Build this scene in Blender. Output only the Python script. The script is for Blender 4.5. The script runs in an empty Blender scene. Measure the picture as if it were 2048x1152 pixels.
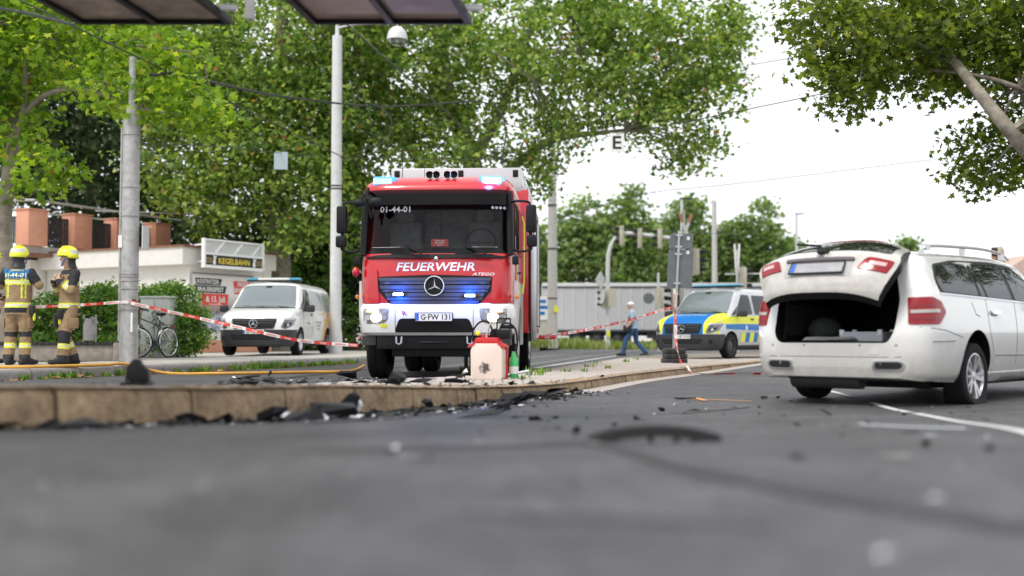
import bpy, bmesh, math, random
import numpy as np
from mathutils import Vector, Matrix
from mathutils.bvhtree import BVHTree
random.seed(7); np.random.seed(7)
R = math.radians
S = bpy.context.scene
COL = S.collection

# ------------------------------------------------------------------ camera, world, sun, exposure
FPX, HORIZON, CAMZ = 2300.0, 672.0, 0.65          # focal length and horizon in photo pixels (2048 wide), eye height
PITCH = math.atan((HORIZON - 576) / FPX)
cd = bpy.data.cameras.new('camera'); cam = bpy.data.objects.new('camera', cd); COL.objects.link(cam)
cam.location = (0, 0, CAMZ); cam.rotation_euler = (math.pi / 2 + PITCH, 0, 0)
cd.sensor_width = 36; cd.lens = 36 * FPX / 2048; cd.clip_start = 0.05; cd.clip_end = 2000
cd.dof.use_dof = True; cd.dof.focus_distance = 16.6
cd.dof.aperture_fstop = (cd.lens / 1000) / 0.046; cd.dof.aperture_blades = 0
S.camera = cam

w = bpy.data.worlds.new('World'); S.world = w; w.use_nodes = True
nt = w.node_tree; nt.nodes.clear()
wo = nt.nodes.new('ShaderNodeOutputWorld'); bg = nt.nodes.new('ShaderNodeBackground')
sky = nt.nodes.new('ShaderNodeTexSky'); sky.sky_type = 'NISHITA'; sky.sun_disc = False
SUN_EL, SUN_AZ = R(56), R(-38)                     # azimuth measured from +Y (view direction) to the right
sky.sun_elevation = SUN_EL; sky.sun_rotation = SUN_AZ
tc = nt.nodes.new('ShaderNodeTexCoord'); mp = nt.nodes.new('ShaderNodeMapping'); mp.inputs['Scale'].default_value = (1.6, 1.6, 5)
ns = nt.nodes.new('ShaderNodeTexNoise'); ns.inputs['Scale'].default_value = 1.7; ns.inputs['Detail'].default_value = 5
rp = nt.nodes.new('ShaderNodeValToRGB')
rp.color_ramp.elements[0].position = .3; rp.color_ramp.elements[0].color = (8.1, 8.3, 8.8, 1)
rp.color_ramp.elements[1].position = .62; rp.color_ramp.elements[1].color = (10.4, 10.5, 10.7, 1)
mx = nt.nodes.new('ShaderNodeMix'); mx.data_type = 'RGBA'; mx.inputs[0].default_value = 0.9   # closed cloud cover over the clear sky
L = nt.links.new
L(tc.outputs['Generated'], mp.inputs[0]); L(mp.outputs[0], ns.inputs[0]); L(ns.outputs[0], rp.inputs[0])
L(sky.outputs[0], mx.inputs[6]); L(rp.outputs[0], mx.inputs[7]); L(mx.outputs[2], bg.inputs[0]); L(bg.outputs[0], wo.inputs[0])
bg.inputs[1].default_value = 0.1

sl = bpy.data.lights.new('sun', 'SUN'); sun = bpy.data.objects.new('sun', sl); COL.objects.link(sun)
sl.energy = 1.5; sl.angle = R(14); sl.color = (1, .95, .88)
sd = Vector((math.sin(SUN_AZ) * math.cos(SUN_EL), -math.cos(SUN_AZ) * math.cos(SUN_EL), math.sin(SUN_EL)))
sun.rotation_euler = sd.to_track_quat('Z', 'Y').to_euler(); sun.location = (-8, -6, 30)
sky.sun_rotation = math.atan2(sd.x, sd.y)

vs = S.view_settings; vs.view_transform = 'Standard'; vs.look = 'None'; vs.exposure = 0.56; vs.gamma = 1; vs.use_curve_mapping = False
S.render.engine = 'CYCLES'; S.cycles.use_denoising = True; S.cycles.max_bounces = 8; S.cycles.transparent_max_bounces = 12
S.cycles.sample_clamp_indirect = 4

# ------------------------------------------------------------------ helpers
def tag(o, label=None, cat=None, group=None, kind=None):
    if label: o['label'] = label
    if cat: o['category'] = cat
    if group: o['group'] = group
    if kind: o['kind'] = kind
    return o
def empty(name, loc=(0, 0, 0), rz=0, parent=None):
    o = bpy.data.objects.new(name, None); COL.objects.link(o); o.location = loc; o.rotation_euler = (0, 0, rz)
    o.empty_display_size = .2
    if parent: o.parent = parent
    return o
def link(name, me, parent=None, loc=None, rot=None):
    o = bpy.data.objects.new(name, me); COL.objects.link(o)
    if parent: o.parent = parent
    if loc is not None: o.location = loc
    if rot is not None: o.rotation_euler = rot
    return o
def finish(me, mats, smooth=35):
    for m in (mats if isinstance(mats, (list, tuple)) else [mats]): me.materials.append(m)
    if smooth:
        me.polygons.foreach_set('use_smooth', [True] * len(me.polygons))
        me.set_sharp_from_angle(angle=R(smooth))
    me.update(); return me
def copy_tree(o, parent=None):
    c = o.copy(); COL.objects.link(c); c.parent = parent
    for ch in [x for x in bpy.data.objects if x.parent == o]: copy_tree(ch, c)
    return c

class MB:
    """collects simple shapes into one mesh"""
    def __init__(s): s.v = []; s.f = []; s.m = []; s.mi = 0; s.M = None
    def add(s, vs_, fs):
        b = len(s.v)
        for p in vs_:
            p = Vector(p); s.v.append(tuple(s.M @ p) if s.M else tuple(p))
        for f in fs: s.f.append([b + i for i in f]); s.m.append(s.mi)
        return s
    def box(s, c, d, rz=0, M=None):
        x, y, z = d[0] / 2, d[1] / 2, d[2] / 2
        pts = [Vector((a * x, b * y, e * z)) for e in (-1, 1) for b in (-1, 1) for a in (-1, 1)]
        m = M if M is not None else Matrix.Rotation(rz, 3, 'Z')
        return s.add([m @ p + Vector(c) for p in pts], [(0, 2, 3, 1), (4, 5, 7, 6), (0, 1, 5, 4), (1, 3, 7, 5), (3, 2, 6, 7), (2, 0, 4, 6)])
    def bar(s, p, q, a, b, up=(0, 0, 1)):
        p, q = Vector(p), Vector(q); d = q - p; l = d.length; d.normalize(); u = Vector(up)
        if abs(d.dot(u)) > .97: u = Vector((1, 0, 0))
        x = d.cross(u).normalized(); z = x.cross(d)
        M = Matrix((x, d, z)).transposed()
        return s.box((p + q) / 2, (a, l, b), M=M)
    def tube(s, path, r, seg=8, closed=False, caps=True):
        P = [Vector(p) for p in path]; n = len(P)
        rr = r if isinstance(r, (list, tuple)) else [r] * n
        vs_ = []; fs = []; px = None
        for i in range(n):
            a = P[(i - 1) % n] if (closed or i > 0) else P[i]; b = P[(i + 1) % n] if (closed or i < n - 1) else P[i]
            t = (b - a).normalized()
            if px is None:
                px = t.orthogonal().normalized()
            px = (px - t * px.dot(t)).normalized(); py = t.cross(px)
            for k in range(seg):
                an = 2 * math.pi * k / seg
                vs_.append(P[i] + (px * math.cos(an) + py * math.sin(an)) * rr[i])
        for i in range(n if closed else n - 1):
            j = (i + 1) % n
            for k in range(seg):
                k2 = (k + 1) % seg
                fs.append((i * seg + k, i * seg + k2, j * seg + k2, j * seg + k))
        if caps and not closed:
            fs.append(tuple(reversed(range(seg)))); fs.append(tuple((n - 1) * seg + k for k in range(seg)))
        return s.add(vs_, fs)
    def cyl(s, p, q, r0, r1=None, seg=16, caps=True):
        return s.tube([p, q], [r0, r0 if r1 is None else r1], seg, caps=caps)
    def lathe(s, prof, seg=24, M=None, caps=False):
        """profile of (radius, height) round local Z, placed by M"""
        M = M or Matrix.Identity(4); n = len(prof); vs_ = []; fs = []
        for r, h in prof:
            for k in range(seg):
                a = 2 * math.pi * k / seg; vs_.append(M @ Vector((r * math.cos(a), r * math.sin(a), h)))
        for i in range(n - 1):
            for k in range(seg):
                k2 = (k + 1) % seg; fs.append((i * seg + k, i * seg + k2, (i + 1) * seg + k2, (i + 1) * seg + k))
        if caps: fs.append(tuple(reversed(range(seg)))); fs.append(tuple((n - 1) * seg + k for k in range(seg)))
        return s.add(vs_, fs)
    def prism(s, poly, h0, h1, M=None):
        M = M or Matrix.Identity(4); n = len(poly)
        vs_ = [M @ Vector((a, b, h0)) for a, b in poly] + [M @ Vector((a, b, h1)) for a, b in poly]
        fs = [tuple(reversed(range(n))), tuple(range(n, 2 * n))] + [(i, (i + 1) % n, n + (i + 1) % n, n + i) for i in range(n)]
        return s.add(vs_, fs)
    def ell(s, c, r, M=None, nu=12, nv=8):
        M = M or Matrix.Identity(3); vs_ = []; fs = []
        for i in range(nv + 1):
            th = math.pi * i / nv
            for k in range(nu):
                a = 2 * math.pi * k / nu
                vs_.append(M @ Vector((r[0] * math.sin(th) * math.cos(a), r[1] * math.sin(th) * math.sin(a), -r[2] * math.cos(th))) + Vector(c))
        for i in range(nv):
            for k in range(nu):
                k2 = (k + 1) % nu; fs.append((i * nu + k, i * nu + k2, (i + 1) * nu + k2, (i + 1) * nu + k))
        return s.add(vs_, fs)
    def grid(s, rows, close=False):
        n = len(rows[0]); b = [p for r in rows for p in r]; fs = []
        for i in range(len(rows) - 1):
            for k in range(n if close else n - 1):
                k2 = (k + 1) % n; fs.append((i * n + k, i * n + k2, (i + 1) * n + k2, (i + 1) * n + k))
        return s.add(b, fs)
    def mesh(s, name, mats, smooth=35, bevel=0, weld=True):
        me = bpy.data.meshes.new(name); me.from_pydata(s.v, [], s.f)
        me.polygons.foreach_set('material_index', s.m)
        bm = bmesh.new(); bm.from_mesh(me)
        if weld: bmesh.ops.remove_doubles(bm, verts=bm.verts, dist=1e-5)
        bmesh.ops.recalc_face_normals(bm, faces=bm.faces)
        if bevel:
            es = [e for e in bm.edges if len(e.link_faces) == 2 and e.calc_face_angle(0) > .6]
            bmesh.ops.bevel(bm, geom=es, offset=bevel, segments=2, affect='EDGES', profile=.5, clamp_overlap=True)
        bm.to_mesh(me); bm.free()
        return finish(me, mats, smooth)
    def build(s, name, mats, parent=None, loc=None, rot=None, smooth=35, bevel=0, weld=True):
        return link(name, s.mesh(name, mats, smooth, bevel, weld), parent, loc, rot)

def rounded(poly, r, n=4):
    """round the corners of a 2D outline"""
    out = []; N = len(poly)
    for i in range(N):
        p0, p, p1 = Vector(poly[i - 1]), Vector(poly[i]), Vector(poly[(i + 1) % N])
        a, b = (p0 - p), (p1 - p); k = min(r, a.length * .48, b.length * .48)
        a = p + a.normalized() * k; b = p + b.normalized() * k
        for j in range(n + 1):
            t = j / n; q = a * (1 - t) ** 2 + p * 2 * t * (1 - t) + b * t * t; out.append((q.x, q.y))
    return out
def rect(a0, a1, b0, b1): return [(a0, b0), (a1, b0), (a1, b1), (a0, b1)]
def bez(pts, n=40):
    """smooth path through points (Catmull-Rom)"""
    P = [Vector(p) for p in pts]; P = [P[0] * 2 - P[1]] + P + [P[-1] * 2 - P[-2]]; out = []
    m = len(P) - 3
    for i in range(m):
        k = max(2, n // m)
        for j in range(k):
            t = j / k; a, b, c, d = P[i:i + 4]
            out.append(.5 * ((2 * b) + (c - a) * t + (2 * a - 5 * b + 4 * c - d) * t * t + (3 * b - a - 3 * c + d) * t ** 3))
    out.append(P[-2]); return out

_tc = {}
def txt(st, size=1.0, shear=0.0, space=1.0):
    """flat triangles of a line of lettering, centred on the origin, cap height = size"""
    key = (st, size, shear, space)
    if key in _tc: return _tc[key]
    cu = bpy.data.curves.new('t', 'FONT'); cu.body = st; cu.shear = shear; cu.align_x = 'LEFT'; cu.space_character = space; cu.resolution_u = 2; cu.offset = .018
    o = bpy.data.objects.new('t', cu); COL.objects.link(o)
    dg = bpy.context.evaluated_depsgraph_get(); me = bpy.data.meshes.new_from_object(o.evaluated_get(dg))
    v = np.array([q.co[:] for q in me.vertices]); f = [tuple(p.vertices) for p in me.polygons]
    bpy.data.objects.remove(o); bpy.data.curves.remove(cu); bpy.data.meshes.remove(me)
    lo, hi = v.min(0), v.max(0); k = size / .69
    if hi[1] - lo[1] < .3: k = size / .69
    v = (v - np.array([(lo[0] + hi[0]) / 2, .345, 0])) * k
    _tc[key] = (v[:, :2].tolist(), f, (hi[0] - lo[0]) * k)
    return _tc[key]

def project_flat(verts, faces, bvh, O, U, V, off, fallback=None):
    O, U, V = Vector(O), Vector(U).normalized(), Vector(V).normalized(); N = U.cross(V).normalized()
    out = []; last = None
    for a, b in verts:
        p = O + U * a + V * b
        if bvh is None: out.append(p + N * off); continue
        h = bvh.ray_cast(p + N * 3, -N)
        if h[0] is None:
            h = bvh.find_nearest(p)
        q = h[0] + N * off; out.append(q)
    return out, N
def panel(bvh, poly, O, U, V, off=.004, step=.08, thick=.0):
    """an outline (a,b) laid on a curved body along U x V; returns verts, faces"""
    bm = bmesh.new(); vs_ = [bm.verts.new((a, b, 0)) for a, b in poly]; bm.faces.new(vs_)
    bmesh.ops.triangulate(bm, faces=bm.faces[:])
    if bvh is not None:
        A = [p[0] for p in poly]; B = [p[1] for p in poly]
        for ax, lo, hi in ((0, min(A), max(A)), (1, min(B), max(B))):
            x = lo + step
            while x < hi - 1e-4:
                no = (1, 0, 0) if ax == 0 else (0, 1, 0); co = (x, 0, 0) if ax == 0 else (0, x, 0)
                bmesh.ops.bisect_plane(bm, geom=bm.verts[:] + bm.edges[:] + bm.faces[:], plane_co=co, plane_no=no, dist=1e-6)
                x += step
    bm.verts.index_update()
    fl = [(v.co.x, v.co.y) for v in bm.verts]; fs = [tuple(v.index for v in f.verts) for f in bm.faces]
    bd = [(e.verts[0].index, e.verts[1].index) for e in bm.edges if len(e.link_faces) == 1]
    bm.free()
    out, N = project_flat(fl, fs, bvh, O, U, V, off)
    if thick:
        k = len(out); out = out + [p - N * thick for p in out]
        fs = fs + [(a, b, b + k, a + k) for a, b in bd]
    return out, fs
class Skin:
    """lays panels, strips and lettering on a body mesh given in local coordinates"""
    AX = {'front': ((0, 0, 0), (0, 1, 0), (0, 0, 1)), 'left': ((0, 0, 0), (-1, 0, 0), (0, 0, 1)), 'right': ((0, 0, 0), (1, 0, 0), (0, 0, 1)),
          'rear': ((0, 0, 0), (0, -1, 0), (0, 0, 1)), 'top': ((0, 0, 0), (1, 0, 0), (0, 1, 0))}
    def __init__(s, me, root):
        s.bvh = BVHTree.FromPolygons([v.co[:] for v in me.vertices], [tuple(p.vertices) for p in me.polygons]); s.root = root
    def ax(s, view): return s.AX[view] if isinstance(view, str) else view
    def panel(s, name, view, poly, mats, off=.004, step=.08, thick=.012, parent=None, mirror=False, smooth=50):
        v, f = panel(s.bvh, poly, *s.ax(view), off, step, thick)
        res = [MB().add(v, f).build(name, mats, parent or s.root, smooth=smooth)]
        if mirror: res.append(MB().add([(p[0], -p[1], p[2]) for p in v], f).build(name, mats, parent or s.root, smooth=smooth))
        return res if mirror else res[0]
    def text(s, name, view, st, size, a, b, mats, off=.006, sx=1, shear=0, parent=None, ang=0):
        v, f, wd = txt(st, size, shear); c, sn = math.cos(ang), math.sin(ang)
        v = [(a + x * sx * c - y * sn, b + x * sx * sn + y * c) for x, y in v]
        out, N = project_flat(v, f, s.bvh, *s.ax(view), off)
        return MB().add(out, f).build(name, mats, parent or s.root, smooth=0, weld=False)
def flat_text(name, st, size, O, U, V, mats, parent=None, off=.003, sx=1, shear=0):
    v, f, wd = txt(st, size, shear); out, N = project_flat([(x * sx, y) for x, y in v], f, None, O, U, V, off)
    return MB().add(out, f).build(name, mats, parent, smooth=0, weld=False)
def bake(o):
    dg = bpy.context.evaluated_depsgraph_get(); me = bpy.data.meshes.new_from_object(o.evaluated_get(dg)); old = o.data
    o.modifiers.clear(); o.data = me; bpy.data.meshes.remove(old); return o
def boolean(o, cutter, op='DIFFERENCE'):
    m = o.modifiers.new('b', 'BOOLEAN'); m.operation = op; m.object = cutter; m.solver = 'EXACT'; bake(o)
    me = cutter.data; bpy.data.objects.remove(cutter); bpy.data.meshes.remove(me); return o
def pchip(x, Y, xi):
    x = np.asarray(x, float); Y = np.asarray(Y, float); xi = np.asarray(xi, float)
    h = np.diff(x); sh = h.reshape((-1,) + (1,) * (Y.ndim - 1)); d = np.diff(Y, axis=0) / sh
    m = np.zeros_like(Y); m[0] = d[0]; m[-1] = d[-1]
    for i in range(1, len(x) - 1):
        w1 = 2 * h[i] + h[i - 1]; w2 = h[i] + 2 * h[i - 1]; a, b = d[i - 1], d[i]
        with np.errstate(divide='ignore', invalid='ignore'):
            m[i] = np.where(a * b > 0, (w1 + w2) / (w1 / a + w2 / b), 0)
    k = np.clip(np.searchsorted(x, xi, 'right') - 1, 0, len(x) - 2)
    t = ((xi - x[k]) / h[k]).reshape((-1,) + (1,) * (Y.ndim - 1)); hk = h[k].reshape(t.shape)
    return (2 * t**3 - 3 * t**2 + 1) * Y[k] + (t**3 - 2 * t**2 + t) * hk * m[k] + (-2 * t**3 + 3 * t**2) * Y[k + 1] + (t**3 - t**2) * hk * m[k + 1]
def body_loft(stations, nx=70, nr=40):
    """stations: (L, [(halfwidth, z) ... from sill to roof centre]); closed solid, x = -L"""
    Ls = [s_[0] for s_ in stations]; A = np.array([s_[1] for s_ in stations])
    xs = sorted(set(np.round(np.concatenate([np.linspace(Ls[0], Ls[-1], nx), Ls]), 4))); B = pchip(Ls, A, xs)
    nrow = A.shape[1]; ti = np.linspace(0, nrow - 1, nr); mb = MB(); rows = []
    for i, x in enumerate(xs):
        c = pchip(np.arange(nrow), B[i], ti)
        rows.append([(-x, y, z) for y, z in c] + [(-x, -y, z) for y, z in c[-2::-1]])
    mb.grid(rows); n = len(rows[0])
    for r in (rows[0], rows[-1]): mb.add(r, [tuple(range(n))])
    mb.add([p for r in rows for p in (r[0], r[-1])], [(2 * i, 2 * i + 1, 2 * i + 3, 2 * i + 2) for i in range(len(rows) - 1)])
    return mb

# ------------------------------------------------------------------ pixel to place (layout only)
def ray(px, py):
    d = Vector(((px - 1024) / FPX, 1, (576 - py) / FPX))
    c, s_ = math.cos(PITCH), math.sin(PITCH)
    return Vector((d.x, d.y * c - d.z * s_, d.y * s_ + d.z * c))
def at(px, py, d):
    r = ray(px, py); return Vector((0, 0, CAMZ)) + r * (d / r.y)

# ------------------------------------------------------------------ materials
def mat(name, col, rough=.6, metal=0, var=0, vs_=4, col2=None, bump=0, bs=60, spec=.5, coat=0, emit=None, es=0, trans=0, det=4, v2=0, v2s=.5):
    m = bpy.data.materials.new(name); m.use_nodes = True; n = m.node_tree; b = n.nodes['Principled BSDF']
    b.inputs['Roughness'].default_value = rough; b.inputs['Metallic'].default_value = metal
    b.inputs['Base Color'].default_value = (*col, 1); b.inputs['Specular IOR Level'].default_value = spec
    b.inputs['Coat Weight'].default_value = coat; b.inputs['Coat Roughness'].default_value = .05
    if trans: b.inputs['Transmission Weight'].default_value = trans
    if emit: b.inputs['Emission Color'].default_value = (*emit, 1); b.inputs['Emission Strength'].default_value = es
    if var or bump or v2:
        t = n.nodes.new('ShaderNodeTexCoord')
    if var:
        no = n.nodes.new('ShaderNodeTexNoise'); no.inputs['Scale'].default_value = vs_; no.inputs['Detail'].default_value = det; no.inputs['Roughness'].default_value = .65
        r = n.nodes.new('ShaderNodeValToRGB'); r.color_ramp.elements[0].position = .3; r.color_ramp.elements[1].position = .7
        c2 = col2 or tuple(min(1, c * (1 + var)) for c in col); c1 = tuple(c * (1 - var) for c in col) if not col2 else col
        r.color_ramp.elements[0].color = (*c1, 1); r.color_ramp.elements[1].color = (*c2, 1)
        n.links.new(t.outputs['Object'], no.inputs[0]); n.links.new(no.outputs[0], r.inputs[0]); last = r.outputs[0]
        if v2:
            n2 = n.nodes.new('ShaderNodeTexNoise'); n2.inputs['Scale'].default_value = v2s; n2.inputs['Detail'].default_value = 5
            r2 = n.nodes.new('ShaderNodeMapRange'); r2.inputs[1].default_value = .3; r2.inputs[2].default_value = .7; r2.inputs[3].default_value = 1 - v2; r2.inputs[4].default_value = 1 + v2
            mm = n.nodes.new('ShaderNodeVectorMath'); mm.operation = 'SCALE'
            n.links.new(t.outputs['Object'], n2.inputs[0]); n.links.new(n2.outputs[0], r2.inputs[0]); n.links.new(last, mm.inputs[0]); n.links.new(r2.outputs[0], mm.inputs[3]); last = mm.outputs[0]
        n.links.new(last, b.inputs['Base Color'])
    if bump:
        nb = n.nodes.new('ShaderNodeTexNoise'); nb.inputs['Scale'].default_value = bs; nb.inputs['Detail'].default_value = 3
        bp = n.nodes.new('ShaderNodeBump'); bp.inputs['Strength'].default_value = bump; bp.inputs['Distance'].default_value = .02
        n.links.new(t.outputs['Object'], nb.inputs[0]); n.links.new(nb.outputs[0], bp.inputs['Height']); n.links.new(bp.outputs[0], b.inputs['Normal'])
    return m
def leafmat(name, cols, trans=.4, rough=.5):
    m = bpy.data.materials.new(name); m.use_nodes = True; n = m.node_tree; b = n.nodes['Principled BSDF']; out = n.nodes['Material Output']
    g = n.nodes.new('ShaderNodeNewGeometry'); r = n.nodes.new('ShaderNodeValToRGB'); cr = r.color_ramp
    while len(cr.elements) < len(cols): cr.elements.new(.5)
    for e, (p, c) in zip(cr.elements, cols): e.position = p; e.color = (*c, 1)
    cr.interpolation = 'LINEAR'; n.links.new(g.outputs['Random Per Island'], r.inputs[0]); n.links.new(r.outputs[0], b.inputs['Base Color'])
    b.inputs['Roughness'].default_value = rough; b.inputs['Specular IOR Level'].default_value = .35
    t = n.nodes.new('ShaderNodeBsdfTranslucent'); mxs = n.nodes.new('ShaderNodeMixShader'); mxs.inputs[0].default_value = trans
    br = n.nodes.new('ShaderNodeMix'); br.data_type = 'RGBA'; br.blend_type = 'MULTIPLY'; br.inputs[0].default_value = 1; br.inputs[7].default_value = (1.45, 1.5, .6, 1)
    n.links.new(r.outputs[0], br.inputs[6]); n.links.new(br.outputs[2], t.inputs[0])
    n.links.new(b.outputs[0], mxs.inputs[1]); n.links.new(t.outputs[0], mxs.inputs[2]); n.links.new(mxs.outputs[0], out.inputs[0])
    return m
def glassmat(name, col=(.8, .9, .9), alpha=.25, rough=.02, ior=1.5):
    """thin pane: partly clear, partly a mirror"""
    m = bpy.data.materials.new(name); m.use_nodes = True; n = m.node_tree; n.nodes.clear()
    o = n.nodes.new('ShaderNodeOutputMaterial'); t = n.nodes.new('ShaderNodeBsdfTransparent'); t.inputs[0].default_value = (*col, 1)
    g = n.nodes.new('ShaderNodeBsdfGlossy'); g.inputs['Roughness'].default_value = rough
    f = n.nodes.new('ShaderNodeFresnel'); f.inputs[0].default_value = ior; a = n.nodes.new('ShaderNodeMath'); a.operation = 'ADD'; a.inputs[1].default_value = alpha * .3
    mxs = n.nodes.new('ShaderNodeMixShader')
    n.links.new(f.outputs[0], a.inputs[0]); n.links.new(a.outputs[0], mxs.inputs[0]); n.links.new(t.outputs[0], mxs.inputs[1]); n.links.new(g.outputs[0], mxs.inputs[2]); n.links.new(mxs.outputs[0], o.inputs[0])
    return m

M = {}
def asphalt():
    m = bpy.data.materials.new('asphalt'); m.use_nodes = True; n = m.node_tree; b = n.nodes['Principled BSDF']; L_ = n.links.new
    t = n.nodes.new('ShaderNodeTexCoord'); fac = []
    for sc, lo, hi, a0, a1, det in ((95, .35, .65, .55, 1.5, 3), (14, .38, .62, .72, 1.25, 6), (2.2, .38, .62, .74, 1.22, 6), (.5, .35, .65, .82, 1.15, 4)):
        no = n.nodes.new('ShaderNodeTexNoise'); no.inputs['Scale'].default_value = sc; no.inputs['Detail'].default_value = det; no.inputs['Roughness'].default_value = .6
        r = n.nodes.new('ShaderNodeMapRange'); r.inputs[1].default_value = lo; r.inputs[2].default_value = hi; r.inputs[3].default_value = a0; r.inputs[4].default_value = a1
        L_(t.outputs['Object'], no.inputs[0]); L_(no.outputs[0], r.inputs[0]); fac.append((no, r))
    last = fac[0][1].outputs[0]
    for no, r in fac[1:]:
        q = n.nodes.new('ShaderNodeMath'); q.operation = 'MULTIPLY'; L_(last, q.inputs[0]); L_(r.outputs[0], q.inputs[1]); last = q.outputs[0]
    v = n.nodes.new('ShaderNodeVectorMath'); v.operation = 'SCALE'; v.inputs[0].default_value = (.074, .073, .076); L_(last, v.inputs[3]); L_(v.outputs[0], b.inputs['Base Color'])
    bp = n.nodes.new('ShaderNodeBump'); bp.inputs['Strength'].default_value = .9; bp.inputs['Distance'].default_value = .012; L_(fac[0][0].outputs[0], bp.inputs['Height']); L_(bp.outputs[0], b.inputs['Normal'])
    b.inputs['Roughness'].default_value = .58; b.inputs['Specular IOR Level'].default_value = .5
    return m
M['asphalt'] = asphalt()
M['dark_asphalt'] = mat('dark_asphalt', (.040, .040, .042), .7, var=.25, vs_=30, bump=.3, bs=120)
M['kerb'] = mat('kerb_concrete', (.36, .255, .155), .85, var=.42, vs_=16, bump=.8, bs=60, v2=.32, v2s=3.2, det=8)
M['kerbgrey'] = mat('kerb_grey', (.25, .24, .225), .88, var=.2, vs_=16, bump=.5, bs=90, det=8)
M['slab'] = mat('slab', (.46, .43, .39), .85, var=.12, vs_=9, bump=.2, bs=80)
M['cobble'] = mat('cobble', (.42, .375, .33), .85, var=.2, vs_=12, bump=.3, bs=60)
M['joint'] = mat('joint_sand', (.24, .205, .17), .95, var=.25, vs_=20)
M['white_line'] = mat('road_paint', (.62, .62, .60), .75, var=.18, vs_=25, det=8)
M['orange_paint'] = mat('spray_orange', (.75, .33, .12), .8, var=.25, vs_=20)
M['steel'] = mat('galvanised', (.40, .40, .39), .55, .35, var=.22, vs_=9, v2=.08, v2s=1.5)
M['polegrey'] = mat('pole_grey', (.60, .61, .60), .55, .1, var=.08, vs_=6)
M['concretepole'] = mat('pole_concrete', (.50, .49, .46), .8, var=.1, vs_=8)
M['darksteel'] = mat('dark_steel', (.06, .06, .062), .45, .5)
M['black'] = mat('black_plastic', (.010, .010, .011), .5, var=.2, vs_=8, spec=.25)
M['rubber'] = mat('rubber', (.014, .014, .015), .78, var=.3, vs_=14, spec=.2)
M['greyplastic'] = mat('grey_plastic', (.038, .040, .044), .55, spec=.35)
M['white'] = mat('white_paint', (.80, .80, .79), .25, coat=.6)
M['whitedirty'] = mat('white_paint_dusty', (.77, .765, .745), .3, coat=.5, var=.035, vs_=5)
M['red'] = mat('fire_red', (.54, .008, .014), .28, coat=.7)
M['silver'] = mat('silver_paint', (.55, .56, .57), .3, .35, coat=.5)
M['chrome'] = mat('chrome', (.75, .76, .78), .12, 1)
M['alu'] = mat('aluminium', (.62, .62, .63), .35, .9)
M['tint'] = mat('tinted_glass', (.010, .012, .014), .03, spec=.38)
M['glass'] = mat('dark_glass', (.05, .06, .065), .03, spec=1.0)
M['clearlens'] = mat('clear_lens', (.55, .57, .6), .08, .5, spec=.9)
M['redlens'] = mat('red_lens', (.28, .004, .009), .2, spec=.4, coat=.15)
M['palelens'] = mat('pale_lens', (.62, .40, .40), .15, coat=.5)
M['orangelens'] = mat('orange_lens', (.85, .30, .03), .2)
M['bluelens'] = mat('blue_lens', (.10, .42, .80), .1, coat=.5)
M['plate'] = mat('plate_white', (.82, .82, .80), .4)
M['euband'] = mat('plate_blue', (.02, .12, .55), .4)
M['ink'] = mat('black_ink', (.015, .015, .016), .5)
M['inkgrey'] = mat('grey_ink', (.25, .26, .27), .5)
M['inkwhite'] = mat('white_ink', (.85, .85, .84), .5)
M['tapewhite'] = mat('tape_white', (.80, .79, .77), .4)
M['tapered'] = mat('tape_red', (.68, .05, .035), .4)
M['hose'] = mat('orange_hose', (.66, .34, .05), .6, var=.12, vs_=6)
M['render_white'] = mat('white_render', (.70, .69, .64), .9, var=.05, vs_=3, bump=.15, bs=120)
M['coral'] = mat('coral_render', (.62, .30, .20), .9, var=.08, vs_=5, bump=.1, bs=80)
M['wood'] = mat('brown_wood', (.22, .10, .06), .7, var=.2, vs_=6)
M['darkwood'] = mat('dark_slats', (.025, .024, .024), .7, var=.3, vs_=8)
M['concrete'] = mat('planter_concrete', (.30, .27, .24), .92, var=.25, vs_=8, bump=.4, bs=70, v2=.12, v2s=3, det=8)
M['bark'] = mat('plane_bark', (.34, .31, .25), .9, var=.2, vs_=6, col2=(.16, .13, .10), bump=.4, bs=25)
M['barkdark'] = mat('dark_bark', (.14, .12, .10), .9, var=.25, vs_=6, bump=.4, bs=25)
M['orange_stripe'] = mat('orange_film', (.85, .42, .03), .35, coat=.4)
M['polblue'] = mat('police_blue', (.008, .17, .52), .35, coat=.05, spec=.3)
M['polyellow'] = mat('police_yellow', (.80, .82, .05), .4, coat=.05, spec=.3)
M['soil'] = mat('soil', (.10, .075, .05), .95, var=.3, vs_=12)
M['signyellow'] = mat('sign_yellow', (.85, .68, .06), .5)
M['goldline'] = mat('gold_line', (.62, .50, .16), .5)
M['paleblue'] = mat('pale_blue', (.45, .68, .80), .5)
M['bannerphoto'] = mat('banner_print', (.62, .60, .58), .5, var=.3, vs_=2.2)
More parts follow.
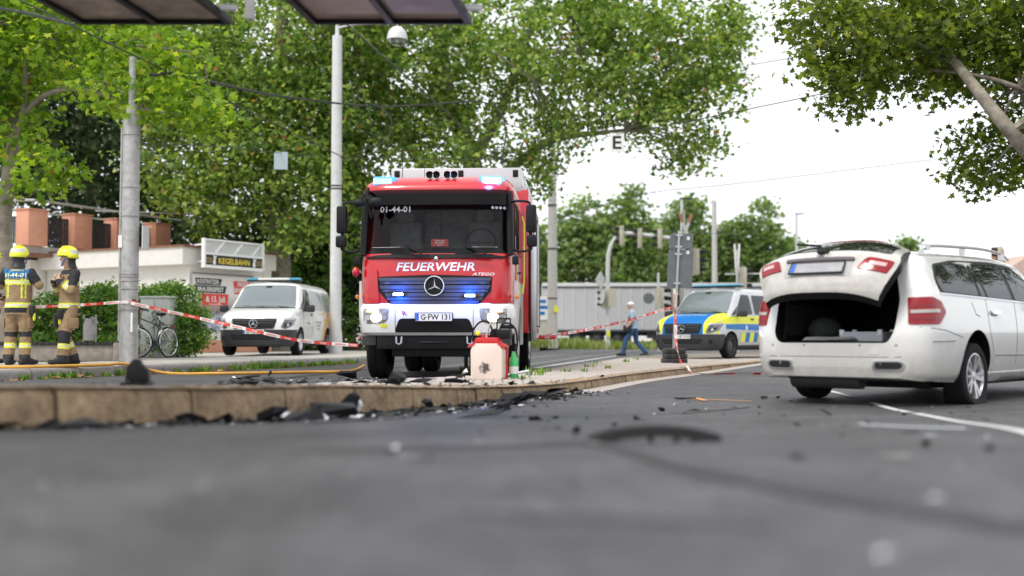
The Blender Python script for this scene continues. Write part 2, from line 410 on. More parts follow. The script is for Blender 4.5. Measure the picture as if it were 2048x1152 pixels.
def bannerprint(m):
    n = m.node_tree; b = n.nodes['Principled BSDF']; t = n.nodes.new('ShaderNodeTexCoord'); s_ = n.nodes.new('ShaderNodeSeparateXYZ'); no = n.nodes.new('ShaderNodeTexNoise'); no.inputs['Scale'].default_value = 9; no.inputs['Detail'].default_value = 6
    r1 = n.nodes.new('ShaderNodeValToRGB'); e = r1.color_ramp.elements; e[0].position = .35; e[0].color = (.05, .07, .12, 1); e[1].position = .62; e[1].color = (.55, .60, .68, 1)
    r2 = n.nodes.new('ShaderNodeValToRGB'); e = r2.color_ramp.elements; e[0].position = .0; e[0].color = (.22, .12, .09, 1); e[1].position = 1; e[1].color = (.78, .76, .74, 1)
    mz = n.nodes.new('ShaderNodeMapRange'); mz.inputs[1].default_value = 1.2; mz.inputs[2].default_value = 1.75; mf = n.nodes.new('ShaderNodeMapRange'); mf.inputs[1].default_value = 1.1; mf.inputs[2].default_value = 1.25
    x = n.nodes.new('ShaderNodeMix'); x.data_type = 'RGBA'; L_ = n.links.new
    L_(t.outputs['Object'], s_.inputs[0]); L_(t.outputs['Object'], no.inputs[0]); L_(no.outputs[0], r1.inputs[0]); L_(s_.outputs[2], mz.inputs[0]); L_(mz.outputs[0], r2.inputs[0]); L_(s_.outputs[2], mf.inputs[0]); L_(mf.outputs[0], x.inputs[0]); L_(r1.outputs[0], x.inputs[6]); L_(r2.outputs[0], x.inputs[7]); L_(x.outputs[2], b.inputs['Base Color'])
bannerprint(M['bannerphoto'])
M['tray'] = mat('tray_card', (.55, .56, .62), .8)
M['bagdark'] = mat('dark_bag', (.05, .055, .05), .8, var=.3, vs_=20)
M['rubberfoot'] = mat('recycled_foot', (.045, .046, .045), .8, var=.25, vs_=10)
M['bluegrey'] = mat('blue_grey', (.42, .50, .55), .5)
M['canopybrown'] = mat('canopy_underside', (.24, .19, .16), .6, var=.5, vs_=5, spec=.3, v2=.35, v2s=1.6, det=10, col2=(.50, .42, .36))
M['canopygrey'] = mat('canopy_underside_red', (.24, .17, .16), .45, var=.5, vs_=4, spec=.4, v2=.35, v2s=1.4, det=10, col2=(.50, .36, .34))
M['curtain'] = mat('curtain_grey', (.42, .42, .43), .6, var=.05, vs_=2)
M['rooftile'] = mat('roof_tiles', (.52, .40, .33), .8, var=.12, vs_=6)
M['brick'] = mat('chimney_brick', (.42, .18, .12), .85, var=.15, vs_=10)
M['cabinet'] = mat('cabinet_grey', (.50, .51, .49), .6, var=.06, vs_=6)
M['darkframe'] = mat('bike_frame', (.03, .03, .032), .3, coat=.5)
M['vesttext'] = mat('vest_text', (.80, .82, .45), .5)
M['glint'] = mat('glass_glint', (.80, .81, .83), .12, .6)
M['deadleaf'] = mat('dead_leaf', (.34, .19, .09), .9, var=.3, vs_=6)
M['sprayred'] = mat('sprayer_red', (.62, .03, .03), .4)
M['greenlens2'] = mat('green_bottle', (.06, .50, .14), .35)
M['tankpink'] = mat('tank_plastic', (.66, .50, .42), .45, spec=.4)
def tankstain(m):
    n = m.node_tree; b = n.nodes['Principled BSDF']; t = n.nodes.new('ShaderNodeTexCoord'); mp_ = n.nodes.new('ShaderNodeMapping'); mp_.inputs['Location'].default_value = (.1, 0, -1.0); mp_.inputs['Scale'].default_value = (6.5, 0, 7)
    g = n.nodes.new('ShaderNodeVectorMath'); g.operation = 'LENGTH'; no = n.nodes.new('ShaderNodeTexNoise'); no.inputs['Scale'].default_value = 14; ad = n.nodes.new('ShaderNodeMath'); ad.operation = 'ADD'
    r = n.nodes.new('ShaderNodeValToRGB'); r.color_ramp.elements[0].position = .75; r.color_ramp.elements[0].color = (.10, .085, .085, 1); r.color_ramp.elements[1].position = 1.25 - .1; r.color_ramp.elements[1].color = (.80, .66, .58, 1); r.color_ramp.elements[1].position = 1.0
    L_ = n.links.new; L_(t.outputs['Object'], mp_.inputs[0]); L_(mp_.outputs[0], g.inputs[0]); L_(t.outputs['Object'], no.inputs[0]); L_(g.outputs['Value'], ad.inputs[0]); L_(no.outputs[0], ad.inputs[1]); L_(ad.outputs[0], r.inputs[0]); L_(r.outputs[0], b.inputs['Base Color'])
tankstain(M['tankpink'])
M['dull'] = mat('dull_grey', (.30, .30, .30), .6)
# ------------------------------------------------------------------ ground, road, island, pavement
_gy = np.array([-60, 0, 2.3, 3.3, 4.5, 5.75, 8, 11, 14, 900.]); _gz = np.array([.33, .33, .32, .295, .238, .185, .08, 0, 0, 0])
_ty = np.array([-60, 0, 5.7, 7.2, 8.3, 10, 11.15, 13, 20, 27.7, 40, 900.]); _tz = np.array([.56, .56, .41, .335, .30, .215, .165, .125, .11, .055, .045, .045])
_yy = np.linspace(-60, 60, 2401); _gg = pchip(_gy, _gz, _yy); _tt = pchip(_ty, _tz, _yy)
def gz(y): return float(np.interp(y, _yy, _gg))
def tz(y): return float(np.interp(y, _yy, _tt))
ISL_F = [(-6.2, -1), (-4.7, 2), (-3.2, 4.4), (-2.54, 5.7), (-1.76, 7.2), (-1.36, 8.3), (-.71, 10), (-.33, 11.15), (0, 11.7), (.54, 13), (.84, 13.84), (1.73, 16.6), (3.1, 20), (4.6, 24), (6.0, 27.7), (8.0, 30.2), (11, 33), (16, 38), (24, 46)]
ISL_B = [(-8.2, -1), (-7, 2), (-5.2, 6), (-4.2, 8.6), (-3, 11.2), (-1.74, 13.8), (-.3, 15.9), (.27, 17.4), (.88, 21), (2.1, 27.5), (3.4, 33.9), (5.5, 40), (9, 46)]
def fx(y): return float(np.interp(y, [p[1] for p in ISL_F], [p[0] for p in ISL_F]))
def bx_(y): return float(np.interp(y, [p[1] for p in ISL_B], [p[0] for p in ISL_B]))
KL = [(-16, -3), (-10.2, 9.8), (-7.4, 16.6), (-5.2, 22), (-3.57, 27.2), (-1, 38), (1.76, 53), (7, 80), (60, 330)]
SWZ = .16
def lx(y): return float(np.interp(y, [p[1] for p in KL], [p[0] for p in KL]))
def surf(x, y):
    if -1 < y < 46 and bx_(y) <= x <= fx(y): return tz(y)
    if x < lx(y): return SWZ
    return gz(y)
def hit(px, py, dmax=90):
    r = ray(px, py); r = r / r.y; d = 1.2
    while d < dmax:
        p = Vector((0, 0, CAMZ)) + r * d
        if p.z <= surf(p.x, p.y): return Vector((p.x, p.y, surf(p.x, p.y)))
        d *= 1.004
    return Vector((0, 0, CAMZ)) + r * dmax

ys = list(np.arange(-20, 14.01, .25)) + list(np.arange(15, 60, 3)) + [70, 90, 120, 180, 300, 500, 900]
xs = [-700, -150, -60, -30, -16, -8, -4, -2, 0, 2, 4, 8, 16, 30, 60, 150, 700]
tag(MB().grid([[(x, y, gz(y)) for x in xs] for y in ys]).build('road', M['asphalt'], smooth=60), kind='structure')

def ribbon(path, width, zoff, zf=None, n=60):
    P = bez([(p[0], p[1], 0) for p in path], n) if len(path) > 2 else [Vector((*path[0], 0)).lerp(Vector((*path[1], 0)), i / n) for i in range(n + 1)]
    rows = []
    for i, p in enumerate(P):
        t = (P[min(i + 1, len(P) - 1)] - P[max(i - 1, 0)]).normalized(); nn = Vector((-t.y, t.x, 0))
        wd = width(i / (len(P) - 1)) if callable(width) else width
        rows.append([((p + nn * s_ * wd / 2).x, (p + nn * s_ * wd / 2).y, (zf or gz)((p + nn * s_ * wd / 2).y) + zoff) for s_ in (-1, -.33, .33, 1)])
    return MB().grid(rows)
def hp(*pts): return [tuple(hit(*p)[:2]) for p in pts]

# island: sand bed, sheet of paving, front and back kerbs
isl = tag(empty('traffic_island'), kind='structure')
iy = list(np.arange(-1, 46.01, .35))
MB().grid([[(bx_(y) + (fx(y) - bx_(y)) * t, y, tz(y) - .012) for t in np.linspace(0, 1, 7)] for y in iy]).build('paving_bed', M['joint'], isl, smooth=60)
def resample(path, step):
    P = [Vector((*p, 0)) for p in path]; out = [P[0].copy()]; acc = 0
    st = step if callable(step) else (lambda p: step)
    for a, b in zip(P, P[1:]):
        d = (b - a); l = d.length; t = 0
        while True:
            s_ = st(out[-1]); need = s_ - acc
            if t + need > l: acc += l - t; break
            t += need; acc = 0; out.append(a + d * (t / l))
    return out
def kerbstone(a, b, wd, ztop, zbot, side, name, mt, parent, gap=.013):
    """one kerb block between two points of its front line; the block lies on the given side of the line"""
    d = (b - a); l = d.length; d.normalize(); n = Vector((-d.y, d.x, 0)) * side
    a2, b2 = a + d * gap, b - d * gap; r = .035; mb = MB(); rows = []
    jt = random.uniform(-.008, .006); off_ = random.uniform(-.006, .006); a2 = a2 + n * off_; b2 = b2 + n * (off_ + random.uniform(-.005, .005))
    for p in (a2, a2 + (b2 - a2) * .5, b2):
        zt = ztop(p.y) + jt; zb = zbot(p.y) - .05
        prof = [(0, zb), (.006, zt - .08), (.014, zt - .045), (.032, zt - .018), (.06, zt - .004), (.09, zt), (wd - .01, zt), (wd, zt - .01), (wd, zb)]
        rows.append([tuple(p + n * q + Vector((0, 0, z))) for q, z in prof])
    mb.grid(rows); k = len(rows[0]); mb.add(rows[0], [tuple(range(k))]); mb.add(rows[-1], [tuple(range(k))])
    return mb.build(name, mt, parent, smooth=50)
kerb_f = tag(empty('island_kerb'), kind='structure')
pts = resample(ISL_F, lambda p: 1.0 if p.y < 8.0 else (.5 if p.y < 14 else 1.0))
for a, b in zip(pts, pts[1:]):
    if a.y > 44: break
    kerbstone(a, b, .2, tz, gz, 1, 'kerbstone', M['kerb'], kerb_f)
pts = resample(ISL_B, 1.0)
for a, b in zip(pts, pts[1:]):
    if 12 < a.y < 40: kerbstone(a, b, .15, lambda y: tz(y) + .004, gz, -1, 'kerbstone', M['kerbgrey'], kerb_f)
# cobbles: the ones that show largest are single stones, the rest one mass
cob = []
rows_y = []; y = 12.4
while y < 31: rows_y.append(y); y += .115
for j, y in enumerate(rows_y):
    x0, x1 = bx_(y) + .2, fx(y) - .24; x = x0 + (j % 2) * .055
    while x < x1: cob.append((x + random.uniform(-.008, .008), y + random.uniform(-.008, .008))); x += .115
def score(c):
    px = 1024 + FPX * c[0] / c[1]; return c[1] if 1030 < px < 1560 else c[1] + 100
cob.sort(key=score)
cm = []
for k in range(4):
    b = MB(); h = .03; r_ = random.Random(k); s0 = .052
    lo = [(-s0, -s0), (s0, -s0), (s0, s0), (-s0, s0)]; lo = [(a + r_.uniform(-.006, .006), c + r_.uniform(-.006, .006)) for a, c in lo]
    hi = [(a * .78, c * .78) for a, c in lo]
    b.add([(a, c, -h) for a, c in lo] + [(a, c, -.004) for a, c in lo] + [(a, c, .008) for a, c in hi], [(0, 1, 5, 4), (1, 2, 6, 5), (2, 3, 7, 6), (3, 0, 4, 7), (4, 5, 9, 8), (5, 6, 10, 9), (6, 7, 11, 10), (7, 4, 8, 11), (8, 9, 10, 11)])
    cm.append(b.mesh('cobble', M['cobble'], smooth=0))
for i, (x, y) in enumerate(cob[:300]):
    o = link('cobble', cm[i % 4], isl, (x, y, tz(y) + random.uniform(-.004, .004)), (random.uniform(-.05, .05), random.uniform(-.05, .05), random.uniform(-.1, .1)))
tm = [(np.array([v.co[:] for v in m.vertices]), [tuple(p.vertices) for p in m.polygons]) for m in cm]
allv = []; allf = []; nb = 0
for i, (x, y) in enumerate(cob[300:]):
    v, f = tm[i % 4]; allv.append(v + np.array([x, y, tz(y) + random.uniform(-.004, .004)])); allf += [tuple(q + nb for q in p) for p in f]; nb += len(v)
me = bpy.data.meshes.new('cobbles'); me.from_pydata(np.concatenate(allv).tolist(), [], allf); finish(me, M['cobble'], 0)
tag(link('cobbles', me, isl), kind='stuff')
# gutter of small setts along the front kerb
gp = [(x + .17, y) for x, y in ISL_F if 12.5 < y < 28]
tag(ribbon(gp, .3, .004).build('gutter', M['cobble']), kind='structure')

# left pavement: bed, kerbstones, slabs
pav = tag(empty('pavement'), kind='structure')
py_ = list(np.arange(-3, 60, 1.0)) + [70, 80, 120, 200, 330]
MB().grid([[(lx(y) - .06, y, SWZ - .012), (lx(y) - 12, y, SWZ - .012), (lx(y) - 200, y, SWZ - .012)] for y in py_]).build('paving_bed', M['slab'], pav, smooth=0)
pts = resample(KL[1:7], 1.0)
for a, b in zip(pts, pts[1:]):
    if a.y < 50: kerbstone(a, b, .15, lambda y: SWZ, gz, 1, 'kerbstone', M['kerbgrey'], pav)
sm_ = MB().box((0, 0, -.02), (.485, .485, .04)).mesh('slab', M['slab'], bevel=.006)
dirs = {}
n_sl = 0
for a, b in zip(pts, pts[1:]):
    if not 14.5 < a.y < 38: continue
    d = (b - a).normalized(); n = Vector((-d.y, d.x, 0)); an = math.atan2(d.y, d.x)
    for h in (0, .5):
        for k in range(5):
            p = a + d * (h + .25) + n * (.155 + .25 + .5 * k)
            link('slab', sm_, pav, (p.x, p.y, SWZ + random.uniform(-.003, .003)), (0, 0, an)); n_sl += 1

# road markings, rails, dark bands
def mark(name, path, wd, mt, z=.004, n=40): return tag(ribbon(path, wd, z, n=n).build(name, mt), kind='structure')
_lane = [(1.7, 3.2), (2.38, 5.35), (3.02, 8.3), (3.5, 11.2), (3.78, 13.9), (4.0, 16)]
def on_lane(y): return (float(np.interp(y, [p[1] for p in _lane], [p[0] for p in _lane])), y)
for y0, y1 in ((15.5, 12.1), (11.2, 9.2), (8.95, 3.3)): mark('lane_line', [on_lane(y) for y in np.linspace(y0, y1, 6)], .078, M['white_line'], .006)
mark('lane_line', [(.45, 23.2), (3.9, 40)], .12, M['white_line'], .006)
mark('tram_rail', [(-.6, 21), (3.3, 41), (9.5, 70)], .09, M['steel'], .007)
mark('tram_rail', [(-2.0, 21), (1.9, 41), (8.1, 70)], .09, M['steel'], .007)
mark('tram_rail', [(-4.8, 8), (-3.3, 19), (1, 40)], .09, M['darksteel'], .007)
random.seed(11)
for path, wd in ((hp((1080, 888), (1200, 893), (1340, 930), (1600, 985), (2060, 1062)), lambda t: .04 + .06 * t), (hp((1000, 835), (1300, 830), (1500, 815)), .05)):
    mark('dark_band', path, wd, M['dark_asphalt'], .005)  # dark wavy bands laid on the near road
for path, wd in ((hp((620, 848), (760, 838), (900, 826), (1040, 812)), lambda t: .30 * math.sin(math.pi * (.1 + .8 * t))), (hp((560, 905), (800, 900), (1050, 892), (1180, 884)), lambda t: .16 * math.sin(math.pi * (.05 + .9 * t))), (hp((880, 1030), (1250, 1042), (1560, 1058)), lambda t: .06 * math.sin(math.pi * (.05 + .9 * t)))):
    mark('oil_stain', path, wd, M['dark_asphalt'], .003)
mark('spray_mark', hp((1375, 799), (1440, 801), (1505, 804)), .05, M['orange_paint'], .006)
mark('spray_mark', hp((1390, 797), (1410, 803)), .06, M['orange_paint'], .009, 10)
# grass verge behind the truck
ver = MB().grid([[(lx(y) - .2, y, SWZ + .012), (lx(y) - 2.5, y, SWZ + .02), (lx(y) - 9, y, SWZ + .03)] for y in np.arange(40, 64, 1.0)])
tag(ver.build('verge', M['soil'], smooth=0), kind='structure')
ver = MB().grid([[(x, y, .035 + .02 * math.sin(x)) for x in np.linspace(3, 30, 14)] for y in np.arange(56, 70, 2.0)])
tag(ver.build('verge', M['soil'], smooth=0), kind='structure')
# ------------------------------------------------------------------ building, hedge, trees
E1 = Vector((.488, .873, 0)); E2 = Vector((-.873, .488, 0)); C0 = Vector((-9.5, 33.8, 0))
bld = tag(empty('bowling_hall', (C0.x, C0.y, SWZ), math.atan2(E1.y, E1.x)), 'white flat-roofed bowling hall with coral terrace piers behind the hedge', 'building')
# local frame: x along the end wall (away), y along the street front (to the left)
B = lambda n, c, d, m, p=None, bv=0: MB().box(c, d).build(n, m, p or bld, bevel=bv, smooth=0 if not bv else 35)
B('wall', (1.8, 3.1, 1.45), (3.6, 6.2, 2.9), M['render_white'])
B('plinth', (1.8, 3.1, .18), (3.64, 6.24, .36), M['coral'])
B('fascia', (1.75, 3.12, 2.85), (4.1, 6.3, .52), M['render_white'])
B('roof_edge', (1.75, 3.1, 3.13), (4.2, 6.4, .06), M['wood'])
B('wall', (3.9, 10.5, 1.45), (9.0, 8.5, 2.9), M['render_white'])
B('soffit', (3.5, 10.3, 3.02), (9.6, 9.5, .1), M['wood'])
for k in range(22): B('soffit_board', (-1.2 + .0, 5.7 + k * .42, 3.0), (.5, .40, .04), M['wood'])
B('terrace_slab', (3.6, 10.4, 3.18), (9.4, 9.4, .22), M['concretepole'])
B('garage_door', (.0 - .62, 7.4, 1.15), (.06, 2.4, 2.2), M['render_white'])
for dy in (-1.25, 1.25): B('door_frame', (-.65, 7.4 + dy, 1.15), (.08, .12, 2.3), M['wood'])
# terrace along the end of the wing: piers and slatted screens between them
T0 = (-.95, 5.75)
for k in range(4):
    x = T0[0] + k * 1.72; pr = B('pier', (x, T0[1], 3.85), (.72, .6, 1.12), M['coral'], bv=.02); B('pier_cap', (x, T0[1], 4.42), (.78, .66, .04), M['coral'], pr)
    if k < 3:
        x0 = x + .36; fr = B('screen_rail', (x + .86, T0[1], 4.2), (1.0, .04, .05), M['darkwood'])
        for j in range(10): B('screen_slat', (x0 + .05 + j * .1, T0[1] - .02, 3.82), (.075, .025, .86), M['darkwood'])
for k in range(3):
    y = T0[1] + 1.9 + k * 2.2; pr = B('pier', (-1.1, y, 3.85), (.6, .72, 1.12), M['coral'], bv=.02)
    for j in range(12): B('screen_slat', (-1.1, y - 1.45 + j * .1, 3.82), (.025, .06, .86), M['darkwood'])
MB().tube([(-1.2, 9.6, 4.95), (-1.0, 5.6, 4.72), (5.2, 5.6, 4.62)], .045, 6).build('awning_rail', M['steel'], bld)
MB().tube([(1.2, 5.4, 4.58), (3.6, 3.0, 4.56)], .03, 6).build('awning_rail', M['steel'], bld)
MB().tube([(-.4, 8.0, 4.62), (5.4, 7.4, 4.60)], .03, 6).build('awning_rail', M['steel'], bld)
# light box sign on the end wall (faces -y local)
sg = empty('sign_box', (C0.x, C0.y, SWZ), bld.rotation_euler.z); tag(sg, 'black and yellow KEGELBAHN sign in an open white frame above the banner', 'sign')
def SB(n, c, d, m, p=None): return MB().box(c, d).build(n, m, p or sg, smooth=0)
SB('sign_panel', (1.42, -.42, 2.74), (2.46, .04, .30), M['ink'])
SB('frame_rail', (1.42, -.42, 2.545), (2.6, .14, .09), M['white']); SB('frame_rail', (1.42, -.42, 2.925), (2.6, .10, .06), M['white']); SB('frame_rail', (1.42, -.42, 3.34), (2.6, .06, .05), M['white'])
for x in (.15, 2.69): SB('frame_post', (x, -.42, 2.94), (.07, .12, .86), M['white'])
SB('back_plate', (1.42, -.36, 3.13), (2.46, .02, .38), M['polegrey'])
for x in (.65, 1.45, 2.25): MB().bar((x, -.40, 2.95), (x + .38, -.39, 3.30), .05, .04).build('brace', M['white'], sg)
for z in (2.7, 3.2):
    for x in (.3, 2.5): SB('wall_bracket', (x, -.2, z), (.05, .42, .05), M['white'])
SV = ((1.42, -.44, 2.735), (1, 0, 0), (0, 0, 1))
flat_text('lettering', 'KEGELBAHN', .165, SV[0], SV[1], SV[2], M['signyellow'] if 'signyellow' in M else M['polyellow'], sg, off=.006, sx=1.02)
for s_ in (-1, 1):
    for z in (-.06, 0, .06): SB('sign_line', (1.42 + s_ * .92 + .17 * s_ - .0, -.444, 2.735 + z), (.30, .006, .016), M['goldline'] if 'goldline' in M else M['orange_stripe'])
    pin = MB().lathe([(0, -.12), (.05, -.115), (.065, -.05), (.05, .02), (.025, .06), (.035, .10), (.02, .13), (0, .135)], 12, Matrix.Translation((1.42 + s_ * .86, -.455, 2.73)) @ Matrix.Scale(.15, 4, (0, 1, 0)))
    pin.build('skittle_mark', M['inkwhite'], sg)
    MB().prism([(-.07, .09), (-.03, .0), (.03, .0), (.07, .09), (.05, .12), (0, .04), (-.05, .12)], 0, .008, Matrix.Translation((1.42 + s_ * .86, -.47, 2.77)) @ Matrix.Rotation(R(90), 4, 'X')).build('skittle_crown', M['inkwhite'], sg)
# brewery banner below it
bn = empty('banner', (C0.x, C0.y, SWZ), bld.rotation_euler.z); tag(bn, 'large festival banner with black and red text blocks on the white end wall', 'banner')
def NB(n, a0, a1, b0, b1, m, y=-.03, p=None): return MB().box(((a0 + a1) / 2, y, (b0 + b1) / 2), (a1 - a0, .008, b1 - b0)).build(n, m, p or bn, smooth=0)
NB('banner_cloth', .1, 2.65, .62, 2.30, M['bannerphoto'])
for x in (.06, 2.69): MB().tube([(x, -.05, .55), (x, -.05, 2.38)], .02, 6).build('banner_pole', M['steel'], bn)
MB().tube([(.06, -.05, 2.36), (2.69, -.05, 2.36)], .012, 6).build('banner_wire', M['darksteel'], bn)
def skew(n, a0, a1, b0, b1, m): return MB().prism([(a0 + .05, b0), (a1 - .06, b0), (a1, b1), (a0, b1)], .036, .042, Matrix.Rotation(R(90), 4, 'X')).build(n, m, bn, smooth=0)
skew('text_block', .2, 1.32, 2.02, 2.22, M['ink']); skew('text_block', .2, 1.52, 1.78, 2.0, M['ink']); skew('text_block', .45, 1.62, 1.40, 1.76, M['tapered']); skew('text_block', 1.82, 2.6, 1.78, 2.18, M['tapered'])
for st_, sz, x, z in (('K\u00d6STRITZER', .12, .74, 2.12), ('BRAUEREIFEST', .13, .84, 1.89), ('& 13. Juli', .17, 1.05, 1.60), ('www.koestritzer.de', .05, 1.05, 1.45), ('FREIER', .13, 2.25, 2.08), ('EINTRITT', .13, 2.22, 1.90)):
    flat_text('banner_lettering', st_, sz, (x, -.045, z), (1, 0, 0), (0, 0, 1), M['inkwhite'], bn, off=.003, sx=.92)
for p, q in (((.55, -.04, .95), (1.1, -.04, 1.28)), ((.55, -.04, .95), (1.15, -.04, .7))): MB().bar(p, q, .03, .006).build('banner_chevron', M['paleblue'], bn)

# foliage
def leaf_template(kind):
    if kind == 'lobed':
        a = [(90, 1.0), (66, .52), (42, .92), (18, .48), (-14, .74), (-50, .36), (-90, .22)]
        pts = [(r * math.cos(R(t)), r * math.sin(R(t))) for t, r in a] + [(-r * math.cos(R(t)), r * math.sin(R(t))) for t, r in a[-2:0:-1]]
        v = [(0, 0, .05)] + [(x, y, -.16 * abs(x) - .06 * max(0, y)) for x, y in pts]; n = len(pts)
        f = [(0, 1 + (i + 1) % n, 1 + i) for i in range(n)]
    elif kind == 'tri':
        v = [(0, -.35, 0), (.72, -.12, -.10), (.45, .30, -.03), (0, 1.0, -.12), (-.45, .30, -.03), (-.72, -.12, -.10)]
        f = [(0, 1, 2), (0, 2, 4), (2, 3, 4), (0, 4, 5)]
    else:  # long laurel leaf
        v = [(0, -.5, 0), (.22, -.05, .06), (0, .6, -.05), (-.22, -.05, .06), (0, 0, -.02)]
        f = [(0, 1, 4), (1, 2, 4), (2, 3, 4), (3, 0, 4)]
    return np.array(v, float), np.array(f)
def leaves(name, C, size, kind, mt, parent=None, up=.8, rng=None, out=None, jit=.35):
    """one mesh of leaves at points C (N,3)"""
    rng = rng or np.random.RandomState(1); C = np.asarray(C); N = len(C); v, f = leaf_template(kind)
    nrm = rng.normal(size=(N, 3)) * .75; nrm[:, 2] += up
    if out is not None: nrm += (C - out) / (np.linalg.norm(C - out, axis=1, keepdims=True) + 1e-6) * .6
    nrm /= np.linalg.norm(nrm, axis=1, keepdims=True)
    t = rng.normal(size=(N, 3)); t[:, 2] -= .5; t -= nrm * (t * nrm).sum(1, keepdims=True); t /= np.linalg.norm(t, axis=1, keepdims=True); b = np.cross(t, nrm)
    sz = size * (1 + jit * rng.uniform(-1, 1, N))
    V = C[:, None, :] + (v[None, :, 0:1] * b[:, None, :] + v[None, :, 1:2] * t[:, None, :] + v[None, :, 2:3] * nrm[:, None, :]) * sz[:, None, None]
    F = f[None] + (np.arange(N) * len(v))[:, None, None]
    me = bpy.data.meshes.new(name); nv = N * len(v); nf = N * len(f)
    me.vertices.add(nv); me.vertices.foreach_set('co', V.reshape(-1).astype(np.float32))
    me.loops.add(nf * 3); me.loops.foreach_set('vertex_index', F.reshape(-1).astype(np.int32))
    me.polygons.add(nf); me.polygons.foreach_set('loop_start', np.arange(0, nf * 3, 3, dtype=np.int32)); me.update(calc_edges=True)
    me.materials.append(mt); return link(name, me, parent)
def clusters(rng, blobs, n, shell=.5):
    """points inside a union of ellipsoids, thicker towards the skin"""
    wts = np.array([b[1][0] * b[1][1] * b[1][2] for b in blobs]) ** .7; wts /= wts.sum(); k = rng.choice(len(blobs), n, p=wts)
    d = rng.normal(size=(n, 3)); d /= np.linalg.norm(d, axis=1, keepdims=True); r = rng.uniform(shell ** 3, 1, n) ** (1 / 3)
    c = np.array([b[0] for b in blobs])[k]; rad = np.array([b[1] for b in blobs])[k]
    return c + d * rad * r[:, None]
def foliage(rng, cl, per, spread):
    n = len(cl); p = np.repeat(cl, per, axis=0); q = rng.normal(size=p.shape) * spread; q[:, 2] *= .55
    return p + q
def tree(name, base, limbs, blobs, ncl, per, spread, size, kind, lm, bm, label, seed, group=None, shell=.45, twigs=60, cat='tree', clip=None, r0=.25):
    rng = np.random.RandomState(seed); root = empty(name, base); tag(root, label, cat, group); base = Vector(base)
    LB = []
    for i, (path, a, b_) in enumerate(limbs):
        P = bez([Vector(p) - base for p in path], 24); r = [a + (b_ - a) * (k / (len(P) - 1)) ** .8 for k in range(len(P))]
        MB().tube(P, r, 10).build('trunk' if i == 0 else 'limb', bm, root, smooth=60); LB += [(p, rr) for p, rr in zip(P[len(P) // 3:], r[len(P) // 3:])]
    cl = clusters(rng, blobs, ncl, shell)
    if clip is not None: cl = cl[clip(cl)]
    tw = MB(); LP = np.array([tuple(p) for p, r in LB]) + np.array(base)
    for c in cl[:: max(1, len(cl) // twigs)]:
        dd = np.linalg.norm(LP - c, axis=1); j = int(np.argmin(dd)); p = Vector(LP[j]); q = Vector(c); l = (q - p).length
        m = p.lerp(q, .5) + Vector((rng.normal() * .12 * l, rng.normal() * .12 * l, .1 * l))
        tw.tube([Vector(x) - base for x in (p, p.lerp(m, .6) + Vector((0, 0, .03 * l)), m, m.lerp(q, .55), q)], [min(LB[j][1] * .6, .012 * l + .012), .010 * l + .010, .008 * l + .008, .005 * l + .006, .004], 5)
    if tw.v: tag(tw.build('twigs', bm, root, smooth=60, weld=False), kind='stuff')
    C = foliage(rng, cl, per, spread)
    if clip is not None: C = C[clip(C)]
    C = C - np.array(base)
    leaves('crown', C, size, kind, lm, root, rng=rng)
    return root, len(C)
LM = {}
LM['bright'] = leafmat('leaf_bright', [(0, (.07, .15, .014)), (.45, (.18, .31, .028)), (.9, (.34, .47, .05)), (.99, (.48, .52, .06)), (1, (.45, .18, .05))], .5)
LM['mid'] = leafmat('leaf_mid', [(0, (.055, .12, .028)), (.4, (.165, .27, .06)), (.8, (.335, .445, .12)), (.985, (.50, .57, .17)), (.994, (.42, .18, .07)), (1, (.38, .15, .06))], .47)
LM['right'] = leafmat('leaf_olive', [(0, (.05, .085, .014)), (.5, (.13, .19, .028)), (.95, (.28, .35, .05)), (1, (.40, .40, .07))], .45)
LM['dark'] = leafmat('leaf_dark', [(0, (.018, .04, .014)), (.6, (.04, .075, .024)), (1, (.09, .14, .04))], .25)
LM['far'] = leafmat('leaf_far', [(0, (.09, .15, .05)), (.6, (.19, .28, .10)), (1, (.33, .42, .18))], .45)
LM['hedge'] = leafmat('leaf_laurel', [(0, (.05, .13, .022)), (.6, (.11, .23, .035)), (.9, (.22, .36, .05)), (1, (.32, .45, .06))], .35, .35)
LM['grass'] = leafmat('leaf_grass', [(0, (.10, .16, .03)), (.6, (.20, .26, .06)), (1, (.36, .36, .14))], .35)
LM['weed'] = leafmat('leaf_weed', [(0, (.06, .15, .02)), (.7, (.13, .26, .03)), (1, (.28, .36, .05))], .4)
def A(px, py, d): return tuple(at(px, py, d))
def blob(px, py, d, rx, ry, rz): return (A(px, py, d), (rx, ry, rz))
def G(px, d, z=SWZ): p = at(px, 640, d); return (p.x, p.y, z)

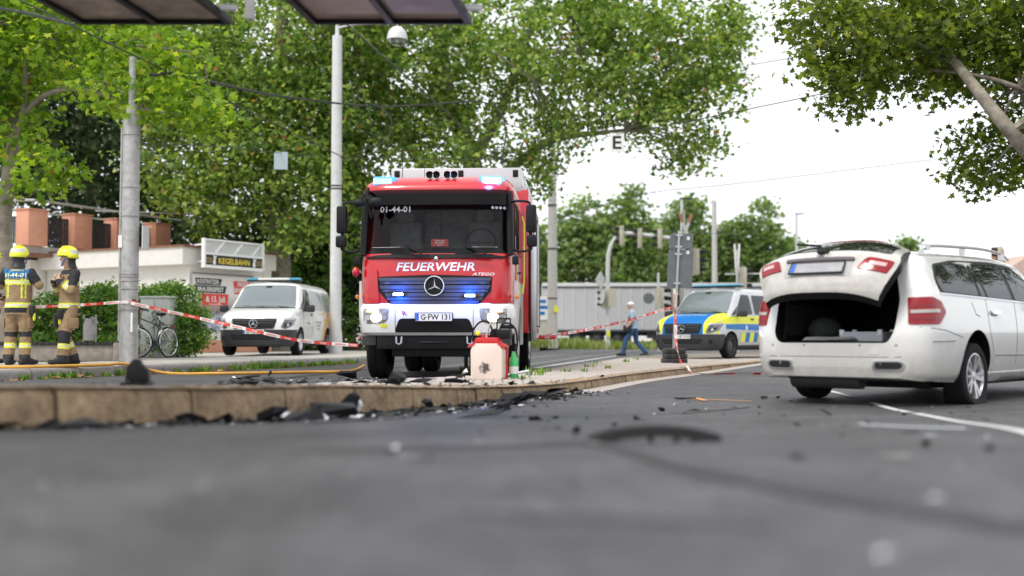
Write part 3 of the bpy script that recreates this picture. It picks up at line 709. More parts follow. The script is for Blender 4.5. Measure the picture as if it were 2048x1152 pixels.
# left foreground plane tree with its low branch hanging over the pole
b0 = G(12, 22.5)
tree('plane_tree', b0, [([b0, A(12, 560, 22.5), A(8, 430, 22.5), A(30, 250, 22.5), A(14, 120, 22.5), A(20, -60, 22.5)], .21, .09), ([A(30, 290, 22.5), A(48, 210, 22.2), A(52, 120, 22), A(70, 20, 22)], .08, .03), ([A(30, 250, 22.5), A(90, 190, 22), A(170, 180, 21.5), A(280, 215, 21), A(400, 235, 20.6)], .07, .015), ([A(25, 100, 22.5), A(120, 80, 22), A(260, 90, 21.5), A(350, 100, 21)], .06, .015), ([A(25, 330, 22.5), A(60, 310, 22.2), A(110, 320, 22)], .04, .01)],
     [blob(90, 90, 22, 1.5, 1.6, .9), blob(250, 90, 21.4, 1.3, 1.2, .7), blob(300, 190, 21, 1.5, .9, .42), blob(330, 210, 20.8, 1.15, .7, .42), blob(415, 235, 20.7, .52, .5, .22), blob(345, 120, 21.2, .6, .8, .5), blob(95, 330, 22, .72, 1.0, .55), blob(30, 220, 22.5, .9, 1.4, 1.0), blob(-80, 100, 22.5, 2, 2, 1.8), blob(130, 10, 22, 1.8, 1.5, .6), blob(60, 385, 22.2, .45, .6, .2)],
     600, 17, .19, .098, 'lobed', LM['bright'], M['bark'], 'light green plane tree at the left edge with a low branch over the steel pole', 3, shell=.2, twigs=110)
# right foreground plane tree, trunk outside the frame
b0 = (10.4, 18.5, .0)
tree('plane_tree', b0, [([b0, (10.3, 18.5, 2.0), A(2250, 420, 18.5), A(2290, 150, 18.8), A(2300, -100, 19)], .30, .16), ([A(2250, 470, 18.0), A(2110, 360, 17.0), A(2020, 262, 16.5), A(1950, 175, 16.9), A(1900, 110, 17.8), A(1850, 40, 18.6)], .16, .05), ([A(2160, 220, 17.6), A(2040, 176, 17.2), A(1960, 152, 17.4), A(1860, 140, 18)], .05, .02), ([A(1930, 150, 18.2), A(1800, 70, 18), A(1680, 60, 18)], .05, .015)],
     [blob(1760, 60, 18.2, 1.55, 1.8, .85), blob(1880, 110, 18.2, 1.5, 1.6, .75), blob(1700, 130, 18, .85, 1.2, .62), blob(1720, 185, 18, .62, .8, .30), blob(1980, 60, 18.4, 1.3, 1.8, .9), blob(2040, 130, 18, .9, 1.2, .8), blob(2010, 310, 18.6, .85, 1.0, .62), blob(1960, 345, 18.4, .45, .5, .30), blob(1620, 20, 18.2, .6, .9, .5), blob(2090, 240, 18.6, .7, 1.2, 1.0), blob(1900, -40, 18.2, 2.5, 1.8, .8), ((10.6, 17.2, 6.2), (2.2, 2.6, 1.6)), ((11.5, 14.0, 6.0), (2.4, 2.4, 1.8)), ((12.5, 19.0, 5.5), (2.5, 2.5, 2.0))],
     1500, 24, .20, .078, 'lobed', LM['right'], M['bark'], 'plane tree overhanging from the right edge with a bare slanting limb', 5, shell=.15, twigs=120)
# big planes in the middle
b0 = G(945, 40)
tree('plane_tree', b0, [([b0, A(948, 500, 40), A(945, 330, 40), A(890, 170, 40), A(880, 20, 40), A(870, -150, 40)], .48, .2), ([A(948, 400, 40), A(1030, 330, 39), A(1110, 280, 38.5), A(1250, 260, 38)], .26, .06), ([A(945, 330, 40), A(1010, 200, 40), A(1060, 60, 40), A(1100, -80, 40)], .2, .08), ([A(940, 420, 40), A(830, 310, 40.5), A(785, 215, 41), A(735, 90, 41), A(700, -40, 41)], .26, .1), ([A(1050, 100, 40), A(1200, 110, 39), A(1320, 130, 38.5)], .1, .03)],
     [blob(1010, 60, 39, 5, 5, 3.2), blob(1180, 110, 38.5, 4.2, 4, 2.6), blob(1330, 150, 38.5, 2.6, 3, 2.2), blob(1420, 190, 38.5, 1.25, 2, 1.2), blob(1250, 240, 38, 2.6, 2.6, 1.0), blob(1400, 300, 38.2, .7, 1.4, .7), blob(1120, 290, 38, 1.6, 2.0, .9), blob(780, 130, 40.5, 4, 4, 2.8), blob(720, 250, 40, 2.4, 3, 1.6), blob(860, 250, 39.5, 2.0, 2.5, 1.3), blob(1060, 330, 38, 1.1, 1.5, .6), blob(1300, 10, 38.8, 3.2, 4, 2.2), blob(1440, 60, 38.6, .9, 2, 1.2), blob(1360, 330, 38.2, .5, 1, .5), blob(985, 285, 38, 1.3, 1.6, .9), blob(905, 300, 37.5, 1.2, 1.4, .8), blob(1085, 350, 37.8, .7, 1.2, .8), blob(820, 320, 38, 1.0, 1.4, .7)],
     1100, 38, .33, .115, 'tri', LM['mid'], M['bark'], 'tall spreading plane tree behind the fire engine', 8, shell=.3, twigs=220)
b0 = G(560, 39)
tree('plane_tree', b0, [([b0, A(560, 480, 39), A(540, 300, 39), A(560, 120, 39), A(570, -120, 39)], .4, .18), ([A(545, 300, 39), A(600, 140, 39), A(470, 80, 38.5)], .14, .05), ([A(548, 320, 39), A(640, 200, 38.5), A(700, 150, 38)], .14, .05), ([A(540, 330, 39), A(430, 240, 38.5), A(340, 200, 38)], .12, .04)],
     [blob(560, 60, 38.5, 4.2, 4, 2.8), blob(470, 180, 37.5, 3, 3, 1.8), blob(620, 250, 37.5, 2.3, 2.5, 2.2), blob(520, 330, 37, 2.4, 2, 1.5), blob(380, 290, 37.5, 2.2, 2, 1.8), blob(640, 390, 37, 1.0, 1.5, 1.3), blob(430, 400, 37, 1.7, 1.6, 1.0), blob(330, 120, 38.5, 2.6, 3, 2.4), blob(700, 60, 38.5, 2.2, 3, 2.2), blob(590, 470, 37, 1.0, 1.2, .7), blob(700, 330, 38, .9, 1.5, 1.3), blob(725, 420, 38.5, .9, 1.4, 1.6), blob(640, 330, 36.8, 1.0, 1.2, 1.2)],
     1250, 36, .36, .115, 'tri', LM['mid'], M['bark'], 'tall plane tree behind the service van and the lamp post', 9, shell=.3, twigs=180)
b0 = G(180, 46)
tree('plane_tree', b0, [([b0, A(180, 400, 46), A(170, 100, 46), A(170, -100, 46)], .35, .15), ([A(178, 350, 46), A(280, 220, 46), A(330, 120, 46)], .15, .05)],
     [blob(160, 230, 45, 4, 4, 4), blob(60, 120, 46, 4, 4, 3.2), blob(280, 120, 46, 3.5, 3.5, 3), blob(250, 330, 45, 2.4, 2.4, 2.0), blob(60, 330, 46, 3, 3, 2)],
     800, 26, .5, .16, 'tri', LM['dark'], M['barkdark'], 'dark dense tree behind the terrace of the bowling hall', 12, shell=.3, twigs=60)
# dark evergreens under the planes
for i, (px, d, rx, h, lab) in enumerate(((480, 43, 2.6, 5.8, 'dark evergreen behind the KEGELBAHN sign'), (585, 44, 2.2, 5.2, 'dark evergreen above the roof of the service van'), (705, 44, 2.2, 6.8, 'dark evergreen between the lamp post and the fire engine'), (330, 46, 3.0, 7.5, 'dark evergreen above the low white roof right of the steel pole'), (210, 48, 3.4, 8.0, 'dark evergreen above the terrace screens'))):
    b0 = G(px, d); p = Vector(b0)
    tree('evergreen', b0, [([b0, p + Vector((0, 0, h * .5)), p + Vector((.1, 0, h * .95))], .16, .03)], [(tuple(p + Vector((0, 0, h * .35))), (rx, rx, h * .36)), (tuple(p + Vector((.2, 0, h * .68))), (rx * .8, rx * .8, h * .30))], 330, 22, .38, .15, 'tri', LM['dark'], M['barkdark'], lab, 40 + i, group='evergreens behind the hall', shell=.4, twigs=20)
# distant trees beyond the lorry
for i, (px, d, w_, top, lab) in enumerate(((1165, 92, 3.4, 378, 'distant tree directly right of the fire engine mirror'), (1255, 90, 2.8, 366, 'distant tree above the signal mast arm'), (1375, 95, 2.7, 388, 'distant round tree behind the grey signpost'), (1450, 97, 2.4, 440, 'distant tree behind the concrete mast'), (1520, 95, 2.6, 388, 'distant tree left of the white car roof'), (1585, 100, 1.5, 478, 'small distant tree beside the far street lamp'), (1815, 110, 1.7, 474, 'small distant tree top over the white car roof'), (1040, 90, 3.4, 430, 'distant tree mostly hidden behind the fire engine'), (1310, 98, 2.2, 450, 'distant low tree in the gap left of the signpost'))):
    b0 = G(px, d, 0); p = Vector(b0); ht = at(px, top, d).z; cz = ht * .56
    tree('roadside_tree', b0, [([b0, p + Vector((.1, 0, ht * .4)), p + Vector((0, 0, ht * .85))], .3, .06)], [(tuple(p + Vector((0, 0, ht * .40))), (w_, w_, ht * .30)), (tuple(p + Vector((-.35 * w_, 0, ht * .62))), (w_ * .68, w_ * .7, ht * .24)), (tuple(p + Vector((.42 * w_, 0, ht * .58))), (w_ * .62, w_ * .7, ht * .25)), (tuple(p + Vector((.05 * w_, 0, ht * .80))), (w_ * .5, w_ * .6, ht * .19))], 330, 20, .5, .27, 'tri', LM['far'], M['barkdark'], lab, 60 + i, group='distant roadside trees', shell=.35, twigs=30)
# laurel hedge: two bushes masses
def hedge(label, blobs, n, seed):
    rng = np.random.RandomState(seed); c = np.mean([b[0] for b in blobs], axis=0); root = tag(empty('laurel_bush', (c[0], c[1], SWZ)), label, 'hedge', 'laurel bushes'); base = np.array([c[0], c[1], SWZ])
    cl = clusters(rng, blobs, n, .55); cl = cl[cl[:, 2] > SWZ + .05]; C = foliage(rng, cl, 16, .10); C = C[C[:, 2] > SWZ + .02] - base
    leaves('foliage', C, .105, 'laurel', LM['hedge'], root, up=.5, rng=rng)
    s_ = MB()
    for c_ in cl[::12]:
        p = Vector(c_) - Vector(base); s_.tube([(p.x * .7, p.y * .7, -.02), (p.x * .85, p.y * .85, p.z * .5), tuple(p)], [.02, .014, .005], 5)
    tag(s_.build('stems', M['barkdark'], root, weld=False), kind='stuff')
hedge('big rounded laurel bush beside the utility cabinet', [blob(350, 640, 27.3, .75, .7, .95), blob(300, 640, 27.6, .8, .6, .85), blob(385, 660, 27.2, .42, .5, .55), blob(250, 640, 27.8, .7, .6, .8), blob(330, 600, 27.4, .5, .5, .45), blob(330, 690, 27.0, .9, .5, .4), blob(250, 690, 27.4, .8, .5, .4)], 900, 21)
hedge('laurel bush behind the two firefighters', [blob(190, 640, 24.8, .6, .6, .75), blob(130, 640, 24.8, .6, .6, .72), blob(70, 650, 24.8, .6, .5, .68), blob(10, 650, 24.8, .6, .5, .6), blob(220, 620, 25.4, .4, .5, .62), blob(120, 690, 24.2, 1.2, .4, .3)], 800, 22)
hedge('shrub against the dark trees behind the service van', [blob(620, 610, 40.5, 1.3, 1, 1.9), blob(700, 600, 41, 1.4, 1, 2.1), blob(560, 600, 40.5, 1.0, 1, 1.9)], 520, 23)
# ------------------------------------------------------------------ wheels
def wheel(parent, x, y, r, wd, rim_r, side, style='alloy', zc=None, flat=0, rim_mat=None, steer=0):
    """wheel > tyre, rim; side +1: outer face towards +y"""
    o = empty('wheel', (x, y, r if zc is None else zc), steer, parent)
    A = Matrix.Rotation(-math.pi / 2 * side, 4, 'X')       # local Z -> outward
    h = wd / 2
    prof = [(rim_r - .01, -h * .85), (rim_r + .02, -h * .95), (r * .90, -h), (r * .975, -h * .86), (r * .995, -h * .62), (r * .985, -h * .60), (r * .985, -h * .54), (r, -h * .52), (r, -h * .1), (r * .98, -h * .08), (r * .98, h * .08), (r, h * .1), (r, h * .52), (r * .985, h * .54), (r * .985, h * .60), (r * .995, h * .62), (r * .975, h * .86), (r * .90, h), (rim_r + .02, h * .95), (rim_r - .01, h * .85)]
    t = MB().lathe(prof, 40, A)
    if flat:
        zc_ = r if zc is None else zc; nv = []
        for p in t.v:
            x_, y_, z_ = p
            if z_ < -zc_ * .55:
                k = min(1, (-z_ - zc_ * .55) / (zc_ * .45)); y_ = y_ * (1 + .28 * k)
            z_ = max(z_, -zc_ + .002); nv.append((x_, y_, z_))
        t.v = nv
    t.build('tyre', M['rubber'], o, smooth=40)
    rm = rim_mat or M['alu']; b = MB()
    if style == 'alloy':
        b.lathe([(rim_r, h * .88), (rim_r - .012, h * .9), (rim_r - .02, h * .7), (rim_r - .03, -h * .2), (.0, -h * .25)], 40, A)
        b.lathe([(.07, h * .45), (.06, h * .72), (.03, h * .78), (0, h * .78)], 16, A)
        for k in range(5):
            for dlt in (-.16, .16):
                a = 2 * math.pi * k / 5 + dlt; a2 = 2 * math.pi * k / 5 + dlt * 1.15
                p = A @ Vector((.05 * math.cos(a), .05 * math.sin(a), h * .62)); q = A @ Vector(((rim_r - .012) * math.cos(a2), (rim_r - .012) * math.sin(a2), h * .80))
                b.bar(p, q, .034, .03, up=A @ Vector((0, 0, 1)))
        for k in range(5):
            a = 2 * math.pi * (k + .5) / 5; c = A @ Vector((.055 * math.cos(a), .055 * math.sin(a), h * .70)); b.ell(c, (.009,) * 3, nu=6, nv=4)
    elif style == 'steel':
        b.lathe([(rim_r, h * .88), (rim_r - .015, h * .9), (rim_r - .03, h * .35), (rim_r - .06, h * .3), (rim_r - .075, h * .55), (.08, h * .62), (.06, h * .75), (0, h * .75)], 32, A)
        for k in range(12):
            a = 2 * math.pi * k / 12; c = A @ Vector(((rim_r - .05) * math.cos(a), (rim_r - .05) * math.sin(a), h * .36)); b.ell(c, (.018,) * 3, nu=6, nv=4)
    else:   # truck
        b.lathe([(rim_r, h * .9), (rim_r - .02, h * .92), (rim_r - .03, h * .6), (.16, h * .55), (.15, h * .95), (.10, h * 1.05), (0, h * 1.05)], 32, A)
        for k in range(10):
            a = 2 * math.pi * k / 10; c = A @ Vector((.185 * math.cos(a), .185 * math.sin(a), h * .62)); b.ell(c, (.016,) * 3, nu=6, nv=4)
    b.build('rim', rm, o, smooth=30)
    if style == 'alloy':   # brake disc seen between the spokes
        MB().lathe([(rim_r * .72, -h * .1), (rim_r * .72, h * .05), (0, h * .05)], 24, A).build('brake_disc', M['darksteel'], o)
    return o
def star_emblem(parent, O, U, V, r, name='emblem', m=None):
    """ring with a three-pointed star, facing U x V"""
    O, U, V = Vector(O), Vector(U), Vector(V); N = U.cross(V); T = Matrix((U, V, N)).transposed().to_4x4(); T.translation = O
    b = MB(); ring = [T @ Vector((r * math.cos(2 * math.pi * k / 28), r * math.sin(2 * math.pi * k / 28), 0)) for k in range(28)]
    b.tube(ring, r * .085, 6, closed=True)
    for k in range(3):
        a = math.pi / 2 + k * 2 * math.pi / 3; tip = (r * math.cos(a), r * math.sin(a)); e = r * .16
        l = (e * math.cos(a + math.pi / 3), e * math.sin(a + math.pi / 3)); rr = (e * math.cos(a - math.pi / 3), e * math.sin(a - math.pi / 3))
        b.add([T @ Vector((*tip, 0)), T @ Vector((*l, 0)), T @ Vector((*rr, 0)), T @ Vector((0, 0, r * .16))], [(0, 1, 3), (0, 3, 2)])
    return b.build(name, m or M['chrome'], parent, smooth=20)
def number_plate(parent, O, U, V, text, band=True, wd=.52, ht=.11):
    O, U, V = Vector(O), Vector(U).normalized(), Vector(V).normalized(); N = U.cross(V); T = Matrix((U, V, N)).transposed().to_4x4(); T.translation = O
    p = MB().prism(rounded(rect(-wd / 2, wd / 2, -ht / 2, ht / 2), .012), 0, .006, T).build('number_plate', M['plate'], parent)
    MB().prism(rounded(rect(-wd / 2 + .004, -wd / 2 + .044, -ht / 2 + .004, ht / 2 - .004), .008), .006, .008, T).build('country_band', M['euband'], p)
    fr = MB()
    for a0, a1, b0, b1 in ((-wd / 2 - .012, wd / 2 + .012, -ht / 2 - .014, -ht / 2), (-wd / 2 - .012, wd / 2 + .012, ht / 2, ht / 2 + .008), (-wd / 2 - .012, -wd / 2, -ht / 2, ht / 2), (wd / 2, wd / 2 + .012, -ht / 2, ht / 2)): fr.prism(rect(a0, a1, b0, b1), 0, .008, T)
    fr.build('plate_frame', M['black'], p)
    if text:
        flat_text('plate_lettering', text, .075, O + U * .022, U, V, M['ink'], p, off=.0085, sx=.95)
        MB().prism([(-.105 + .012 * math.cos(k), .0 + .012 * math.sin(k)) for k in np.linspace(0, 6.28, 10)[:-1]], .006, .0088, T).build('seal', M['inkgrey'], p)
    return p

# ------------------------------------------------------------------ fire engine
def fire_engine():
    root = tag(empty('fire_engine'), 'red and white fire engine with lit blue lights and white FEUERWEHR lettering', 'fire engine')
    E = lambda n, b, m, p=None, **k: b.build(n, m, p or root, **k)
    def plan(hw, sh, depth, nose=1.0):
        h = [(0, 0), (.0, .45), (.012, .68), (.04, .88), (.09, 1.0), (.17, 1.075), (.30, 1.12), (.45, 1.135), (depth, 1.135)]
        k = hw / 1.135; h = [(-(sh + l * nose if l < depth else l), y * k) for l, y in h]
        return h[::-1] + [(x, -y) for x, y in h[1:]]
    def vloft(levels, depth, top=False, bottom=False):
        mb = MB(); rows = []
        for z, hw, sh in levels: rows.append([(x, y, z) for x, y in plan(hw, sh, depth)])
        mb.grid(rows); n = len(rows[0])
        mb.add([r[i] for r in rows for i in (0, -1)], [(2 * i, 2 * i + 1, 2 * i + 3, 2 * i + 2) for i in range(len(rows) - 1)])
        if top: mb.add(rows[-1], [tuple(range(n))])
        if bottom: mb.add(rows[0], [tuple(range(n))])
        return mb
    grilleb = M['grille']
    cabm = vloft([(.98, 1.11, .045), (1.15, 1.12, .03), (1.45, 1.125, .03), (1.62, 1.125, .05), (1.78, 1.12, .08), (1.84, 1.115, .10)], 2.7, top=True, bottom=True)
    cab = E('cab', cabm, M['red'], smooth=28); sk = Skin(cab.data, root)
    bum = E('bumper', vloft([(.66, 1.08, .06), (.70, 1.115, .01), (.86, 1.14, -.03), (1.02, 1.145, -.035), (1.09, 1.135, -.01), (1.12, 1.12, .03)], .72, top=True, bottom=True), M['white'], smooth=28)
    bs = Skin(bum.data, root)
    # red cheeks stand proud beside the grille
    for s_ in (-1, 1):
        pl = [(s_ * .84, 1.60), (s_ * 1.09, 1.78), (s_ * 1.11, 1.12), (s_ * .80, 1.12)]
        sk.panel('cheek', 'front', pl if s_ < 0 else pl[::-1], M['red'], off=.03, step=.07, thick=.05)
    # grille with louvres and perforated strips
    gp = rounded([(-.84, 1.50), (-.82, 1.30), (-.60, 1.06), (0, 1.035), (.60, 1.06), (.82, 1.30), (.84, 1.50), (0, 1.53)], .05)
    gr = sk.panel('grille', 'front', gp[::-1], M['black'], off=.012, step=.07, thick=.03)
    for z0, z1, hw in ((1.44, 1.485, .80), (1.325, 1.375, .78), (1.215, 1.265, .70), (1.105, 1.155, .62)):
        sk.panel('grille_bar', 'front', [(-hw, z0), (hw, z0), (hw + .02, z1), (-hw - .02, z1)], grilleb, off=.03, step=.09, thick=.03, parent=gr)
        sk.panel('perforated_strip', 'front', [(-hw + .02, z0 - .045), (hw - .02, z0 - .045), (hw - .01, z0 - .008), (-hw + .01, z0 - .008)], M['perf'], off=.018, step=.09, thick=.008, parent=gr)
    sk.panel('badge_disc', 'front', [(.145 * math.cos(a), 1.365 + .145 * math.sin(a)) for a in np.linspace(0, 2 * math.pi, 25)[:-1]], M['black'], off=.045, step=.2, thick=.05, parent=gr)
    star_emblem(root, (.045 - .02, 0, 1.365), (0, 1, 0), (0, 0, 1), .137)
    sk.text('lettering', 'front', 'FEUERWEHR', .118, .01, 1.645, M['inkwhite'], off=.008, sx=1.18, shear=.18)
    sk.text('badge_lettering', 'front', 'ATEGO', .04, .70, 1.535, M['chrome'], off=.034, sx=1.6, shear=.3)
    MB().ell((-.055, .015, 1.76), (.02, .033, .033)).build('badge', M['chrome'], root)
    # window band, wipers
    sk.panel('scuttle', 'front', rounded([(-1.02, 1.77), (1.02, 1.77), (1.06, 1.86), (-1.06, 1.86)], .02), M['black'], off=.03, step=.1, thick=.05)
    # cab greenhouse: pillars, side walls, roof
    def gl(z): t = (z - 1.84) / (2.74 - 1.84); return .10 + .13 * t
    ws = MB(); rows = []
    for z in np.linspace(1.85, 2.74, 8): rows.append([(x, y, z) for x, y in plan(1.10 - .03 * (z - 1.84), gl(z), 2.7)[2:-2]])
    ws.grid(rows); E('windscreen', ws, M['screen'], smooth=60)
    for s_ in (-1, 1):
        E('pillar', MB().tube([(-.25, s_ * 1.075, 1.82), (-.31, s_ * 1.065, 2.3), (-.38, s_ * 1.04, 2.76)], .055, 8), M['black'])
        sp = MB().prism([(.38, 1.84), (2.7, 1.84), (2.7, 2.78), (.45, 2.78)], 0, .03, Matrix(((-1, 0, 0, 0), (0, 0, 1, s_ * 1.10 - .015), (0, 1, 0, 0), (0, 0, 0, 1))))
        E('cab_side', sp, M['red'])
        for l0, l1 in ((.5, 1.25), (1.5, 2.45)):
            w_ = MB().prism(rounded(rect(l0, l1, 1.92, 2.62), .06), 0, .012, Matrix(((-1, 0, 0, 0), (0, 0, 1, s_ * 1.117 if s_ > 0 else -1.129), (0, 1, 0, 0), (0, 0, 0, 1))))
            E('side_window', w_, M['tint'])
    E('cab_rear_wall', MB().box((-2.68, 0, 2.3), (.04, 2.2, .95)), M['greyplastic'])
    roof = E('cab_roof', vloft([(2.72, 1.11, .17), (2.80, 1.115, .17), (2.89, 1.09, .24), (2.99, 1.0, .45), (3.03, .85, .75)], 2.7, top=True, bottom=True), M['red'], smooth=40)
    E('sun_visor', MB().grid([[(x + .02, y, z) for x, y in plan(1.09, .06 + (z - 2.5) * .35, 2.7)[3:-3]] for z in np.linspace(2.54, 2.77, 4)]), M['smoke'], smooth=60)
    # interior
    E('dashboard', MB().box((-.55, 0, 1.84), (.62, 2.0, .10)).box((-.36, 0, 1.87), (.2, 1.9, .10)), M['black'], bevel=.02)
    for s_ in (-1, 1):
        seat = E('seat', MB().box((-1.35, s_ * .62, 2.1), (.16, .5, .62)).box((-1.34, s_ * .62, 2.5), (.12, .28, .2)), M['seatgrey'], bevel=.05)
        E('paper_sheet', MB().box((-.28, s_ * .68 - .02, 1.932), (.3, .42, .004), rz=.15 * s_), M['plate'])
    E('radio_rack', MB().box((-1.9, .12, 2.28), (.2, .5, .7)).box((-1.8, -.25, 2.35), (.2, .25, .5)), M['seatgrey'], bevel=.02)
    E('breathing_set', MB().cyl((-2.3, -.08, 2.0), (-2.3, -.08, 2.6), .09).cyl((-2.3, .3, 2.0), (-2.3, .3, 2.6), .09), M['alu'])
    ring = [Vector((-.62, .62, 2.03)) + Vector((math.sin(a) * .08, math.cos(a) * .22, math.sin(a) * .2)) for a in np.linspace(0, 2 * math.pi, 25)[:-1]]
    E('steering_wheel', MB().tube(ring, .016, 6, closed=True).bar((-.62, .42, 2.03), (-.62, .82, 2.03), .03, .03), M['black'])
    sg = E('call_sign_board', MB().box((-.2, .05, 2.0), (.012, .25, .105)), M['red'])
    for k, (t_, sz) in enumerate((('Florian Gera', .02), ('001-44-01', .024), ('HLF 20', .018))): flat_text('board_lettering', t_, sz, (-.194, .05, 2.032 - .032 * k), (0, 1, 0), (0, 0, 1), M['inkwhite'], sg, off=.002)
    E('wire_guard', sum_mb([MB().bar((-.2, -.6, z), (-.2, .55, z), .006, .006) for z in (1.93, 1.955, 1.98)] + [MB().bar((-.2, y, 1.92), (-.2, y, 1.985), .006, .006) for y in np.arange(-.6, .56, .05)]), M['darksteel'])
    wsk = Skin(bpy.data.objects['windscreen'].data, root)
    wsk.text('call_sign', 'front', '01-44-01', .085, -.60, 2.49, M['inkwhite'], off=.02, sx=1.05)
    for k in range(4): wsk.panel('sticker', 'front', [(.82 + .055 * k + .022 * math.cos(a), 2.51 + .022 * math.sin(a)) for a in np.linspace(0, 6.283, 13)[:-1]], M['inkwhite'], off=.02, step=.5, thick=.002)
    for y0, y1 in ((-.45, -.12), (.42, .80)):
        E('wiper', MB().tube([(.02, y1 - .02, 1.80), (.0, (y0 + y1) / 2, 1.88), (-.02, y0, 1.97)], .011, 6).bar((.02, y1 - .5, 1.83), (.01, y1 + .05, 1.80), .02, .03), M['black'])
    # roof beacons, horns, headboard, aerials
    for s_, lit in ((-1, 'beacon_dim'), (1, 'beacon_lit')):
        b = E('beacon', MB().prism(rounded([(-.27, -.20), (.1, -.20), (.14, .14), (-.27, .20)], .05), 2.83, 2.985, Matrix.Translation((-.40, s_ * .80, 0)) @ Matrix.Scale(s_, 4, (0, 1, 0))), M['bluelens'], bevel=.03)
        E('beacon_lamp', MB().box((-.252, s_ * .80, 2.91), (.012, .27, .08)), M[lit], b)
    for y in (-.12, -.02, .14, .24):
        h = E('air_horn', MB().lathe([(.012, -.32), (.016, -.12), (.03, -.03), (.056, .02), (.058, .03), (.05, .025), (.018, -.05)], 16, Matrix.Translation((-.36, y, 3.01)) @ Matrix.Rotation(R(90), 4, 'Y')), M['chrome'])
        E('horn_mouth', MB().lathe([(.0, -.03), (.04, .0), (.05, .026)], 14, Matrix.Translation((-.358, y, 3.01)) @ Matrix.Rotation(R(90), 4, 'Y')), M['black'], h)
    hb = E('roof_box', MB().box((-4.9, 0, 3.26), (4.2, 2.2, .42)), M['silver'], bevel=.015)
    for y in (-1.0, .08, 1.0): E('latch', MB().box((-2.792, y, 3.37), (.02, .09, .12)), M['black'], hb, bevel=.01)
    for y, z1 in ((-.78, 3.9), (-.42, 3.5)): E('aerial', MB().tube([(-2.0, y, 2.95), (-2.0, y, z1)], [.008, .003], 5), M['black'])
    # head lamps
    for s_ in (-1, 1):
        hl = rounded([(s_ * .645, 1.045), (s_ * 1.04, 1.04), (s_ * 1.035, .87), (s_ * .99, .825), (s_ * .72, .835), (s_ * .665, .89)], .03)
        h = bs.panel('headlight', 'front', hl if s_ < 0 else hl[::-1], M['lampback'], off=.006, step=.07, thick=.02)
        iw = rounded([(s_ * .80, 1.035), (s_ * .98, 1.035), (s_ * .98, .99), (s_ * .80, .99)], .01)
        bs.panel('indicator', 'front', iw if s_ < 0 else iw[::-1], M['drl'], off=.014, step=.1, thick=.006, parent=h)
        for y, r_, m_ in ((.84, .062, 'headlamp_on'), (.97, .04, 'clearlens'), (.72, .035, 'clearlens')):
            bs.panel('reflector', 'front', [(s_ * y + r_ * 1.25 * math.cos(a), .915 + r_ * math.sin(a)) for a in np.linspace(0, 6.283, 21)[:-1]], M[m_], off=.016, step=.2, thick=.006, parent=h)
        la = bpy.data.lights.new('headlamp', 'SPOT'); la.energy = 25; la.color = (1, .82, .55); la.spot_size = R(100); la.shadow_soft_size = .05
        lo = bpy.data.objects.new('headlamp_light', la); COL.objects.link(lo); lo.parent = root; lo.location = (.12, s_ * .84, .915); lo.rotation_euler = (0, R(-80), 0)
        # grille strobes
        st = E('strobe', MB().box((.035, s_ * .515 - .0, 1.235 - .01 * s_), (.03, .17, .055)), M['black'], bevel=.01)
        E('strobe_lamp', MB().box((.053, s_ * .515, 1.235 - .01 * s_), (.01, .14, .034)), M['strobe_on'], st, bevel=.004)
        la = bpy.data.lights.new('strobe', 'POINT'); la.energy = 15; la.color = (.02, .12, 1); la.shadow_soft_size = .03
        lo = bpy.data.objects.new('strobe_light', la); COL.objects.link(lo); lo.parent = root; lo.location = (.10, s_ * .515, 1.235)
        E('marker_lamp', MB().ell((-.3, s_ * 1.17, 1.22), (.05, .025, .035)), M['orangelens'])
        # tow hooks, step grids
        E('tow_hook', MB().tube([(-.02, s_ * .51 - .04, .64), (-.0, s_ * .51 - .035, .55), (-.0, s_ * .51, .53), (-.0, s_ * .51 + .035, .55), (-.02, s_ * .51 + .04, .64)], .013, 6), M['steel'])
        E('bumper_step', MB().box((-.36, s_ * .98, .585), (.3, .2, .13)), M['darksteel'])
    la = bpy.data.lights.new('beacon', 'POINT'); la.energy = 10; la.color = (.06, .25, 1); la.shadow_soft_size = .08
    lo = bpy.data.objects.new('beacon_light', la); COL.objects.link(lo); lo.parent = root; lo.location = (-.1, .80, 2.92)
    bs.panel('lower_intake', 'front', rounded([(-.58, .70), (.58, .70), (.50, .90), (-.50, .90)], .05), M['black'], off=.006, step=.1, thick=.015)
    number_plate(root, (.048, 0, .92), (0, 1, 0), (0, 0, 1), 'G FW 131')
    bs.text('maker_mark', 'front', 'R', .055, -.42, .975, M['red'], off=.008, sx=1.5, shear=-.2)
    bs.panel('sticker', 'front', rect(-.78, -.68, .77, .82), M['polyellow'], off=.005)
    for y in (-.56, .56): bs.panel('panel_gap', 'front', rect(y - .004, y + .004, .7, 1.1), M['ink'], off=.002, thick=0)
    # underside, chassis, axles
    E('underrun_guard', MB().box((-.32, 0, .56), (.42, 1.7, .2)).box((-.5, 0, .46), (.5, 1.3, .22)).bar((.0, -.22, .56), (.0, .2, .56), .03, .03), M['black'], bevel=.03)
    E('chassis', MB().box((-3.8, .4, .72), (6.6, .09, .24)).box((-3.8, -.4, .72), (6.6, .09, .24)).box((-1.25, 0, .5), (.18, 1.7, .16)).box((-4.9, 0, .5), (.24, 1.6, .24)).ell((-4.9, .1, .5), (.25, .28, .25)).box((-2.4, 0, .62), (1.2, 1.9, .5)).box((-6.2, 0, .6), (1.0, 1.8, .4)), M['black'])
    for y in (.06, .16, .5): E('snow_chain', MB().tube([(-3.9, y, .62), (-3.9, y, .06)], .035, 6), M['darksteel'])
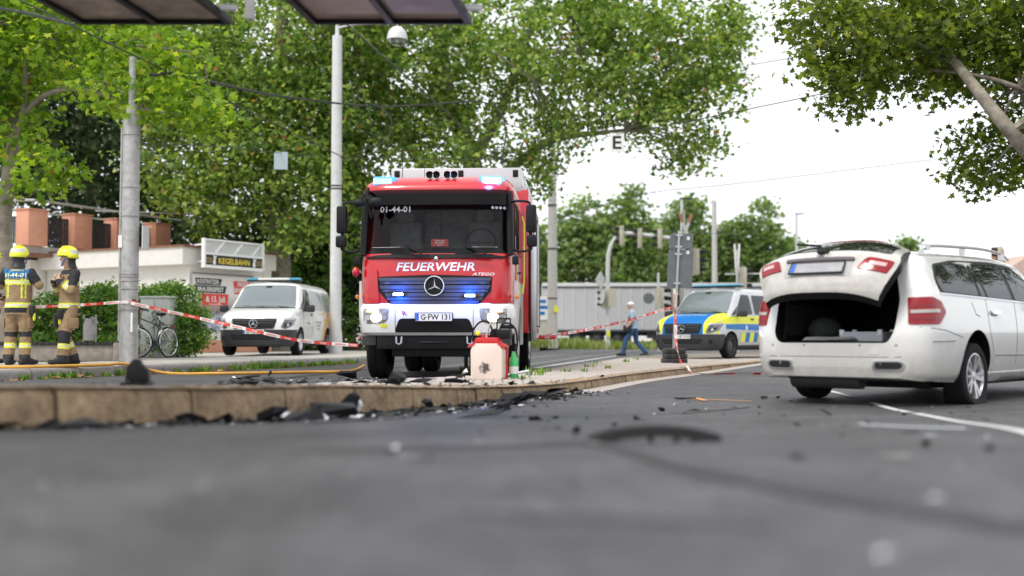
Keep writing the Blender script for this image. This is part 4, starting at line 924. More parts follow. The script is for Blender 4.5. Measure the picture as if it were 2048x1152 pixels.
    for s_ in (-1, 1):
        wheel(root, -1.25, s_ * .985, .455, .30, .27, s_, 'truck', rim_mat=M['alu'])
        wheel(root, -4.9, s_ * 1.0, .455, .28, .27, s_, 'truck', rim_mat=M['alu'])
        wheel(root, -4.9, s_ * .68, .455, .28, .27, s_, 'truck', rim_mat=M['alu'])
        arc = [(1.25 + .60 * math.cos(a), .5 + .62 * math.sin(a)) for a in np.linspace(math.pi * .98, .02, 14)]
        E('fender', MB().prism([(.55, .68), (.40, 1.0), (.42, 1.46), (2.05, 1.46), (2.05, .55)] + arc[::-1], 0, .05, Matrix(((-1, 0, 0, 0), (0, 0, 1, s_ * 1.14 - .025), (0, 1, 0, 0), (0, 0, 0, 1)))), M['white'])
        E('door_handle', MB().box((-1.4, s_ * 1.15, 1.62), (.16, .03, .03)), M['black'])
        E('grab_rail', MB().tube([(-1.42, s_ * 1.19, 1.3), (-1.42, s_ * 1.21, 1.5), (-1.42, s_ * 1.21, 2.4), (-1.42, s_ * 1.18, 2.5)], .014, 6), M['polyellow'])
    # equipment body: frame, shutters, open steps
    E('equipment_body', MB().box((-5.0, 0, 1.9), (4.4, 2.44, 2.4)), M['red'], bevel=.03)
    for s_ in (-1, 1):
        for l0, l1 in ((2.95, 4.15), (5.65, 6.95)):
            sh = E('shutter', MB().box((-(l0 + l1) / 2, s_ * 1.222, 1.85), (l1 - l0, .02, 2.0)), M['alu'])
            for z in np.arange(.9, 2.84, .1): E('shutter_slat', MB().box((-(l0 + l1) / 2, s_ * 1.236, z), (l1 - l0 - .04, .012, .088)), M['alu'], sh)
            for l in (l0 - .03, l1 + .03): E('shutter_rail', MB().box((-l, s_ * 1.235, 1.85), (.05, .035, 2.05)), M['black'], sh)
        sh = E('shutter', MB().box((-4.9, s_ * 1.222, 2.25), (1.3, .02, 1.3)), M['alu'])
        st = E('folding_step', MB().box((-3.55, s_ * 1.45, .63), (1.1, .42, .07)), M['red'], bevel=.012)
        E('step_edge', MB().box((-3.55, s_ * 1.45, .668), (1.1, .46, .01)), M['alu'], st)
        flat_text('step_marking', 'ooo', .035, (-2.997, s_ * 1.52, .63), (0, 1, 0), (0, 0, 1), M['inkwhite'], st)
        E('open_flap', MB().box((-2.86, s_ * 1.29, 1.45), (.05, .12, 1.75)), M['alu'], bevel=.008)
        E('flap_seal', MB().box((-2.84, s_ * 1.24, 1.45), (.04, .03, 1.78)), M['black'])
        E('roof_rail', MB().tube([(-2.95, s_ * 1.16, 3.1), (-3.0, s_ * 1.16, 3.2), (-6.9, s_ * 1.16, 3.2), (-7.0, s_ * 1.16, 3.1)], .02, 6), M['alu'])
        # mirrors on arms
        k = s_
        hs = MB().box((-.18, k * 1.38, 2.34), (.12, .15, .40)); mh = E('mirror', hs, M['black'], bevel=.03)
        E('mirror_glass', MB().box((-.245, k * 1.38, 2.34), (.006, .12, .34)), M['chrome'], mh)
        mh = E('mirror', MB().box((-.18, k * 1.39, 2.02), (.12, .15, .17)), M['black'], bevel=.03)
        E('mirror_glass', MB().box((-.245, k * 1.39, 2.02), (.006, .12, .13)), M['chrome'], mh)
        E('mirror_arm', MB().tube(bez([(-.35, k * 1.08, 2.6), (-.2, k * 1.18, 2.6), (-.18, k * 1.34, 2.58), (-.18, k * 1.36, 2.5)]), .018, 6).tube(bez([(-.3, k * 1.1, 1.9), (-.2, k * 1.25, 1.87), (-.18, k * 1.37, 1.9), (-.18, k * 1.38, 1.95)]), .018, 6).tube([(-.18, k * 1.37, 2.15), (-.18, k * 1.38, 2.1)], .02, 6), M['black'])
        E('work_lamp', MB().box((-.2, k * 1.15, 1.74), (.1, .09, .12)).tube([(-.2, k * 1.15, 1.66), (-.22, k * 1.14, 1.84)], .012, 5), M['black'], bevel=.015)
    E('side_lamp', MB().ell((-.18, -1.17, 1.58), (.07, .055, .075)), M['red'])
    # ramp and wide-angle mirrors over the left of the screen
    fm = E('front_mirror', MB().ell((.12, -.84, 2.56), (.05, .10, .07)).ell((.10, -1.08, 2.55), (.05, .09, .06)), M['black'])
    E('mirror_bracket', MB().tube(bez([(-.25, -.98, 2.74), (.02, -.98, 2.74), (.10, -.95, 2.62), (.11, -.86, 2.58)]), .022, 6).tube(bez([(.02, -.98, 2.72), (.08, -1.04, 2.62), (.1, -1.06, 2.56)]), .018, 6), M['black'], fm)
    E('visor_bracket', MB().tube([(.0, -.96, 2.78), (.02, -.98, 2.6), (-.05, -.92, 2.35)], .02, 6), M['black'])
    return root
def sum_mb(l):
    r = MB()
    for b in l: r.add(b.v, b.f)
    return r
M['grille'] = mat('grille_grey', (.06, .063, .07), .5)
def perfmat():
    m = mat('perforated_grey', (.05, .052, .058), .5); n = m.node_tree; b = n.nodes['Principled BSDF']
    t = n.nodes.new('ShaderNodeTexCoord'); v = n.nodes.new('ShaderNodeTexVoronoi'); v.inputs['Scale'].default_value = 55; v.inputs['Randomness'].default_value = 0
    r = n.nodes.new('ShaderNodeValToRGB'); r.color_ramp.elements[0].position = .35; r.color_ramp.elements[0].color = (.005, .005, .006, 1); r.color_ramp.elements[1].position = .5; r.color_ramp.elements[1].color = (.09, .095, .10, 1)
    n.links.new(t.outputs['Object'], v.inputs[0]); n.links.new(v.outputs[0], r.inputs[0]); n.links.new(r.outputs[0], b.inputs[0]); return m
M['perf'] = perfmat(); M['seatgrey'] = mat('seat_grey', (.16, .16, .165), .8, var=.3, vs_=6)
M['screen'] = glassmat('windscreen_glass', (.80, .86, .85), .02, ior=1.28)
M['smoke'] = glassmat('smoked_visor', (.10, .10, .12), .04, ior=1.2)
M['lampback'] = mat('lamp_housing', (.30, .30, .31), .15, .6, var=.5, vs_=25, coat=.8)
M['drl'] = mat('daylight_strip', (.9, .7, .4), .3, emit=(1, .62, .25), es=1.3)
M['headlamp_on'] = mat('headlamp_lit', (1, .9, .7), .3, emit=(1, .86, .6), es=16)
M['strobe_on'] = mat('strobe_lit', (.3, .5, 1), .3, emit=(.30, .48, 1), es=22)
M['beacon_lit'] = mat('beacon_lit', (.3, .6, 1), .3, emit=(.40, .70, 1), es=6)
M['beacon_dim'] = mat('beacon_dim', (.3, .6, 1), .3, emit=(.25, .55, 1), es=1.2)
M['bluelens'] = mat('blue_lens', (.06, .30, .75), .12, coat=.4, emit=(.10, .42, 1), es=.55)
fe = fire_engine()
fe.location = (-1.11, 16.43, 0); fe.rotation_euler = (0, 0, math.atan2(-math.cos(R(3.5)), -math.sin(R(3.5))))
# ------------------------------------------------------------------ vans
def split_off(o, pred, name, mt, parent):
    """move the faces of a mesh that satisfy pred(centre, normal) into a part of their own"""
    bm = bmesh.new(); bm.from_mesh(o.data); b2 = bm.copy()
    bmesh.ops.delete(bm, geom=[f for f in bm.faces if pred(f.calc_center_median(), f.normal)], context='FACES')
    bmesh.ops.delete(b2, geom=[f for f in b2.faces if not pred(f.calc_center_median(), f.normal)], context='FACES')
    me = bpy.data.meshes.new(name); b2.to_mesh(me); bm.to_mesh(o.data); bm.free(); b2.free(); finish(me, mt, 40)
    return link(name, me, parent)
def cut_mesh(o, planes):
    bm = bmesh.new(); bm.from_mesh(o.data)
    for co, no in planes: bmesh.ops.bisect_plane(bm, geom=bm.verts[:] + bm.edges[:] + bm.faces[:], plane_co=co, plane_no=no, dist=1e-5)
    bm.to_mesh(o.data); bm.free()
def van(kind):
    root = empty('van'); paint = M['white'] if kind == 'vb' else M['silver']
    lo = [(.84, .24), (.93, .32), (.955, .5), (.962, .8)]
    st = [
        (0.00, [(.42, .27), (.52, .32), (.58, .48), (.55, .62), (.50, .72), (.40, .765), (.30, .78), (.15, .79), (0, .795)]),
        (0.05, [(.62, .24), (.70, .32), (.75, .48), (.73, .66), (.68, .84), (.52, .89), (.36, .91), (.18, .92), (0, .925)]),
        (0.15, [(.76, .23), (.83, .32), (.865, .48), (.85, .68), (.80, .93), (.62, .975), (.42, .995), (.2, 1.005), (0, 1.01)]),
        (0.40, [(.84, .23), (.905, .32), (.93, .48), (.925, .72), (.885, 1.01), (.70, 1.09), (.48, 1.115), (.24, 1.125), (0, 1.13)]),
        (0.92, [*lo, (.915, 1.10), (.80, 1.19), (.54, 1.225), (.27, 1.238), (0, 1.242)]),
        (1.28, [*lo, (.93, 1.12), (.845, 1.37), (.68, 1.50), (.34, 1.56), (0, 1.575)]),
        (1.60, [*lo, (.93, 1.13), (.86, 1.45), (.765, 1.70), (.46, 1.795), (0, 1.82)]),
        (1.86, [*lo, (.93, 1.13), (.865, 1.46), (.775, 1.745), (.62, 1.855), (0, 1.895)]),
        (2.6, [*lo, (.93, 1.13), (.865, 1.46), (.78, 1.75), (.63, 1.87), (0, 1.91)]),
        (4.6, [*lo, (.93, 1.13), (.865, 1.46), (.775, 1.75), (.62, 1.865), (0, 1.905)]),
        (5.02, [(.82, .26), (.91, .33), (.935, .5), (.94, .8), (.905, 1.13), (.84, 1.45), (.75, 1.72), (.58, 1.825), (0, 1.865)]),
        (5.13, [(.76, .30), (.85, .36), (.88, .5), (.88, .8), (.85, 1.12), (.78, 1.42), (.68, 1.66), (.50, 1.76), (0, 1.80)])]
    b = body_loft(st, 80, 44).build('body', [paint, M['black']], root, smooth=32)
    for L_, s_ in ((.9, 1), (.9, -1), (4.1, 1), (4.1, -1)):
        c = MB(); c.mi = 1; c.cyl((-L_, s_ * .60, .335), (-L_, s_ * 1.3, .335), .395, seg=32)
        cu = c.build('cut', [paint, M['black']], smooth=0); boolean(b, cu)
    b.parent = root
    ZB = .645
    cut_mesh(b, [((0, .60, 0), (0, 1, 0)), ((0, -.60, 0), (0, 1, 0)), ((0, 0, ZB), (0, 0, 1)), ((-.9, 0, 0), (1, 0, 0)), ((0, 0, .36), (0, 0, 1))])
    finish(b.data, [], 32)
    sk = Skin(b.data, root)
    bp = split_off(b, lambda c, n: c.z < ZB and c.x > -.9 and c.x > -.58 - (ZB - c.z) * 0 , 'bumper', M['greyplastic'], root)
    split_off(b, lambda c, n: c.z < .36 and c.x < -.9, 'sill', M['greyplastic'], root)
    if kind == 'pol':
        split_off(b, lambda c, n: c.x > -.9 and abs(c.y) < .60 and c.z > ZB and n.z > -.3, 'bonnet', M['polblue'], root)
        split_off(b, lambda c, n: c.x > -.9 and abs(c.y) >= .60 and c.z > ZB + .02 and (n.z > .25 or n.x > .25), 'wing', M['polyellow'], root)
    P = sk.panel
    scr = rounded([(-.80, 1.215), (.80, 1.215), (.67, 1.775), (.4, 1.80), (-.4, 1.80), (-.67, 1.775)], .06)
    P('windscreen', 'front', scr, M['vanscreen'], off=.006, step=.08)
    P('scuttle', 'front', [(-.82, 1.19), (.82, 1.19), (.80, 1.215), (-.80, 1.215)], M['black'], off=.008, step=.1)
    for y0, y1 in ((-.55, .05), (.1, .62)): P('wiper', 'front', [(y0, 1.25), (y1, 1.215), (y1, 1.23), (y0, 1.265)], M['black'], off=.03, step=.15)
    P('mirror_base', 'front', rounded(rect(-.1, .06, 1.735, 1.785), .02), M['black'], off=.008)
    # grille
    g = P('grille', 'front', rounded([(-.50, .665), (.50, .665), (.57, .92), (-.57, .92)], .05), M['black'], off=.008, step=.08, thick=.02)
    for z in (.70, .755, .81, .865): P('grille_bar', 'front', [(-.50, z - .012), (.50, z - .012), (.51, z + .014), (-.51, z + .014)], M['greyplastic'], off=.025, step=.1, thick=.02, parent=g)
    star_emblem(root, (.06, 0, .79), (0, 1, 0), (0, 0, 1), .10)
    P('badge_disc', 'front', [(.1 * math.cos(a), .79 + .1 * math.sin(a)) for a in np.linspace(0, 6.283, 21)[:-1]], M['black'], off=.03, step=.3, thick=.03, parent=g)
    P('lower_intake', 'front', rounded([(-.52, .40), (.52, .40), (.60, .52), (-.60, .52)], .04), M['black'], off=.004, step=.09)
    for z in (.43, .46, .49): P('intake_bar', 'front', [(-.54, z - .006), (.54, z - .006), (.54, z + .006), (-.54, z + .006)], M['greyplastic'], off=.012, step=.12)
    # lamps on the corners: laid on obliquely
    for s_ in (1, -1):
        U = Vector((-.55 * 1, .835 * s_, 0)) * (1 if s_ > 0 else -1); view = (Vector((0, 0, 0)), U.normalized(), Vector((0, 0, 1)))
        def q(pts): return [((t if s_ > 0 else -t), z) for t, z in (pts if s_ > 0 else pts[::-1])]
        hl = P('headlight', view, q(rounded([(.57, .70), (.66, .66), (.92, .74), (1.06, .90), (1.02, .94), (.68, .93)], .02)), M['lampdark'], off=.010, step=.06, thick=.02)
        P('lamp_core', view, q(rounded([(.64, .71), (.84, .755), (.90, .83), (.66, .79)], .02)), M['ink'], off=.014, step=.08, thick=.004, parent=hl)
        P('daylight_strip', view, q([(.66, .885), (.69, .92), (1.02, .93), (1.03, .905), (.9, .90)]), M['clearlens'], off=.016, step=.08, thick=.004, parent=hl)
        P('projector', view, q([(.74 + .035 * math.cos(a), .755 + .035 * math.sin(a)) for a in np.linspace(0, 6.283, 13)[:-1]]), M['chrome'], off=.02, step=.1, thick=.006, parent=hl)
        P('fog_lamp', view, q([(.70 + .055 * math.cos(a), .455 + .05 * math.sin(a)) for a in np.linspace(0, 6.283, 17)[:-1]]), M['black'], off=.006, step=.1)
        sd_ = 'left' if s_ > 0 else 'right'
        def sg(pts): return pts if s_ > 0 else [(-a, b_) for a, b_ in pts[::-1]]
        wm = M['tint']
        fw = P('door_window', sd_, sg(rounded([(1.22, 1.17), (2.18, 1.17), (2.16, 1.70), (1.74, 1.70)], .05)), wm, off=.006, step=.1)
        P('quarter_window', sd_, sg(rounded([(1.02, 1.155), (1.19, 1.165), (1.42, 1.40)], .02)), wm, off=.006, step=.1)
        sw = M['tint'] if kind == 'pol' else M['paleglass']
        P('side_window', sd_, sg(rounded([(2.32, 1.17), (3.62, 1.17), (3.60, 1.70), (2.32, 1.70)], .06)), sw, off=.006, step=.12)
        P('rear_window', sd_, sg(rounded([(3.74, 1.17), (4.86, 1.17), (4.78, 1.68), (3.74, 1.70)], .06)), sw, off=.006, step=.12)
        for l in (1.16, 2.25, 3.68): P('door_gap', sd_, sg(rect(l - .005, l + .005, .42 if l > 1.2 else .75, 1.75 if l > 1.2 else 1.12)), M['ink'], off=.002, step=.12, thick=0)
        P('door_handle', sd_, sg(rounded(rect(2.02, 2.2, 1.03, 1.07), .015)), M['greyplastic'], off=.02, step=.1)
        mr = MB().box((-1.25, s_ * 1.12, 1.19), (.13, .22, .18)).build('door_mirror', M['greyplastic'], root, bevel=.04)
        MB().bar((-1.27, s_ * .9, 1.13), (-1.25, s_ * 1.06, 1.15), .05, .06).build('mirror_foot', M['greyplastic'], mr)
        MB().box((-1.318, s_ * 1.12, 1.19), (.006, .18, .14)).build('mirror_glass', M['chrome'], mr)
        wm_ = M['black'] if kind == 'pol' else M['alu']
        wheel(root, -.9, s_ * .86, .335, .215, .215, s_, 'steel' if kind == 'pol' else 'steel', rim_mat=M['darkrim'] if kind == 'pol' else M['alu'])
        wheel(root, -4.1, s_ * .86, .335, .215, .215, s_, 'steel', rim_mat=M['darkrim'] if kind == 'pol' else M['alu'])
    MB().box((-2.6, 0, .30), (4.6, 1.2, .16)).build('underbody', M['black'], root)
    number_plate(root, (.012, 0, .60 if kind == 'vb' else .585), (0, 1, 0), (0, 0, 1), 'G VB 118' if kind == 'vb' else 'EF LP 3103')
    # roof light bar
    bar = MB().box((-1.98, 0, 1.935), (.30, 1.40, .03)).build('light_bar', M['black'], root)
    for s_ in (-1, 1):
        MB().box((-1.98, s_ * .56, 1.975), (.28, .28, .06 if kind == 'pol' else .08)).build('light_bar_lens', M['barlens'], bar, bevel=.03)
        MB().tube([(-2.1, s_ * .34, 1.9), (-2.1, s_ * .34, 2.35)], [.006, .003], 5).build('aerial', M['black'], root)
    MB().box((-1.98, 0, 1.975), (.26, .84, .055 if kind == 'pol' else .075)).build('light_bar_centre', M['white'] if kind == 'vb' else M['barlens'], bar, bevel=.02)
    if kind == 'vb':
        top = ((0, 0, 0), (0, 1, 0), (-.25, 0, 1))
        sk.text('bonnet_lettering', ((-.6, 0, 1.0), (0, 1, 0), (-.97, 0, .25)), 'UNFALLHILFSWAGEN', .065, 0, .04, M['inkgrey'], sx=1.15)
        sk.text('bonnet_lettering', ((-.6, 0, 1.0), (0, 1, 0), (-.97, 0, .25)), 'Verkehrsbetrieb', .045, 0, -.1, M['inkgrey'], sx=1.1)
        for s_, sd_ in ((1, 'left'), (-1, 'right')):
            def sg(pts): return pts if s_ > 0 else [(-a, b_) for a, b_ in pts[::-1]]
            sk.panel('orange_stripe', sd_, sg([(3.40, .37), (3.62, .37), (3.9, .80), (4.4, 1.0), (5.0, 1.08), (5.02, 1.15), (4.3, 1.12), (3.75, .95)]), M['orange_stripe'], off=.003, step=.12, thick=0)
            sk.panel('orange_stripe', sd_, sg([(3.75, .40), (3.80, .40), (4.05, .76), (5.02, .92), (5.02, 1.03), (4.4, .95), (4.0, .82)]), M['orange_stripe'], off=.003, step=.12, thick=0)
            sk.panel('orange_stripe', sd_, sg([(3.0, 1.08), (4.95, 1.12), (4.95, 1.155), (3.0, 1.10)]), M['orange_stripe'], off=.003, step=.15, thick=0)
            sk.panel('orange_stripe', sd_, sg([(4.90, 1.16), (5.0, 1.16), (4.9, 1.70), (4.80, 1.74), (4.2, 1.78), (4.2, 1.755), (4.78, 1.71)]), M['orange_stripe'], off=.003, step=.15, thick=0)
            k = -1 if s_ < 0 else 1
            sk.text('door_lettering', sd_, 'Energie', .07, k * 1.75, .83, M['inkgrey'], sx=1.1, shear=.2)
            for j, t_ in enumerate(('Geraer Verkehrsbetrieb', 'Unfallhilfe Tram', 'Bereitschaft')): sk.text('side_lettering', sd_, t_, .055, k * 2.9, .86 - .09 * j, M['inkgrey'])
            sk.text('window_lettering', sd_, 'GVB', .12, k * 2.0, 1.58, M['ink'], off=.009, shear=.2)
    else:
        bv = ((-.6, 0, 1.0), (0, 1, 0), (-.97, 0, .25))
        sk.text('bonnet_lettering', bv, 'POLIZEI', .15, 0, -.08, M['palesilver'], off=.006, sx=1.2)
        for s_, sd_ in ((1, 'left'), (-1, 'right')):
            def sg(pts): return pts if s_ > 0 else [(-a, b_) for a, b_ in pts[::-1]]
            k = -1 if s_ < 0 else 1
            yl = sk.panel('yellow_band', sd_, sg([(.25, .93), (.55, .92), (.70, .91), (1.3, .925), (5.05, .925), (5.05, 1.135), (1.3, 1.13), (.9, 1.09), (.6, 1.05), (.3, .985)]), M['polyellow'], off=.003, step=.1, thick=0)
            vb = ((-.6, 0, 1.0), (0, 1, 0), (-.97, 0, .25))
            hy = [(s_ * .60, -.46), (s_ * .82, -.40), (s_ * .92, .36), (s_ * .72, .34)]
            sk.panel('yellow_band', vb, hy if s_ > 0 else hy[::-1], M['polyellow'], off=.004, step=.08, thick=0)
            sk.panel('blue_band', sd_, sg([(.62, .78), (5.08, .70), (5.08, .915), (1.3, .915), (.62, .90)]), M['polblue'], off=.003, step=.1, thick=0)
            l = 1.42
            i = 0
            while l < 3.65:
                sk.panel('check_block', sd_, sg([(l, .44), (l + .23, .44), (l + .30, .69), (l + .07, .69)]), M['polyellow'] if i % 2 == 0 else M['polblue'], off=.004, step=.15, thick=0); l += .245; i += 1
            sk.text('side_lettering', sd_, 'POLIZEI', .12, k * 2.95, .81, M['inkwhite'], sx=1.15)
            star = []
            for j in range(16): a = 2 * math.pi * j / 16; r_ = .075 if j % 2 == 0 else .05; star.append((k * 1.75 + r_ * math.cos(a), .82 + r_ * math.sin(a)))
            sk.panel('police_star', sd_, star, M['inkwhite'], off=.006, step=.3, thick=0)
    return root
M['lampdark'] = mat('lamp_dark', (.16, .165, .175), .1, .3, coat=.8, var=.5, vs_=30)
M['vanscreen'] = mat('van_windscreen', (.16, .19, .20), .03, spec=1.0)
M['paleglass'] = mat('van_side_glass', (.42, .44, .45), .05, spec=.9)
M['barlens'] = mat('bar_lens', (.08, .36, .55), .12, coat=.5)
M['darkrim'] = mat('dark_rim', (.07, .07, .072), .5, .4)
M['palesilver'] = mat('pale_silver', (.45, .62, .75), .35)
v1 = tag(van('vb'), 'white service van with orange rear stripes parked below the KEGELBAHN sign', 'van')
v1.name = 'service_van'; v1.location = (-6.33, 28.2, SWZ); v1.rotation_euler = (0, 0, math.atan2(-1, -.05))
v2 = tag(van('pol'), 'silver, blue and yellow police van with dark grey bumper behind the grey signpost', 'van')
v2.name = 'police_van'; v2.location = (4.40, 29.8, tz(31)); v2.rotation_euler = (0, 0, math.atan2(-math.cos(R(38)), -math.sin(R(38))))

# ------------------------------------------------------------------ white estate car with the tailgate up
def estate():
    """x forward, origin on the ground below the rear bumper centre; stations count from the rear"""
    root = tag(empty('estate_car'), 'white estate car with raised tailgate and a flat rear tyre', 'car')
    lo = lambda k=1.0: [(.80 * k, .20), (.875 * k, .30), (.915 * k, .50), (.925 * k, .70)]
    st = [
        (0.00, [(.42, .36), (.50, .40), (.58, .50), (.58, .60), (.56, .66), (.5, .68), (.4, .685), (.2, .69), (0, .69)]),
        (0.05, [(.62, .27), (.68, .33), (.745, .50), (.745, .64), (.70, .72), (.64, .76), (.5, .775), (.25, .78), (0, .785)]),
        (0.13, [(.74, .25), (.79, .31), (.835, .50), (.838, .68), (.80, .88), (.74, .96), (.6, .985), (.3, .99), (0, .99)]),
        (0.20, [(.78, .24), (.83, .30), (.868, .50), (.876, .70), (.845, .96), (.765, 1.10), (.67, 1.16), (.3, 1.18), (0, 1.185)]),
        (0.32, [(.80, .24), (.855, .30), (.892, .50), (.902, .70), (.872, .985), (.775, 1.22), (.68, 1.335), (.34, 1.385), (0, 1.39)]),
        (0.46, [(.81, .23), (.868, .30), (.905, .50), (.914, .70), (.882, .985), (.782, 1.25), (.69, 1.385), (.46, 1.44), (0, 1.455)]),
        (0.70, [(.82, .22), (.875, .30), (.915, .50), (.922, .70), (.89, .985), (.785, 1.25), (.695, 1.395), (.50, 1.455), (0, 1.475)]),
        (1.19, [*lo(), (.90, .975), (.80, 1.26), (.70, 1.41), (.52, 1.465), (0, 1.49)]),
        (2.3, [*lo(), (.905, .955), (.81, 1.26), (.705, 1.425), (.53, 1.485), (0, 1.51)]),
        (2.9, [*lo(), (.905, .945), (.80, 1.24), (.68, 1.405), (.50, 1.465), (0, 1.49)]),
        (3.25, [*lo(), (.90, .94), (.79, 1.16), (.68, 1.28), (.46, 1.36), (0, 1.385)]),
        (3.75, [*lo(), (.89, .91), (.76, .99), (.6, 1.03), (.3, 1.06), (0, 1.07)]),
        (4.5, [(.76, .2), (.83, .3), (.87, .5), (.86, .68), (.80, .80), (.66, .84), (.5, .87), (.25, .88), (0, .885)]),
        (4.82, [(.58, .22), (.64, .3), (.68, .45), (.66, .58), (.6, .64), (.5, .66), (.4, .67), (.2, .68), (0, .68)])]
    bl = body_loft(st, 90, 48); bl.v = [(-x, y, z) for x, y, z in bl.v]
    b = bl.build('body', [M['wagon'], M['black']], root, smooth=30)
    def cutter(mb): mb.m = [1] * len(mb.f); return boolean(b, mb.build('cut', [M['wagon'], M['black']], smooth=0))
    for L_ in (1.19, 4.06):
        for s_ in (1, -1): cutter(MB().cyl((L_, s_ * .58, .335), (L_, s_ * 1.3, .335), .375, seg=40))
    # luggage space
    hold = [(-.545, .585), (.545, .585), (.60, .68), (.615, .98), (.50, 1.40), (-.50, 1.40), (-.615, .98), (-.60, .68)]
    T = Matrix(((0, 0, 1, 0), (1, 0, 0, 0), (0, 1, 0, 0), (0, 0, 0, 1)))
    cutter(MB().prism(rounded(hold, .05), -.3, 1.75, T))
    b.parent = root; finish(b.data, [], 30); sk = Skin(b.data, root); P = sk.panel
    VW = {'left': ((0, 0, 0), (-1, 0, 0), (0, 0, 1)), 'right': ((0, 0, 0), (1, 0, 0), (0, 0, 1))}
    def both(name, pts, mt, **k):
        """side outline in (distance from the rear, z) on both flanks"""
        r = []
        for sd_ in ('left', 'right'):
            q = [(-a, z) for a, z in pts[::-1]] if sd_ == 'left' else pts
            r.append(P(name, VW[sd_], q, mt, **k))
        return r
    # side windows in black frames with bright trim
    both('window_trim', rounded([(.42, 1.038), (3.38, .985), (3.22, 1.10), (2.62, 1.385), (2.0, 1.405), (1.0, 1.375), (.52, 1.32), (.40, 1.17)], .05), M['ink'], off=.003, step=.1, thick=.004)
    both('side_window', rounded([(.45, 1.058), (1.30, 1.04), (1.28, 1.345), (.95, 1.35), (.56, 1.305), (.43, 1.17)], .05), M['tint'], off=.008, step=.08)
    both('door_window', rounded([(1.36, 1.038), (1.48, 1.035), (1.40, 1.345), (1.34, 1.345)], .015), M['tint'], off=.008, step=.08)
    both('door_window', rounded([(1.53, 1.034), (2.20, 1.02), (2.13, 1.375), (1.44, 1.36)], .03), M['tint'], off=.008, step=.08)
    both('door_window', rounded([(2.30, 1.02), (3.16, 1.0), (2.66, 1.345), (2.24, 1.37)], .03), M['tint'], off=.008, step=.08)
    both('bright_trim', [(.42, 1.033), (3.36, .98), (3.36, .994), (.42, 1.047)], M['chrome'], off=.007, step=.15, thick=.004)
    for pts in ([(1.46, 1.02), (1.50, .72), (1.62, .50), (1.63, .30)], [(2.26, 1.0), (2.28, .6), (2.27, .28)], [(3.26, .97), (3.34, .6), (3.30, .28)]):
        o_ = [(a - .004, z) for a, z in pts] + [(a + .004, z) for a, z in pts[::-1]]
        both('door_gap', o_[::-1], M['ink'], off=.002, step=.1, thick=0)
    both('bumper_gap', [(.10, .735), (.46, .70), (.80, .64), (.80, .634), (.46, .693), (.10, .728)][::-1], M['ink'], off=.002, step=.1, thick=0)
    P('fuel_flap_gap', 'right' if False else VW['right'], [(1.10, .97), (1.17, .86), (1.27, .84), (1.27, .834), (1.165, .852), (1.092, .97)], M['ink'], off=.002, step=.1, thick=0)
    both('rub_strip', [(1.66, .455), (3.2, .44), (3.2, .455), (1.66, .47)], M['chrome'], off=.006, step=.15)
    both('bumper_trim', [(.20, .595), (.62, .60), (.62, .612), (.20, .607)], M['chrome'], off=.006, step=.1)
    both('sill', [(1.60, .20), (3.62, .20), (3.62, .285), (1.60, .285)], M['wagon'], off=.022, step=.2, thick=.04)
    both('door_handle', rounded(rect(1.56, 1.78, .865, .90), .015), M['chrome'], off=.028, step=.1, thick=.02)
    both('handle_cup', rounded(rect(1.55, 1.72, .845, .90), .02), M['inkgrey'], off=.002, step=.1, thick=0)
    # roof rails
    for s_ in (-1, 1):
        P_ = bez([(.46, s_ * .66, 1.42), (.66, s_ * .66, 1.495), (1.3, s_ * .67, 1.525), (2.0, s_ * .675, 1.54), (2.6, s_ * .66, 1.52), (2.85, s_ * .645, 1.47)], 24)
        rl = MB().tube(P_, .016, 8).build('roof_rail', M['alu'], root)
        for x in (.62, 1.5, 2.6): MB().box((x, s_ * .665, 1.485), (.09, .03, .06)).build('rail_foot', M['alu'], rl)
        # lamps on the rear corners, laid on obliquely from behind
        U = Vector((.66, -.75, 0)) if s_ < 0 else Vector((-.66, -.75, 0))
        U.normalize(); view = (Vector((0, 0, 0)), U, Vector((0, 0, 1)))
        def tq(pts): return pts if s_ < 0 else [(-a, z) for a, z in pts[::-1]]
        t0 = .62
        tl = P('tail_lamp', view, tq(rounded([(.575, .755), (.885, .755), (.985, .87), (.93, .965), (.82, 1.005), (.60, 1.0)], .02)), M['redlens'], off=.010, step=.05, thick=.03)
        P('lamp_stripe', view, tq([(.60, .855), (.90, .865), (.89, .895), (.60, .885)]), M['stripelens'], off=.016, step=.06, thick=.003, parent=tl)
        P('lamp_stripe', view, tq([(.60, .91), (.86, .925), (.85, .935), (.60, .92)]), M['darkred'], off=.016, step=.06, thick=.003, parent=tl)
        P('lamp_stripe', view, tq([(.60, .80), (.88, .805), (.89, .815), (.60, .81)]), M['darkred'], off=.016, step=.06, thick=.003, parent=tl)
        # exhaust trim in the bumper
        ex = rounded([(s_ * .40, .335), (s_ * .66, .335), (s_ * .70, .385), (s_ * .66, .425), (s_ * .40, .425)], .03)
        e_ = P('exhaust_trim', 'rear', ([(-a, z) for a, z in ex] if s_ > 0 else [(-a, z) for a, z in ex[::-1]])[::-1] if False else [(-a, z) for a, z in (ex if s_ < 0 else ex)], M['alu'], off=.014, step=.08, thick=.03)
        ei = rounded([(s_ * .425, .35), (s_ * .645, .35), (s_ * .675, .385), (s_ * .645, .412), (s_ * .425, .412)], .025)
        P('exhaust_mouth', 'rear', [(-a, z) for a, z in ei], M['ink'], off=.016, step=.1, thick=.003, parent=e_)
        for y in (.28, .62): P('parking_sensor', 'rear', [(-s_ * y + .012 * math.cos(a), .565 + .012 * math.sin(a)) for a in np.linspace(0, 6.283, 9)[:-1]], M['inkgrey'], off=.002, step=.2, thick=0)
        for x, fl in ((1.19, s_ < 0), (4.06, False)):
            wheel(root, x, s_ * .79, .325, .225, .225, s_, 'alloy', zc=.262 if fl else None, flat=1 if fl else 0)
